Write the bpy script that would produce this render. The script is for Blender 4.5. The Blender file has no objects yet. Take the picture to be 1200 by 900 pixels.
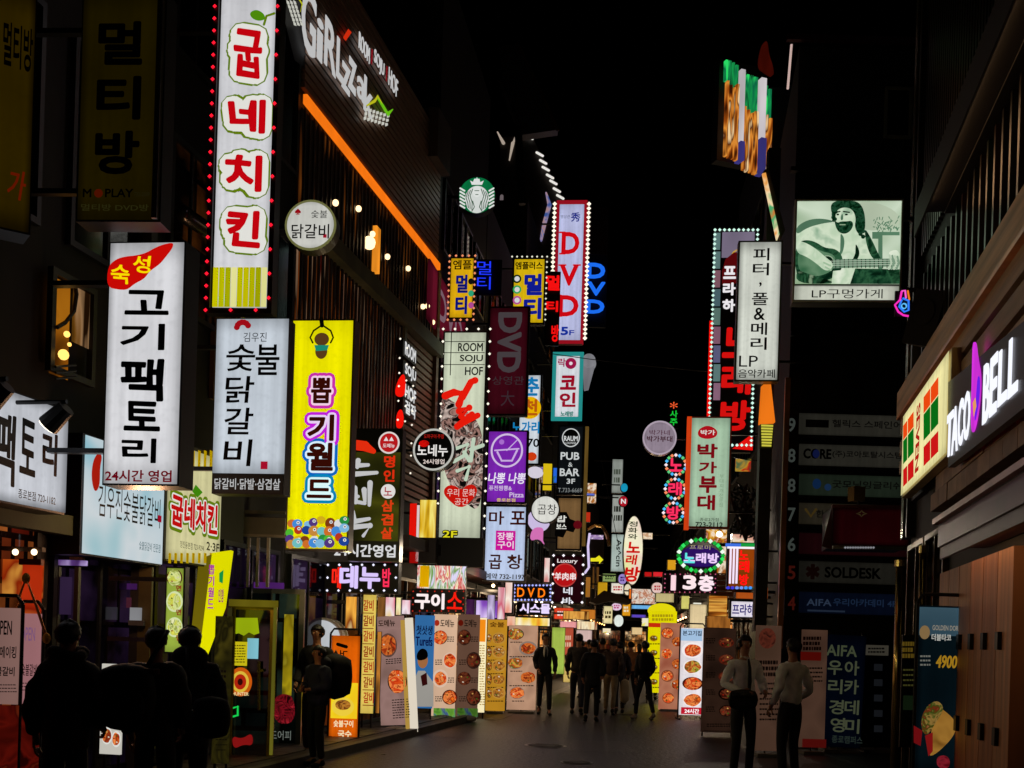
import bpy, bmesh, math, random
from mathutils import Vector, Matrix
random.seed(7)
sc = bpy.context.scene
C = sc.collection
R = math.radians
# ------------------------------------------------------------ camera, world, light
F, PX, PY, ROLL, EYE = 1300.0, 600.0, 752.0, R(1.75), 1.6
cr, sr = math.cos(ROLL), math.sin(ROLL)
cam_d = bpy.data.cameras.new("camera")
cam = bpy.data.objects.new("camera", cam_d); C.objects.link(cam)
cam_d.sensor_width = 36; cam_d.lens = F/1200*36
cam_d.shift_y = (PY-450)/1200
cam_d.clip_start = .05; cam_d.clip_end = 2000
M = Matrix(((cr, -sr, 0, 0), (0, 0, -1, 0), (sr, cr, 0, EYE), (0, 0, 0, 1)))
cam.matrix_world = M
sc.camera = cam
w = bpy.data.worlds.new("World"); sc.world = w; w.use_nodes = True
nt = w.node_tree
sky = nt.nodes.new("ShaderNodeTexSky"); sky.sky_type = 'NISHITA'; sky.sun_disc = False
sky.sun_elevation = R(-6); sky.sun_rotation = R(200)
bg = nt.nodes["Background"]; nt.links.new(sky.outputs[0], bg.inputs[0]); bg.inputs[1].default_value = .004
sl = bpy.data.lights.new("moon", 'SUN'); sl.energy = .004; sl.angle = R(.5); sl.color = (.75, .82, 1)
so = bpy.data.objects.new("moon", sl); C.objects.link(so); so.rotation_euler = (R(50), 0, R(30))
sc.view_settings.view_transform = 'Standard'; sc.view_settings.look = 'None'
sc.view_settings.exposure = 0; sc.view_settings.gamma = 1

# ------------------------------------------------------------ materials
def lin(h):
    h = h.lstrip('#')
    return tuple((lambda c: c/12.92 if c <= .04045 else ((c+.055)/1.055)**2.4)(int(h[i:i+2], 16)/255) for i in (0, 2, 4))
_m = {}
def _new(key):
    m = bpy.data.materials.new(key); m.use_nodes = True
    n = m.node_tree; n.nodes.clear()
    o = n.nodes.new("ShaderNodeOutputMaterial")
    return m, n, o
def _noise(n, scale, detail=3, stretch=(1, 1, 1), coord='Object'):
    tc = n.nodes.new("ShaderNodeTexCoord"); mp = n.nodes.new("ShaderNodeMapping")
    mp.inputs['Scale'].default_value = stretch
    ns = n.nodes.new("ShaderNodeTexNoise"); ns.inputs['Scale'].default_value = scale; ns.inputs['Detail'].default_value = detail
    n.links.new(tc.outputs[coord], mp.inputs[0]); n.links.new(mp.outputs[0], ns.inputs['Vector'])
    return ns
def D(h, rough=.6, metal=0, var=.35, scale=3, bump=0, stretch=(1, 1, 1), spec=.4):
    k = ('D', h, rough, metal, var, scale, bump, stretch, spec)
    if k in _m: return _m[k]
    m, n, o = _new("paint_"+h)
    b = n.nodes.new("ShaderNodeBsdfPrincipled"); c = lin(h)
    ns = _noise(n, scale, 5, stretch)
    cr_ = n.nodes.new("ShaderNodeValToRGB")
    cr_.color_ramp.elements[0].position = .3; cr_.color_ramp.elements[1].position = .7
    cr_.color_ramp.elements[0].color = tuple(x*(1-var) for x in c)+(1,)
    cr_.color_ramp.elements[1].color = tuple(min(1, x*(1+var*.5)) for x in c)+(1,)
    n.links.new(ns.outputs[0], cr_.inputs[0]); n.links.new(cr_.outputs[0], b.inputs['Base Color'])
    b.inputs['Roughness'].default_value = rough; b.inputs['Metallic'].default_value = metal
    b.inputs['Specular IOR Level'].default_value = spec
    if bump:
        bp = n.nodes.new("ShaderNodeBump"); bp.inputs['Strength'].default_value = bump; bp.inputs['Distance'].default_value = .02
        n.links.new(ns.outputs[0], bp.inputs['Height']); n.links.new(bp.outputs[0], b.inputs['Normal'])
    n.links.new(b.outputs[0], o.inputs[0]); _m[k] = m
    return m
def E(h, s=1.0, var=0, scale=2.0, stretch=(1, 1, .25), light=False, back='101010'):
    """something that gives off light: a lamp, a tube, the lit face of a light box (uneven tubes behind it), or unlit print given a glow"""
    k = ('E', h, s, var, scale, stretch, light)
    if k in _m: return _m[k]
    m, n, o = _new("lit_"+h.strip('#'))
    e = n.nodes.new("ShaderNodeEmission"); e.inputs[0].default_value = lin(h)+(1,)
    e.inputs[1].default_value = s
    if var:
        ns = _noise(n, scale, 1, stretch)
        mr = n.nodes.new("ShaderNodeMapRange"); mr.inputs[1].default_value = .3; mr.inputs[2].default_value = .7
        mr.inputs[3].default_value = s*(1-var); mr.inputs[4].default_value = s*(1+var*.3)
        n.links.new(ns.outputs[0], mr.inputs[0]); n.links.new(mr.outputs[0], e.inputs[1])
    n.links.new(e.outputs[0], o.inputs[0])
    m.cycles.emission_sampling = 'FRONT_BACK' if light else 'NONE'
    _m[k] = m
    return m
def BOX(h, s=1.0, var=.18, dim=.45, soft=.12):
    """acrylic face of a light box: tubes behind make it brighter in the middle and darker at the rim (generated coordinates); on unlit faces it stands in for light on them"""
    k = ('B', h, s, var, dim)
    if k in _m: return _m[k]
    m, n, o = _new("lightbox_"+h)
    e = n.nodes.new("ShaderNodeEmission"); e.inputs[0].default_value = lin(h)+(1,)
    tc = n.nodes.new("ShaderNodeTexCoord"); sp = n.nodes.new("ShaderNodeSeparateXYZ")
    n.links.new(tc.outputs['Generated'], sp.inputs[0])
    def mth(op, a, b=None):
        q = n.nodes.new("ShaderNodeMath"); q.operation = op
        for i, v in enumerate((a, b)):
            if v is None: continue
            if isinstance(v, (int, float)): q.inputs[i].default_value = v
            else: n.links.new(v, q.inputs[i])
        return q.outputs[0]
    def rim(s_):
        a = mth('MINIMUM', s_, mth('SUBTRACT', 1.0, s_))
        r = n.nodes.new("ShaderNodeMapRange"); r.interpolation_type = 'SMOOTHSTEP'
        r.inputs[1].default_value = -.02; r.inputs[2].default_value = soft; r.inputs[3].default_value = dim; r.inputs[4].default_value = 1
        n.links.new(a, r.inputs[0]); return r.outputs[0]
    ns = _noise(n, 2.2, 1, (1, 1, .5))
    mr = n.nodes.new("ShaderNodeMapRange"); mr.inputs[1].default_value = .3; mr.inputs[2].default_value = .7
    mr.inputs[3].default_value = s*(1-var); mr.inputs[4].default_value = s*1.04
    n.links.new(ns.outputs[0], mr.inputs[0])
    n2 = _noise(n, 1.0, 2, (9, 1, .12)); m2 = n.nodes.new("ShaderNodeMapRange"); m2.inputs[1].default_value = .35; m2.inputs[2].default_value = .65; m2.inputs[3].default_value = .88; m2.inputs[4].default_value = 1.06
    n.links.new(n2.outputs[0], m2.inputs[0]); n3 = _noise(n, 14, 6); m3 = n.nodes.new("ShaderNodeMapRange"); m3.inputs[1].default_value = .25; m3.inputs[2].default_value = .5; m3.inputs[3].default_value = .9; m3.inputs[4].default_value = 1
    n.links.new(n3.outputs[0], m3.inputs[0])
    n.links.new(mth('MULTIPLY', mth('MULTIPLY', m2.outputs[0], m3.outputs[0]), mth('MULTIPLY', mth('MULTIPLY', rim(sp.outputs[0]), rim(sp.outputs[2])), mr.outputs[0])), e.inputs[1])
    n.links.new(e.outputs[0], o.inputs[0]); m.cycles.emission_sampling = 'FRONT_BACK'
    _m[k] = m
    return m
def MIX(cols, scale=12, lit=.6, voro=True, stretch=(1, 1, 1), detail=2, light=False, contrast=.06):
    """printed picture (food, foliage, interior seen through a pane): several colours broken up; lit = back-lit or given a glow in place of light on it, 0 = plain print"""
    k = ('X', tuple(cols), scale, lit, voro, stretch, detail)
    if k in _m: return _m[k]
    m, n, o = _new("print")
    tc = n.nodes.new("ShaderNodeTexCoord"); mp = n.nodes.new("ShaderNodeMapping"); mp.inputs['Scale'].default_value = stretch
    n.links.new(tc.outputs['Object'], mp.inputs[0])
    ns = n.nodes.new("ShaderNodeTexNoise"); ns.inputs['Scale'].default_value = scale; ns.inputs['Detail'].default_value = detail
    ns.inputs['Distortion'].default_value = 1.2 if voro else .2
    n.links.new(mp.outputs[0], ns.inputs['Vector'])
    cr_ = n.nodes.new("ShaderNodeValToRGB"); el = cr_.color_ramp.elements
    N = len(cols)
    pos = [.33+.34*i/max(1, N-1) for i in range(N)]
    el[0].position = pos[0]; el[0].color = lin(cols[0])+(1,)
    el[1].position = pos[-1]; el[1].color = lin(cols[-1])+(1,)
    for i in range(1, N-1):
        q = el.new(pos[i]); q.color = lin(cols[i])+(1,)
    n.links.new(ns.outputs[0], cr_.inputs[0])
    if lit:
        e = n.nodes.new("ShaderNodeEmission"); e.inputs[1].default_value = lit; n.links.new(cr_.outputs[0], e.inputs[0])
        n.links.new(e.outputs[0], o.inputs[0]); m.cycles.emission_sampling = 'FRONT_BACK' if light else 'NONE'
    else:
        b = n.nodes.new("ShaderNodeBsdfPrincipled"); b.inputs['Roughness'].default_value = .5
        n.links.new(cr_.outputs[0], b.inputs['Base Color']); n.links.new(b.outputs[0], o.inputs[0])
    _m[k] = m
    return m
def GLASS():
    return D('0a0c0e', .08, 0, .1, 2, spec=.8)
BLK = D('0a0a0b', .5); STEEL = D('3a3a3c', .35, .8); CAB = D('241d1a', .45, .3); GREY = D('55565a', .5, .5)
INK = D('0c0b0b', .8, spec=.1)
ROSE = ['e2552a', 'c7301a', 'f2c9a0', '7c1a10', 'f6e8d8']
STEW = ['8c1f12', 'e0602c', 'f0b070', '5b2a14', 'f5e6cc']
GREENF = ['6d8b2c', 'e9e4c4', 'c8502a', '35511c', 'f4f0dc']

# ------------------------------------------------------------ pixel rays (photograph pixels, 1200 x 900) and planes
def ray(px, py):
    u, v = px-PX, PY-py
    return Vector((u*cr-v*sr, F, u*sr+v*cr))/F
def at(px, py, d):
    r = ray(px, py)*d
    return Vector((r.x, r.y, r.z+EYE))
def ground(px, d):
    p = at(px, PY, d); return Vector((p.x, d, 0))

def link(name, me, mat, parent=None):
    if mat and not me.materials: me.materials.append(mat)
    o = bpy.data.objects.new(name, me); C.objects.link(o)
    if parent is not None: o.parent = parent
    return o
def tag(o, label=None, cat=None, group=None, kind=None):
    if label: o['label'] = label
    if cat: o['category'] = cat
    if group: o['group'] = group
    if kind: o['kind'] = kind
    return o
def bm_link(name, bm, mat, parent=None, smooth=False):
    me = bpy.data.meshes.new(name); bm.to_mesh(me); bm.free()
    if smooth:
        for p in me.polygons: p.use_smooth = True
    return link(name, me, mat, parent)
def add_box(bm, x0, y0, z0, x1, y1, z1):
    v = [bm.verts.new((x, y, z)) for z in (z0, z1) for y in (y0, y1) for x in (x0, x1)]
    for f in ((0, 2, 3, 1), (4, 5, 7, 6), (0, 1, 5, 4), (2, 6, 7, 3), (0, 4, 6, 2), (1, 3, 7, 5)):
        bm.faces.new([v[i] for i in f])
def add_cyl(bm, a, b, r, r2=None, n=8, caps=True):
    a, b = Vector(a), Vector(b); r2 = r if r2 is None else r2
    z = (b-a).normalized(); x = z.orthogonal().normalized(); y = z.cross(x)
    A = [bm.verts.new(a+(x*math.cos(t)+y*math.sin(t))*r) for t in [2*math.pi*i/n for i in range(n)]]
    B = [bm.verts.new(b+(x*math.cos(t)+y*math.sin(t))*r2) for t in [2*math.pi*i/n for i in range(n)]]
    for i in range(n): bm.faces.new((A[i], A[(i+1) % n], B[(i+1) % n], B[i]))
    if caps: bm.faces.new(A[::-1]); bm.faces.new(B)
def add_tube(bm, pts, rad, n=8):
    pts = [Vector(p) for p in pts]; rings = []
    if not isinstance(rad, (list, tuple)): rad = [rad]*len(pts)
    x = None
    for i, p in enumerate(pts):
        t = (pts[min(i+1, len(pts)-1)]-pts[max(i-1, 0)]).normalized()
        x = t.orthogonal().normalized() if x is None else (x-t*x.dot(t)).normalized()
        y = t.cross(x)
        rings.append([bm.verts.new(p+(x*math.cos(a)+y*math.sin(a))*rad[i]) for a in [2*math.pi*k/n for k in range(n)]])
    for A, B in zip(rings, rings[1:]):
        for i in range(n): bm.faces.new((A[i], A[(i+1) % n], B[(i+1) % n], B[i]))
    bm.faces.new(rings[0][::-1]); bm.faces.new(rings[-1])
def add_ball(bm, c, r, sx=1, sy=1, sz=1, u=8, v=6):
    g = bmesh.ops.create_uvsphere(bm, u_segments=u, v_segments=v, radius=1)
    for q in g['verts']: q.co = Vector((c[0]+q.co.x*r*sx, c[1]+q.co.y*r*sy, c[2]+q.co.z*r*sz))
def add_bulb(bm, x, y, z, r):
    c = Vector((x, y, z))
    t = [bm.verts.new(c+Vector(d)*r) for d in ((1, 0, 0), (0, 0, 1), (-1, 0, 0), (0, 0, -1), (0, -1, 0), (0, 1, 0))]
    for i in range(4):
        bm.faces.new((t[i], t[(i+1) % 4], t[4])); bm.faces.new((t[(i+1) % 4], t[i], t[5]))

_tx = {}
def glyphs(s, off=0.0, ext=0.0):
    k = (s, off, ext)
    if k in _tx: return _tx[k]
    c = bpy.data.curves.new('t', 'FONT'); c.body = s; c.offset = off; c.resolution_u = 3; c.extrude = ext
    c.space_line = .9
    o = bpy.data.objects.new('t', c); C.objects.link(o)
    me = bpy.data.meshes.new_from_object(o)
    bpy.data.objects.remove(o); bpy.data.curves.remove(c)
    vs = [v.co.copy() for v in me.vertices]; fs = [tuple(p.vertices) for p in me.polygons]
    bpy.data.meshes.remove(me); _tx[k] = (vs, fs)
    return _tx[k]

class T:
    """a thing: an Empty at its base; parts are laid out on its front plane, sizes read from the photograph at its own distance"""
    def __init__(s, name, label, cat, P, yaw, group=None, kind=None, base=None):
        s.P = Vector(P); s.yaw = yaw
        s.e = bpy.data.objects.new(name, None); C.objects.link(s.e); s.e.empty_display_size = .2
        s.e.location = P; s.e.rotation_euler = (0, 0, yaw)
        tag(s.e, label, cat, group, kind)
        s.n = Vector((math.sin(yaw), -math.cos(yaw), 0)); s.t = Vector((math.cos(yaw), math.sin(yaw), 0))
    def L(s, px, py):
        r = ray(px, py); C0 = Vector((0, 0, EYE))
        k = (s.P-C0).dot(s.n)/r.dot(s.n)
        q = C0+r*k-s.P
        return q.dot(s.t), q.z
    def rect(s, x0, y0, x1, y1):
        xm, ym = (x0+x1)/2, (y0+y1)/2
        a, b = s.L(x0, ym)[0], s.L(x1, ym)[0]
        return a, s.L(xm, y1)[1], b, s.L(xm, y0)[1]
    def sc_(s, px=1):                      # metres per pixel here (vertical)
        a = s.L(*s.c); b = s.L(s.c[0], s.c[1]+1); return abs(b[1]-a[1])*px
    def part(s, name, bm, mat, parent=None, smooth=False):
        return bm_link(name, bm, mat, parent or s.e, smooth)
    def box(s, name, x0, y0, x1, y1, mat, front=0, thick=.1, parent=None):
        a, b, c, d = s.rect(x0, y0, x1, y1)
        bm = bmesh.new(); add_box(bm, a, -front, b, c, -front+thick, d)
        return s.part(name, bm, mat, parent)
    def sheet(s, name, x0, y0, x1, y1, mat, y=.008, parent=None):
        return s.box(name, x0, y0, x1, y1, mat, y, .003, parent)
    def poly(s, name, pts, mat, y=.01, parent=None, thick=.003):
        q = [s.L(*p) for p in pts]; bm = bmesh.new()
        if len(q) > 4 and any(w in name for w in ('printed', 'flame', 'leaf', 'bell', 'chili', 'heart', 'ember', 'clapper', 'body', 'leg', 'red_shape', 'emblem', 'blossom', 'shell', 'lit_front', 'flowers', 'neon')) and not any(w in name for w in ('frame', 'neck', 'shirt', 'outline')):
            for _ in range(2): q = [tuple(a[m]*(1-t)+b[m]*t for m in (0, 1)) for a, b in zip(q, q[1:]+q[:1]) for t in (.25, .75)]
        f = bm.faces.new([bm.verts.new((a, -y, b)) for a, b in q])
        bmesh.ops.triangulate(bm, faces=[f])
        g = bmesh.ops.extrude_face_region(bm, geom=bm.faces[:])
        for v in g['geom']:
            if isinstance(v, bmesh.types.BMVert): v.co.y += thick
        return s.part(name, bm, mat, parent)
    def disc(s, name, cx, cy, rx, ry, mat, y=.01, thick=.003, n=36, parent=None):
        x, z = s.L(cx, cy); a = abs(s.L(cx+rx, cy)[0]-x); b = abs(s.L(cx, cy+ry)[1]-z)
        bm = bmesh.new()
        A = [bm.verts.new((x+a*math.cos(t), -y, z+b*math.sin(t))) for t in [2*math.pi*i/n for i in range(n)]]
        B = [bm.verts.new((v.co.x, -y+thick, v.co.z)) for v in A]
        bm.faces.new(A); bm.faces.new(B[::-1])
        for i in range(n): bm.faces.new((A[i], B[i], B[(i+1) % n], A[(i+1) % n]))
        return s.part(name, bm, mat, parent)
    def ring(s, name, cx, cy, rx, ry, wpx, mat, y=.012, n=40, parent=None):
        x, z = s.L(cx, cy); a = abs(s.L(cx+rx, cy)[0]-x); b = abs(s.L(cx, cy+ry)[1]-z); w_ = abs(s.L(cx, cy+wpx)[1]-z)
        bm = bmesh.new(); rs = []
        for k, yy in ((0, -y), (w_, -y), (w_, -y+.02), (0, -y+.02)):
            rs.append([bm.verts.new((x+(a-k)*math.cos(t), yy, z+(b-k)*math.sin(t))) for t in [2*math.pi*i/n for i in range(n)]])
        for j in range(4):
            A, B = rs[j], rs[(j+1) % 4]
            for i in range(n): bm.faces.new((A[i], A[(i+1) % n], B[(i+1) % n], B[i]))
        return s.part(name, bm, mat, parent)
    def text(s, txt, x0, y0, x1, y1, mat, bold=.012, y=.014, ext=0, shear=0, rot=0, wob=0, name='lettering', parent=None):
        rnd = bold >= .03
        vs, fs = glyphs(txt, 0 if rnd else bold, 0)
        vs = [Vector((v.x, v.y)) for v in vs]
        if rot: vs = [Vector((v.y, -v.x)) if rot < 0 else Vector((-v.y, v.x)) for v in vs]
        if shear: vs = [Vector((v.x+shear*v.y, v.y)) for v in vs]
        if wob: vs = [Vector((v.x+wob*math.sin(v.y*7+v.x*2.1), v.y+wob*math.sin(v.x*5+1))) for v in vs]
        X0, X1 = min(v.x for v in vs), max(v.x for v in vs); Y0, Y1 = min(v.y for v in vs), max(v.y for v in vs)
        a, b, c, d = s.rect(x0, y0, x1, y1); rr = 0
        if rnd:
            ob_ = name == 'lettering_outline'
            rr = (bold if ob_ else min(bold*.7, .042))*min((d-b)/max(.3, Y1-Y0), (c-a)/max(.3, X1-X0))
            rr = max(min(rr, (c-a)*.3, (d-b)*.3), 0); a += rr; b += rr; c -= rr; d -= rr
        sx, sy = (c-a)/max(1e-6, X1-X0), (d-b)/max(1e-6, Y1-Y0)
        bm = bmesh.new()
        P2 = [(a+(v.x-X0)*sx, b+(v.y-Y0)*sy) for v in vs]
        V = [bm.verts.new((p[0], -y, p[1])) for p in P2]
        for f in fs:
            try: bm.faces.new([V[i] for i in f])
            except ValueError: pass
        if rnd and rr > 1e-5:
            cnt = {}
            for f in fs:
                for i in range(len(f)):
                    e = (f[i], f[(i+1) % len(f)]); k = (min(e), max(e)); cnt[k] = cnt.get(k, 0)+1
            used = set(); q = 0
            for (i, j), n_ in cnt.items():
                if n_ != 1: continue
                p, r_ = Vector(P2[i]), Vector(P2[j]); dv = r_-p
                if dv.length < 1e-6: continue
                nn = Vector((-dv.y, dv.x)).normalized()*rr; yy = -y-.00005-.00003*(q % 7); q += 1
                bm.faces.new([bm.verts.new((w_.x, yy, w_.y)) for w_ in (p+nn, p-nn, r_-nn, r_+nn)])
                used.update((i, j))
            for i in used:
                p = P2[i]; yy = -y-.0003-.00003*(i % 7)
                bm.faces.new([bm.verts.new((p[0]+rr*math.cos(t_), yy, p[1]+rr*math.sin(t_))) for t_ in [2*math.pi*k/9 for k in range(9)]])
        if ext:
            g = bmesh.ops.extrude_face_region(bm, geom=bm.faces[:])
            for v in g['geom']:
                if isinstance(v, bmesh.types.BMVert): v.co.y -= ext
        return s.part(name, bm, mat, parent)
    def vtext(s, txt, x0, y0, x1, y1, mat, bold=.012, y=.014, fill=.86, shear=0, outline=None, ob=.06, wob=0, ext=0):
        """vertical lettering: one mesh per character, down the column; x0..x1 is the column at its middle height"""
        n = len(txt); h = (y1-y0)/n; ym = (y0+y1)/2
        for i, ch in enumerate(txt):
            if ch == ' ': continue
            a = y0+h*i; dx = -(a+h/2-ym)*math.tan(ROLL)
            b = a+h*fill
            if ch in '.,\'’': bx = (x0+(x1-x0)*.42+dx, a+h*.3, x0+(x1-x0)*.58+dx, a+h*.6)
            elif ch == '&': bx = (x0+(x1-x0)*.15+dx, a, x0+(x1-x0)*.85+dx, b)
            else: bx = (x0+dx, a, x1+dx, b)
            if outline:
                for k, (m_, e_) in enumerate(outline):
                    g_ = e_*(x1-x0)
                    s.text(ch, bx[0]-g_, bx[1]-g_, bx[2]+g_, bx[3]+g_, m_, bold=bold+e_*.75, y=y-.003*(len(outline)-k), shear=shear, wob=wob, name='lettering_outline')
            s.text(ch, *bx, mat, bold=bold, y=y, shear=shear, wob=wob, ext=ext)
    def stroke(s, name, pts, wpx, mat, y=.016, n=10, parent=None):
        """flat painted stroke through photo points, width tapering: wpx number or list"""
        q = [Vector((a, -y, b)) for a, b in (s.L(*p) for p in pts)]
        k = abs(s.L(pts[0][0], pts[0][1]+1)[1]-s.L(*pts[0])[1])
        w_ = [(wpx if not isinstance(wpx, (list, tuple)) else wpx[i])*k/2 for i in range(len(pts))]
        bm = bmesh.new(); Lf, Rt = [], []
        for i, p in enumerate(q):
            t = (q[min(i+1, len(q)-1)]-q[max(i-1, 0)]).normalized(); nn = Vector((-t.z, 0, t.x))
            Lf.append(p+nn*w_[i]); Rt.append(p-nn*w_[i])
        t0 = (q[1]-q[0]).normalized(); t1 = (q[-1]-q[-2]).normalized()
        A = [bm.verts.new(p) for p in Lf]; B = [bm.verts.new(p) for p in Rt]
        for k_ in range(len(q)-1): bm.faces.new((A[k_], B[k_], B[k_+1], A[k_+1]))
        for i, p in enumerate(q):
            if w_[i] > 0: bm.faces.new([bm.verts.new((p.x+w_[i]*math.cos(t_), p.y-.0003-.0001*(i % 3), p.z+w_[i]*math.sin(t_))) for t_ in [2*math.pi*k_/10 for k_ in range(10)]])
        return s.part(name, bm, mat, parent)
    def tube(s, name, pts, r, mat, y=.04, n=6, parent=None):
        q = [(a, -y, b) for a, b in (s.L(*p) for p in pts)]
        bm = bmesh.new(); add_tube(bm, q, r, n); return s.part(name, bm, mat, parent)
    def bulbs(s, pts, r, mat, y=.03, name='bulb_string', parent=None):
        bm = bmesh.new()
        for p in pts:
            a, b = s.L(*p); add_bulb(bm, a, -y, b, r)
        o = s.part(name, bm, mat, parent); o['kind'] = 'stuff'; return o
    def frame(s, name, x0, y0, x1, y1, w_, mat, front=.02, thick=.06, parent=None):
        a, b, c, d = s.rect(x0, y0, x1, y1); bm = bmesh.new()
        for q in ((a, b, a+w_, d), (c-w_, b, c, d), (a+w_, b, c-w_, b+w_), (a+w_, d-w_, c-w_, d)):
            add_box(bm, q[0], -front, q[1], q[2], -front+thick, q[3])
        return s.part(name, bm, mat, parent)

def edge(x0, y0, x1, y1, step, lean=True, sides='TBLR'):
    """points along the rim of a sign, rim leaning with the picture"""
    k = math.tan(ROLL) if lean else 0; ym = (y0+y1)/2; out = []
    nx = max(1, round((x1-x0)/step)); ny = max(1, round((y1-y0)/step))
    for i in range(nx+1):
        x = x0+(x1-x0)*i/nx
        if 'T' in sides: out.append((x-(y0-ym)*k, y0))
        if 'B' in sides: out.append((x-(y1-ym)*k, y1))
    for i in range(1, ny):
        y = y0+(y1-y0)*i/ny
        if 'L' in sides: out.append((x0-(y-ym)*k, y))
        if 'R' in sides: out.append((x1-(y-ym)*k, y))
    return out
def yaw_for(cy):
    v = PY-cy
    return -max(-R(7), min(R(7), math.atan(math.tan(ROLL)*F/v))) if abs(v) > 60 else -R(4)
def clear_left(px, d, gap=.32):
    u = (px-PX)/F
    for p, q in (((-3.4, 14.8), (-1.8, 22.5)), ((-1.8, 22.5), (6.4, 82))):
        m = (q[0]-p[0])/(q[1]-p[1]); k = p[0]+gap-m*p[1]
        if abs(u-m) > 1e-6 and k/(u-m) > 0: d = min(d, k/(u-m))
    return d
def sign(name, label, rc, d, face, cat='sign', cab=CAB, thick=.22, group=None, side='L', yaw=None, bracket=True, rim=.02, face_in=2):
    x0, y0, x1, y1 = rc; cx, cy = (x0+x1)/2, (y0+y1)/2
    if side == 'L': d = clear_left(x0, d)
    yw = yaw_for(cy) if yaw is None else yaw
    t = T(name, label, cat, at(cx, cy, d), yw, group); t.c = (cx, cy); t.rc = rc
    t.box('cabinet', x0, y0, x1, y1, cab, 0, thick)
    i = face_in
    if face: t.sheet('face', x0+i, y0+i, x1-i, y1-i, face, .008)
    if bracket:
        a, b, c, e = t.rect(*rc)
        for zz in (b+(e-b)*.15, b+(e-b)*.85):
            bm = bmesh.new(); L_ = .55
            if side == 'L': add_box(bm, a-L_, thick*.35, zz-.02, a, thick*.65, zz+.02)
            else: add_box(bm, c, thick*.35, zz-.02, c+L_, thick*.65, zz+.02)
            t.part('bracket', bm, STEEL)
    return t
def wall_thing(name, label, cat, cx, cy, plane, off=.05, group=None):
    """a thing fixed to a facade plane, off metres in front of it"""
    P0, yaw = plane; n = Vector((math.sin(yaw), -math.cos(yaw), 0)); C0 = Vector((0, 0, EYE))
    r = ray(cx, cy); k = (P0+n*off-C0).dot(n)/r.dot(n)
    t = T(name, label, cat, C0+r*k, yaw, group); t.c = (cx, cy)
    return t
def plane2(p, q):
    d = Vector((q[0]-p[0], q[1]-p[1])); return (Vector((p[0], p[1], 0)), math.atan2(d.y, d.x))
PL = plane2((-3.4, 14.8), (-1.8, 22.5))          # left fronts, near
PL2 = plane2((-1.8, 22.5), (6.4, 82))            # left fronts beyond the bend
PR = plane2((4.85, 13.6), (3.06, 5.0))           # right front (convenience shop)
PR1 = plane2((4.9, 20.2), (14, 20.2))            # dark office block, front seen head-on
PR2 = plane2((8.2, 45), (5.0, 20.6))

# ------------------------------------------------------------ ground
bm = bmesh.new(); add_box(bm, -160, -40, -.5, 160, 260, 0)
ASPH = D('161412', .48, 0, .6, 14, 1.0, spec=.5)
tag(bm_link('street', bm, ASPH), kind='structure')
def strip(name, a, b, w0, w1, z, mat):
    """paved strip w0..w1 metres off the line a-b"""
    a, b = Vector((*a, 0)), Vector((*b, 0)); d = (b-a).normalized(); nn = Vector((d.y, -d.x, 0))
    q = [a+nn*w0, b+nn*w0, b+nn*w1, a+nn*w1]
    bm = bmesh.new(); lo = [bm.verts.new(Vector((p.x, p.y, -.1))) for p in q]; hi = [bm.verts.new(Vector((p.x, p.y, z))) for p in q]
    bm.faces.new(hi[::-1]); bm.faces.new(lo)
    for i in range(4): bm.faces.new((lo[i], lo[(i+1) % 4], hi[(i+1) % 4], hi[i]))
    return tag(bm_link(name, bm, mat), kind='structure')
def paving(parent, a, b, w0, w1, z, sz=.4):
    a, b = Vector((*a, 0)), Vector((*b, 0)); d = (b-a); Ln = d.length; d.normalize(); nn = Vector((d.y, -d.x, 0))
    bm = bmesh.new(); add_box(bm, -sz/2+.008, -sz/2+.008, 0, sz/2-.008, sz/2-.008, .012)
    me = bpy.data.meshes.new('paving_tile'); bm.to_mesh(me); bm.free()
    me.materials.append(D('4a4540', .5, 0, .5, 6, .3))
    k = 0
    for j in range(int(abs(w1-w0)/sz)):
        for i in range(int(min(Ln, 14)/sz)):
            if k >= 290: break
            p = a+d*(i+.5)*sz+nn*(w0+(j+.5)*sz)
            o = bpy.data.objects.new('paving_tile', me); C.objects.link(o); o.parent = parent
            o.location = (p.x, p.y, z+random.uniform(-.003, .002)); o.rotation_euler = (0, 0, math.atan2(d.y, d.x)); k += 1
pl = strip('pavement_left', (-3.4-1.3, 14.8-6.3), (-1.8, 22.5), -.2, 1.0, .10, D('2c2a28', .6, 0, .4, 5, .3))
paving(pl, (-3.4-1.0, 14.8-4.9), (-1.8, 22.5), .0, .81, .10)
pr = strip('pavement_right', (4.85, 13.6), (3.06, 5.0), -.2, 1.0, .10, D('2c2a28', .6, 0, .4, 5, .3))
paving(pr, (4.85, 13.6), (3.06, 5.0), .0, .81, .10)
strip('kerb_left', (-3.4-1.3, 14.8-6.3), (-1.8, 22.5), 1.0, 1.12, .115, D('5a5650', .6, 0, .3, 4, .2))
strip('kerb_right', (4.85, 13.6), (3.06, 5.0), 1.0, 1.12, .115, D('5a5650', .6, 0, .3, 4, .2))
strip('drain_channel', (-1.8+1.3, 22.5), (6.4+1.3, 82), 0, .3, .006, D('6a655c', .5, 0, .3, 4, .2))
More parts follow.
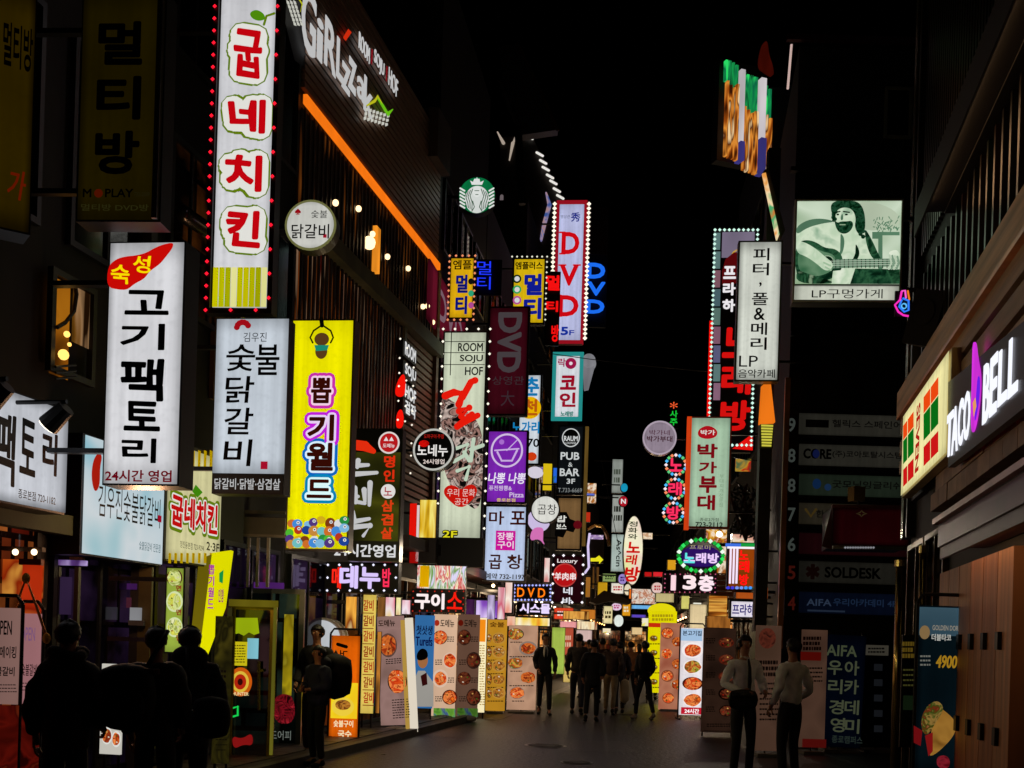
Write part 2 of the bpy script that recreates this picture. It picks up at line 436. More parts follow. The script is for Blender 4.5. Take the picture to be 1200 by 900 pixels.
def manhole(px, py_d, r, label):
    p = ground(px, py_d); e = bpy.data.objects.new('manhole_cover', None); C.objects.link(e); e.location = p
    tag(e, label, 'manhole cover', 'covers in the road')
    bm = bmesh.new(); add_cyl(bm, (0, 0, -.02), (0, 0, .008), r, n=32); bm_link('rim', bm, D('8a857c', .35, .5), e)
    bm = bmesh.new(); add_cyl(bm, (0, 0, -.02), (0, 0, .012), r*.86, n=32); bm_link('lid', bm, D('2a2725', .5, .7), e)
    bm = bmesh.new()
    for i in range(-3, 4):
        h = math.sqrt(max(0, (r*.8)**2-(i*r*.22)**2)); add_box(bm, -h, i*r*.22-.012, .012, h, i*r*.22+.012, .018)
    bm_link('tread_bar', bm, D('77726a', .4, .6), e)
manhole(643, 17.2, .33, 'round iron cover in the road, nearest the camera and brightest')
manhole(735, 25.5, .26, 'smaller iron cover farther up the road by the walkers')
manhole(680, 14.9, .22, 'small dark iron cover low in the empty foreground')
def litter(px, d, label, s_=.05, col='cfc8bb'):
    p = ground(px, d); bm = bmesh.new()
    pts = [(s_*random.uniform(.6, 1.2)*math.cos(a), s_*random.uniform(.4, .9)*math.sin(a), .012+random.uniform(0, .02)) for a in [i*1.05 for i in range(6)]]
    c = bm.verts.new((0, 0, .035)); V = [bm.verts.new(q) for q in pts]
    for i in range(6): bm.faces.new((V[i], V[(i+1) % 6], c))
    bm.faces.new(V[::-1])
    o = bm_link('litter', bm, D(col, .7)); o.location = p; tag(o, label, 'litter')
litter(640, 22.5, 'crumpled pale paper scrap on the road near the suited man')
litter(770, 18.6, 'tiny white scrap on the empty road to the right', .04)
litter(452, 15.0, 'flattened grey scrap beside the glowing orange board', .05, '8a8378')

# ------------------------------------------------------------ buildings
def building(name, label, a, b, depth, h, mat, side='L'):
    """a = near corner, b = far corner of the street front; local frame: x along the front to the right as seen, front at y=0"""
    p, q = (a, b) if side == 'L' else (b, a)
    P0, yaw = plane2(p, q); Ln = math.hypot(q[0]-p[0], q[1]-p[1])
    t = T(name, label, 'building', P0, yaw); t.len = Ln
    bm = bmesh.new(); add_box(bm, 0, 0, -.3, Ln, depth, h)
    t.part('wall', bm, mat)
    return t
def lbox(t, name, x0, y0, z0, x1, y1, z1, mat, parent=None):
    bm = bmesh.new(); add_box(bm, x0, y0, z0, x1, y1, z1); return t.part(name, bm, mat, parent)
def window(t, x0, z0, x1, z1, pane, fr=D('26282a', .4, .5), mull=1, w_=.06, rec=.0):
    bm = bmesh.new()
    for q in ((x0, z0, x0+w_, z1), (x1-w_, z0, x1, z1), (x0+w_, z0, x1-w_, z0+w_), (x0+w_, z1-w_, x1-w_, z1)):
        add_box(bm, q[0], -.06, q[1], q[2], .01, q[3])
    for i in range(1, mull+1):
        xm = x0+(x1-x0)*i/(mull+1); add_box(bm, xm-.02, -.05, z0+w_, xm+.02, .01, z1-w_)
    f = t.part('window', bm, fr)
    for i in range(mull+1):
        a = x0+w_ if i == 0 else x0+(x1-x0)*i/(mull+1)+.02
        b = x1-w_ if i == mull else x0+(x1-x0)*(i+1)/(mull+1)-.02
        bm = bmesh.new(); add_box(bm, a, -.02, z0+w_, b, -.01, z1-w_); t.part('pane', bm, pane, f)
    return f
SHARED = {}
def shared_box(key, dx, dy, dz, mat):
    if key not in SHARED:
        bm = bmesh.new(); add_box(bm, 0, 0, 0, dx, dy, dz); me = bpy.data.meshes.new(key[0]); bm.to_mesh(me); bm.free(); me.materials.append(mat); SHARED[key] = me
    return SHARED[key]
def piece(t, name, key, dims, mat, loc, parent=None):
    o = bpy.data.objects.new(name, shared_box((name, key), *dims, mat)); C.objects.link(o); o.parent = parent or t.e; o.location = loc; return o
def SHOP(a, b, c, lit=.5, bw=.5, bh=.22, light=False):
    """a shop interior seen through glass: shelves, posters and lamps as blocks of light and dark"""
    k = ('S', a, b, c, lit, bw)
    if k in _m: return _m[k]
    m, n, o = _new("interior")
    tc = n.nodes.new("ShaderNodeTexCoord"); mp = n.nodes.new("ShaderNodeMapping"); mp.inputs['Rotation'].default_value = (R(90), 0, 0)
    n.links.new(tc.outputs['Object'], mp.inputs[0])
    br_ = n.nodes.new("ShaderNodeTexBrick"); n.links.new(mp.outputs[0], br_.inputs['Vector'])
    br_.inputs['Scale'].default_value = 1; br_.inputs['Brick Width'].default_value = bw; br_.inputs['Row Height'].default_value = bh
    br_.inputs['Mortar Size'].default_value = .03; br_.offset = .37; br_.squash = .6; br_.squash_frequency = 3; br_.inputs['Bias'].default_value = -.35
    for q, h in (('Color1', a), ('Color2', b), ('Mortar', c)): br_.inputs[q].default_value = lin(h)+(1,)
    ns = n.nodes.new("ShaderNodeTexNoise"); ns.inputs['Scale'].default_value = 1.1; ns.inputs['Detail'].default_value = 4; n.links.new(tc.outputs['Object'], ns.inputs['Vector'])
    mr = n.nodes.new("ShaderNodeMapRange"); mr.inputs[1].default_value = .42; mr.inputs[2].default_value = .68; mr.inputs[3].default_value = .02*lit; mr.inputs[4].default_value = lit
    n.links.new(ns.outputs[0], mr.inputs[0])
    e = n.nodes.new("ShaderNodeEmission"); n.links.new(br_.outputs[0], e.inputs[0]); n.links.new(mr.outputs[0], e.inputs[1])
    g = n.nodes.new("ShaderNodeBsdfGlossy"); g.inputs['Roughness'].default_value = .06; g.inputs['Color'].default_value = (.08, .08, .08, 1)
    ad = n.nodes.new("ShaderNodeAddShader"); n.links.new(e.outputs[0], ad.inputs[0]); n.links.new(g.outputs[0], ad.inputs[1])
    n.links.new(ad.outputs[0], o.inputs[0]); m.cycles.emission_sampling = 'FRONT_BACK' if light else 'NONE'
    _m[k] = m
    return m
WARM = SHOP('281404', '8a4a18', '100804', .5, .8, .4)
DIM = SHOP('060504', '241808', '020202', .6)
PURP = SHOP('0a0610', '6a4880', '08050c', .28, .9, .55)
REDI = SHOP('5a1408', 'c87030', '100402', .8, .3, .4)

# left near block (under the old game-room signs)
Lpt = lambda Y: (-3.4+(Y-14.8)*.2077, Y)
b0 = building('brick_building', 'dark building at the left edge with dim barred windows and lit restaurant front', Lpt(6.5), Lpt(11.95), 9, 13, D('14110f', .8, 0, .4, 3, .3))
for i, (z0, z1) in enumerate(((5.2, 7.2), (8.2, 10.2))):
    for j in range(3): window(b0, .5+j*1.75, z0, 1.8+j*1.75, z1, GLASS() if (i or j != 2) else GLASS(), mull=1)
for j, mt in enumerate((REDI, REDI, PURP)): window(b0, .3+j*1.8, .15, 1.9+j*1.8, 2.85, mt, mull=1)
lbox(b0, 'drainpipe', 5.25, -.16, 0, 5.37, -.04, 12.6, D('3a3632', .5, .3))

b1 = building('narrow_building', 'narrow dark building between the game room sign and the slatted building', Lpt(12.0), Lpt(15.6), 9, 14, D('11100f', .8, 0, .4, 3, .3))
b1.c = (240, 300)
lbox(b1, 'metal_panel', 1.75, -.08, 4.6, 2.35, 0, 13.5, D('3d453f', .4, .5, .3, 2))
for z0 in (5.2, 8.0, 10.8):
    window(b1, .2, z0, 1.6, z0+1.9, WARM if z0 < 6 else GLASS(), mull=2)
    window(b1, 2.5, z0, 3.6, z0+1.9, GLASS(), mull=1)
window(b1, .1, .15, 1.5, 2.75, PURP, mull=2); window(b1, 1.7, .15, 3.4, 2.75, PURP, mull=1)
bm = bmesh.new()
add_tube(bm, [(-.0, -.3, 6.1), (.9, -.3, 6.15), (1.25, -.32, 6.0), (1.35, -.32, 5.6), (1.4, -.32, 4.7)], .09, 10)
b1.part('air_duct', bm, D('8a8782', .25, .9), smooth=True)
lbox(b1, 'plaster_panel', 1.3, -.06, 4.4, 2.6, 0, 5.75, D('5f4730', .7))

b2 = building('slatted_building', 'brown three storey pub building with horizontal siding, vertical slats and an orange light strip', Lpt(15.62), Lpt(22.5), 9, 11.8, D('12100e', .7, 0, .3, 3))
n_ = b2.len
bm = bmesh.new()
for k in range(20):
    z = 9.32+k*.122; add_box(bm, .02, -.07, z, n_, -.005, z+.085)
b2.part('siding', bm, D('9a7660', .45, .1, .35, 4, .1, (.3, 1, 6)))['kind'] = 'stuff'
bm = bmesh.new()
for k in range(24):
    z = 4.2+k*.13; add_box(bm, n_-2.05, -.07, z, n_-.15, -.005, z+.085)
b2.part('lower_siding', bm, D('a88a70', .5, .1, .35, 4, .1, (.3, 1, 6)))['kind'] = 'stuff'
lbox(b2, 'light_strip', 0, -.12, 9.08, n_, -.06, 9.21, E('ff7a14', .95, .12, 3, (1, 1, 1), True))
lbox(b2, 'beam', 0, -.24, 7.3, n_, -.02, 7.56, D('5a5636', .6, .1))
lbox(b2, 'parapet', n_-.9, -.25, 11.0, n_+.05, .4, 11.95, D('4a3d36', .6))
lbox(b2, 'lit_storey', .05, .0, 7.6, n_-.1, .02, 9.05, MIX(['040302', '0c0603', '060403', '6a3810', '0a0503'], 1.1, .7, False, (2.2, 1, .5))).location.y = -.03
lbox(b2, 'lit_lower_storey', .05, .0, 4.3, n_-2.1, .02, 7.3, MIX(['040302', '120804', '8a4418', '0a0502', 'b08868', '5a0f08'], 1.6, .5, False, (4, 1, .3))).location.y = -.03
for k in range(40): piece(b2, 'slat', 'a', (.05, .025, 1.45), D('241a14', .5), (.05+k*(n_-.2)/40, -.085, 7.6))
for k in range(30): piece(b2, 'slat', 'b', (.06, .03, 3.0), D('2a1f18', .5), (.05+k*(n_-2.2)/30, -.09, 4.3))
lbox(b2, 'corner_post', n_-2.2, -.12, 4.1, n_-2.06, 0, 7.3, D('7d7a55', .5))
lbox(b2, 'edge_post', n_-.14, -.14, 3.0, n_+.02, 0, 9.0, D('8a6a50', .5))
bm = bmesh.new()
for x, z in ((1.2, 8.15), (2.2, 8.45), (2.75, 8.1), (3.7, 8.2), (4.9, 8.4), (5.9, 8.0), (6.2, 8.1), (6.6, 7.9), (2.9, 8.3)):
    add_ball(bm, (x, -.12, z), .05 if x != 2.75 else .11)
b2.part('pendant_lamp', bm, E('ffd7a0', 2.2, light=True), smooth=True)['kind'] = 'stuff'
lbox(b2, 'lantern', 3.05, -.14, 7.75, 3.25, -.06, 8.5, E('ff9a28', .9, .4, 5))
bm = bmesh.new()
for k in range(26):
    add_bulb(bm, 4.0+(k % 3)*.42, -.3, 4.6+(k//3)*.27+random.uniform(0, .1), .022)
b2.part('fairy_lights', bm, E('fff4e0', 1.2))['kind'] = 'stuff'
for q in ((0.1, 2.2, PURP), (2.3, 4.6, WARM), (4.8, 7.4, WARM)): window(b2, q[0], .12, q[1], 2.75, q[2], mull=2)
lbox(b2, 'shop_canopy', 3.3, -.8, 3.15, n_-.1, 0, 3.35, D('2a201c', .6))

# left, beyond the bend
Lq = lambda Y: (-1.8+(Y-22.5)*.1378, Y)
far_left = [(22.6, 28.5, 15.5, 'dark tower with a green roundel sign and a red banner on its front'), (28.6, 36, 13, 'dark block behind the purple noodle sign'),
            (36.1, 46, 16, 'dark block behind the tall disc parlour sign'), (46.1, 60, 12, 'low dark block behind the black pub sign'), (60.1, 78, 11, 'farthest dark block on the left of the lane')]
for i, (y0, y1, h, lb) in enumerate(far_left):
    t = building('shop_building', lb, Lq(y0), Lq(y1), 8, h, D('141211', .8, 0, .4, 2, .2))
    Ln = t.len; k = 0
    for z in [3.9+2.9*j for j in range(int((h-4)/2.9))]:
        for x in [Ln*(.08+.31*j) for j in range(3)]:
            window(t, x, z, x+Ln*.24, z+1.5, (DIM, GLASS(), GLASS(), WARM)[(k*7+i) % 4], mull=1); k += 1
    for x in [Ln*(.03+.33*j) for j in range(3)]:
        window(t, x, .15, x+Ln*.3, 2.9, (WARM, REDI, SHOP('c87830', 'ffe0a0', '5a2c08', 2.2, .4, .5, True))[(int(x)+i) % 3], mull=1)
    lbox(t, 'shop_canopy', .2, -.6, 3.05, Ln-.2, 0, 3.25, D(('3a1410', '1e2a1c', '2a2420')[i % 3], .6))
    bm = bmesh.new()
    for j in range(7 if i >= 2 else 1): add_ball(bm, (Ln*(.04+.92*j/6 if i >= 2 else .8), -.64, 2.96), .042, u=8, v=6)
    t.part('canopy_bulbs', bm, E(('ffdca0', 'ffb060', 'ffe8d0')[i % 3], 9, light=True))['kind'] = 'stuff'

# right near block: convenience shop and taco shop
b3 = building('convenience_shop_building', 'dark right hand building with wood plank fascia over the convenience shop and taco shop', (3.06, 5.0), (4.85, 13.6), 9, 15, D('151412', .7, 0, .4, 3), side='R')

ff = wall_thing('tmp_map', 'x', 'x', 1100, 500, PR, 0)      # only used to read positions, removed below
def onR(px, py):
    C0 = Vector((0, 0, EYE)); n = Vector((math.sin(PR[1]), -math.cos(PR[1]), 0)); r = ray(px, py)
    k = (PR[0]-C0).dot(n)/r.dot(n); q = C0+r*k-PR[0]; return q.dot(Vector((math.cos(PR[1]), math.sin(PR[1]), 0))), q.z
bpy.data.objects.remove(ff.e)
Lr = b3.len
zt = onR(1066, 455)[1]; zb = onR(1115, 580)[1]
z0f = 3.35
for i, (za, zc, cl) in enumerate(((4.50, 4.80, 'e0bc90'), (4.27, 4.46, 'd8b48a'), (4.02, 4.20, 'd4b088'), (3.80, 3.95, 'd0aa80'))):
    for j in range(3):
        lbox(b3, 'plank', -.02+j*Lr/3+.004, -.16-(.05 if i == 0 else 0), za, (j+1)*Lr/3-.004, -.02, zc, D(cl, .5, 0, .35, 3, .2, (.25, 1, 5)))
lbox(b3, 'fascia_board', 0, -.06, 3.42, Lr, -.005, 4.5, D('1a1512', .6))
tw = .46
for r_ in range(2):
    for k in range(int(Lr/tw)):
        x = k*tw+(tw/2 if r_ else 0)
        if x+tw > Lr or x < onR(1105, 560)[0]: continue
        lbox(b3, 'tile', x+.006, -.13-random.uniform(0, .008), 3.06+r_*.175, x+tw-.006, -.02, 3.06+(r_+1)*.175-.008, D(random.choice(('b08a6c', 'a07a5e', 'bc9474')), .55, 0, .3, 5, .2))
lbox(b3, 'cornice', 2.75, -.16, 5.95, Lr, 0, 6.3, D('0d0c0c', .6))
bm = bmesh.new()
for k in range(60):
    add_box(bm, .5+k*.135, -.05, 6.3, .5+k*.135+.06, 0, 14.5)
b3.part('wall_rib', bm, D('4a473c', .3, .8, .3, 2))['kind'] = 'stuff'
for k in range(26):
    lbox(b3, 'rib', 1.0+k*.28, -.09, 4.84, 1.06+k*.28, -.01, 5.93, D(('16160f', '20140a', '0c1c14', '240a08', '14100a')[k % 5], .3, .4))  # rib tints stand in for coloured sign reflections on dark metal
lbox(b3, 'metal_column', -.03, -.12, 3.0, .16, .02, 14.8, D('9a967f', .22, .9, .3, 9, .6, (1, 1, .3)))
lbox(b3, 'metal_column', .24, -.1, 3.0, .34, .02, 14.8, D('5a594c', .3, .8, .3, 3))
xa = 4.45
lbox(b3, 'awning_box', xa, -.4, 2.50, Lr, -.02, 2.68, D('5a2038', .35, .2))
bm = bmesh.new(); add_box(bm, xa, -.45, 2.69, Lr, -.40, 2.735); b3.part('awning_rail', bm, D('c9a8a0', .3, .7))
nx_, nz_ = onR(1113, 547)
lbox(b3, 'neon_tube', nx_, -.22, nz_-.03, Lr, -.17, nz_+.02, E('ff1030', .9, 0, light=True))
lbox(b3, 'added_lip', 2.75, -.44, 5.72, Lr, -.42, 6.02, D('0d0c0c', .6)); lbox(b3, 'added_soffit', 2.75, -.42, 5.97, Lr, -.16, 6.02, D('0d0c0c', .6))  # lip and soffit added to hide the strip light behind them
lbox(b3, 'light_strip', 3.0, -.41, 5.92, Lr, -.37, 5.95, E('ffc890', 7, light=True))  # added strip light, hidden behind the lip, to brighten the planks
lbox(b3, 'glow_line_trim', .02, -.215, 4.46, Lr, -.15, 4.497, D('e09048', .3, .8))  # orange trim colour stands in for the warm glow line along the plank
lbox(b3, 'added_pelmet', xa, -.38, 2.40, Lr, -.35, 2.50, D('3a1826', .4))  # board added to hide the strip light under the awning
lbox(b3, 'light_strip', xa+.1, -.33, 2.475, Lr, -.30, 2.495, E('ffc890', 6.5, light=True))  # added hidden strip light that brightens the timber doors
# timber doors
for k in range(6):
    x = 3.0+k*.5
    lbox(b3, 'door_board', x+.01, -.14, .1, x+.49, -.03, 2.38, D(('c07c4e', 'b06f45', 'c98a5c')[k % 3], .55, 0, .3, 3, .25, (5, 1, .3)))
for k in range(6):
    lbox(b3, 'strap_hinge', 3.1+k*.5, -.17, 1.65, 3.2+k*.5, -.14, 1.78, D('141210', .5, .5))
    lbox(b3, 'strap_hinge', 3.1+k*.5, -.17, .95, 3.2+k*.5, -.14, 1.08, D('141210', .5, .5))
bm = bmesh.new(); add_cyl(bm, (3.93, -.16, .95), (3.93, -.24, .95), .03, n=10); add_cyl(bm, (3.93, -.24, .8), (3.93, -.24, 1.1), .018, n=8)
b3.part('door_handle', bm, D('b0a8a0', .3, .9))
for k, mt in enumerate((DIM, DIM)): window(b3, .15+k*1.3, .12, 1.35+k*1.3, 2.9, mt, fr=D('6a5a30', .3, .8), mull=1)

# right dark office block seen head-on, with the floor directory
b4 = T('office_block', 'black office block whose front carries a stack of dim floor directory panels', 'building', (4.9, 20.2, 0), 0)
b4.c = (1000, 500)
bm = bmesh.new()
pts = [(0, 0), (12, 0), (12, 10), (1.55, 10)]
lo = [bm.verts.new((x, y, -.3)) for x, y in pts]; hi = [bm.verts.new((x, y, 12.6)) for x, y in pts]
bm.faces.new(lo[::-1]); bm.faces.new(hi)
for i in range(4): bm.faces.new((lo[i], lo[(i+1) % 4], hi[(i+1) % 4], hi[i]))
b4.part('wall', bm, D('0c0b0b', .7, 0, .4, 2))
b4.box('roof_rail', 922, 43, 1075, 50, D('3a0c14', .4, .3), .05, .1)
bm = bmesh.new()
for i in range(20):
    a, c = b4.L(926-i*.22, 56+i*2.6); add_box(bm, a-.015, -.1, c-.02, a+.02, -.06, c+.015)
b4.part('corner_light', bm, E('d8b8b0', .8))['kind'] = 'stuff'
f_ = b4.frame('window', 1036, 103, 1068, 163, .05, D('6a6a55', .5), .05, .06)
b4.sheet('pane', 1039, 106, 1066, 160, GLASS(), .02, f_)
for yy in (200, 392):
    b4.box('ledge', 925, yy, 1060, yy+5, D('16140f', .6), .12, .12)
b4.box('side_post', 908, 450, 914, 760, D('d08a50', .3, .5), .5, .06)
b4.box('stone_pier', 889, 180, 903, 740, D('3b362c', .5, .2, .4, 3), .25, .2)

Rq = lambda Y: (6.6+(Y-30.3)*.0955, Y)
far_right = [(30.4, 38, 17, 'tall dark block behind the karaoke sign column'), (38.1, 50, 9, 'low dark block behind the lit green stew sign'), (50.1, 64, 12, 'dark block behind the ring shaped karaoke lights'), (64.1, 84, 10, 'farthest dark block on the right of the lane')]
for i, (y0, y1, h, lb) in enumerate(far_right):
    t = building('shop_building', lb, Rq(y0), Rq(y1), 8, h, D('131110', .8, 0, .4, 2, .2), side='R')
    Ln = t.len; k = 0
    for z in [4.2+2.9*j for j in range(int((h-4)/2.9))]:
        for x in [Ln*(.08+.31*j) for j in range(3)]:
            window(t, x, z, x+Ln*.24, z+1.5, (GLASS(), DIM, GLASS())[(k*5+i) % 3], mull=1); k += 1
    for x in [Ln*(.03+.33*j) for j in range(3)]:
        window(t, x, .15, x+Ln*.3, 2.9, (SHOP('c87028', 'ffd890', '4a2008', 2.0, .5, .4, True), REDI, WARM)[(int(x)+i) % 3], mull=1)
    lbox(t, 'shop_canopy', .2, -.6, 3.05, Ln-.2, 0, 3.25, D(('5a3018', '1e2a1c', '4a1814')[i % 3], .6))
    bm = bmesh.new()
    for j in range(7 if i >= 2 else 1): add_ball(bm, (Ln*(.04+.92*j/6 if i >= 2 else .8), -.64, 2.96), .042, u=8, v=6)
    t.part('canopy_bulbs', bm, E(('ffb868', 'ffe8d0', 'ffc890')[i % 3], 9, light=True))['kind'] = 'stuff'
te = T('end_building', 'low building closing the far end of the lane behind the lit shop signs', 'building', (4.5, 90, 0), 0)
bm = bmesh.new(); add_box(bm, 0, 0, -.3, 13, 8, 6.5); te.part('wall', bm, D('16120f', .8))
for k in range(6): window(te, .4+k*2.1, .2, 2.2+k*2.1, 2.8, (WARM, REDI, SHOP('c87830', 'ffe0a0', '5a2c08', 2.2, .4, .5, True))[k % 3], mull=1)
for k in range(6): window(te, .4+k*2.1, 3.6, 2.0+k*2.1, 5.2, DIM, mull=1)

def lines(t, x0, y0, x1, n, mat, dy=2.4, h=1.1, y=.008, seed=0):
    """rows of print too small to read: short broken dashes"""
    r_ = random.Random(seed); bm = bmesh.new()
    for i in range(n):
        x = x0
        while x < x1-1:
            w_ = r_.uniform(1.2, 3.2)
            a, b, c, d = t.rect(x, y0+i*dy, min(x1, x+w_), y0+i*dy+h); add_box(bm, a, -y, b, c, -y+.002, d); x += w_+r_.uniform(.5, 1)
    o = t.part('small_print', bm, mat); o['kind'] = 'stuff'; return o

# ------------------------------------------------------------ signs on the left
WH = 'e6e6ea'
def chili(t, pts, mat, y=.014): return t.poly('red_shape', pts, mat, y)
GP = 'projecting light box signs'
# old game-room signs, not lit; faint face glow stands in for street light
s = sign('game_room_sign', 'unlit yellow game room sign cut by the left edge of the picture, topmost', (-40, -20, 40, 268), 8.9, BOX('6b5200', .16, .3, .3), yaw=R(35), group='unlit yellow game room signs')
s.text('멀티방', 3, 30, 38, 82, INK, .02); s.text('가', 8, 200, 30, 235, E('7a1c00', .5), .03, shear=.2)
s = sign('game_room_sign', 'tall unlit yellow sign with three black characters and small wordmark at its foot', (93, -12, 192, 260), 11.6, BOX('4a3c00', .16, .3, .5), group='unlit yellow game room signs')
s.vtext('멀티방', 114, 26, 166, 218, INK, .05, fill=.80)
s.text('M', 98, 222, 108, 232, INK, .03); s.disc('logo_dot', 116, 227, 5, 5, E('7a2000', .3)); s.text('PLAY', 124, 222, 157, 232, INK, .03)
s.text('733-2009', 158, 226, 176, 231, E('333019', .3), 0); s.text('멀티방 DVD방', 96, 240, 175, 248, E('3a3818', .4), .01)
s.box('metal_edge', 184, -12, 190, 258, D('9a8c88', .3, .8), .05, .06)
# white meat sign
s = sign('meat_restaurant_sign', 'tall white light box with round black characters and a red flame at its top', (124, 283, 214, 569), 11.2, BOX(WH, .86, .12, .55), group=GP, thick=.28)
fl = [(127, 313), (137, 304), (148, 301), (160, 300), (172, 297), (182, 291), (192, 287), (204, 284.5), (203, 291), (196, 300), (188, 310), (176, 318), (170, 327), (158, 333), (150, 340), (140, 340), (126, 337)]
s.poly('flame', fl, E('e00d06', .75), .012)
s.text('숙', 131, 311, 153, 334, E('ffe000', .95), .03, .018, rot=0, wob=.03); s.text('성', 157, 301, 178, 321, E('ffe000', .95), .02, .018, wob=.03)
for ch, bx in zip('고기팩토리', ((147, 340, 199, 370), (142, 380, 194, 411), (142, 421, 193, 471), (146, 470, 189, 506), (143, 514, 184, 543))):
    s.text(ch, *bx, INK, .045, wob=.012)
s.text('24시간 영업', 124, 551, 202, 565, E('8c0820', .5), .025)
# chicken sign with bulbs
s = sign('chicken_sign', 'very tall white chicken sign with fat red characters, green outlines and red bulb border', (253, -30, 322, 363), 13.6, BOX(WH, .84, .14, .7), group=GP, thick=.25)
gr, wt = E('7a9a10', .6), E('f0efe8', .85)
for ch, bx in zip('굽네치킨', ((274, 34, 308, 94), (267, 118, 312, 158), (264, 182, 308, 226), (265, 248, 306, 292))):
    s.text(ch, bx[0]-9, bx[1]-8, bx[2]+9, bx[3]+8, gr, .25, .012, wob=.03, name='lettering_outline'); s.text(ch, bx[0]-7, bx[1]-6, bx[2]+7, bx[3]+6, wt, .20, .015, wob=.03, name='lettering_outline')
    s.text(ch, *bx, E('d30410', .8), .075, .022, wob=.03)
s.poly('leaf', [(293, 16), (301, 12), (310, 17), (312, 24), (303, 26), (295, 22)], E('5aa010', .7), .02)
s.stroke('leaf_stem', [(310, 30), (313, 20), (322, 17)], 3, E('7a9a10', .6), .02)
for i in range(9):
    s.box('yellow_tube', 250+i*7.1, 314, 256+i*7.1, 360, E(('d8d200', 'c8c800', 'b4b800', 'f8f4a0', 'd0cc00')[i % 5], .8, .15), .02, .015)
pts = edge(250, -30, 323, 366, 14)
s.bulbs([p for i, p in enumerate(pts) if i % 4 != 3], .022, E('ff1830', 1.3), .08)
s.frame('frame', 248, -34, 326, 369, .05, D('2a2320', .4, .6), .06, .14)
# charcoal chicken vertical
s = sign('dakgalbi_sign', 'bluish white light box with thin brush characters and a black strip below', (251, 373, 335, 579), 13.7, None, group=GP)
s.sheet('face', 252, 374, 336, 555, BOX('d5dee8', .86, .14, .6), .008)
s.sheet('menu_strip', 249, 556, 332, 578, D('141616'), .012)
s.text('닭갈비·닭발·삼겹살', 252, 561, 329, 574, E('d8d8d8', .7), .012, .018)
for i in range(7):
    a = math.pi*(.15+i*.8/6); s.disc('ember', 286+7*math.cos(a)-1, 385-7*math.sin(a), 3.4, 3.4, E('b8101c', .7), .014)
s.text('김우진', 286, 390, 313, 401, E('303238', .3), 0)
s.vtext('숯닭갈비', 264, 404, 298, 552, INK, .012, fill=.85, shear=.05); s.text('불', 300, 404, 328, 440, INK, .012)
s.sheet('red_seal', 306, 541, 314, 550, E('c01030', .7), .014)
# round sign
s = T('round_dakgalbi_sign', 'round white sign with small brush characters on the front of the slatted building', 'sign', at(364, 264, clear_left(334, 15.2, 0.45)), yaw_for(264), GP); s.c = (364, 264)
s.disc('cabinet', 364, 264, 30, 29.5, D('5a5a40', .4, .5), 0, .2); s.ring('rim', 364, 264, 30, 29.5, 2.5, E('7a7a48', .7), .012)
s.disc('face', 364, 264, 28, 27.5, BOX('d8d8d0', .85, .1, .75), .01)
s.text('닭갈비', 342, 263, 386, 280, INK, .01); s.text('숯불', 365, 247, 384, 256, INK, .0); s.text('♠', 346, 245, 353, 252, E('b8101c', .6), 0); s.sheet('red_seal', 379, 275, 383, 279, E('c01030', .6), .014)
bm = bmesh.new(); add_box(bm, -.3, .05, -.02, .0, .09, .02); add_box(bm, -.9, .05, -.02, -.3, .09, .02); s.part('bracket', bm, STEEL)
# yellow toy world sign
s = sign('claw_game_sign', 'bright yellow light box with outlined brown characters and toys crowded at its foot', (338, 374, 412, 645), 15.4, BOX('f7ee00', .93, .06, .85), group=GP, cab=D('5a4a30', .4, .4))
br = E('56180c', .35)
for ch, bx, (o1, o2) in zip('뽑기월드', ((365, 443, 389, 473), (361, 486, 392, 517), (360, 519, 391, 552), (360, 562, 389, 584)),
        ((E('d030b0', .9), E('ffd8f0', .9)), (E('c81ce0', .9), E('f4d8ff', .9)), (E('1070d0', .8), E('e0f4ff', .95)), (E('0890c8', .8), E('e0ffff', .95)))):
    s.text(ch, bx[0]-6, bx[1]-6, bx[2]+6, bx[3]+6, o1, .15, .012, name='lettering_outline')
    s.text(ch, bx[0]-2.5, bx[1]-2.5, bx[2]+2.5, bx[3]+2.5, o2, .10, .015, name='lettering_outline')
    s.text(ch, *bx, br, .05, .019)
s.stroke('claw', [(377, 374), (378, 382)], 5, D('3c3c34'), .02)
s.stroke('claw_arm', [(377, 382), (368, 388), (364, 396), (367, 402)], 2, D('3c3c34'), .018); s.stroke('claw_arm', [(379, 382), (388, 388), (391, 396), (388, 402)], 2, D('3c3c34'), .018)
s.disc('printed_toy', 377.5, 398, 8.5, 7.5, E('6e4a22', .6), .02); s.disc('printed_toy', 377, 412, 7, 9, E('6e4a22', .6), .02); s.poly('printed_scarf', [(369, 405), (386, 405), (384, 411), (371, 412)], E('1f9e84', .7), .024)
cl = ['e0782c', '4a98e8', '8ac8f0', '5a3c8a', 'e8c01c', '8a4018', 'f0f0ee', '2c9a48', '58c838', 'c83c20', '2048a0', 'd89440', '7ad0d0']
for i in range(30):
    r_ = random.Random(i); x = 341+(i % 8)*9.2+r_.uniform(-2, 2); y = 612+(i//8)*10+r_.uniform(-3, 3)
    if x > 404: x = 404
    q = r_.uniform(4.5, 6.5)
    if y+q > 643: y = 643-q
    s.disc('printed_toy', x, y, q, q*r_.uniform(.85, 1.1), E(cl[i % 13], .8), .012+.0012*i, thick=.001, n=16)
    if i % 2: s.disc('printed_toy', x+1, y-1.5, 2, 2, E('f4f4f4', .85), .0126+.0012*i, thick=.0005, n=10); s.disc('printed_toy', x+1, y-1.5, .9, .9, INK, .0132+.0012*i, thick=.0005, n=8)
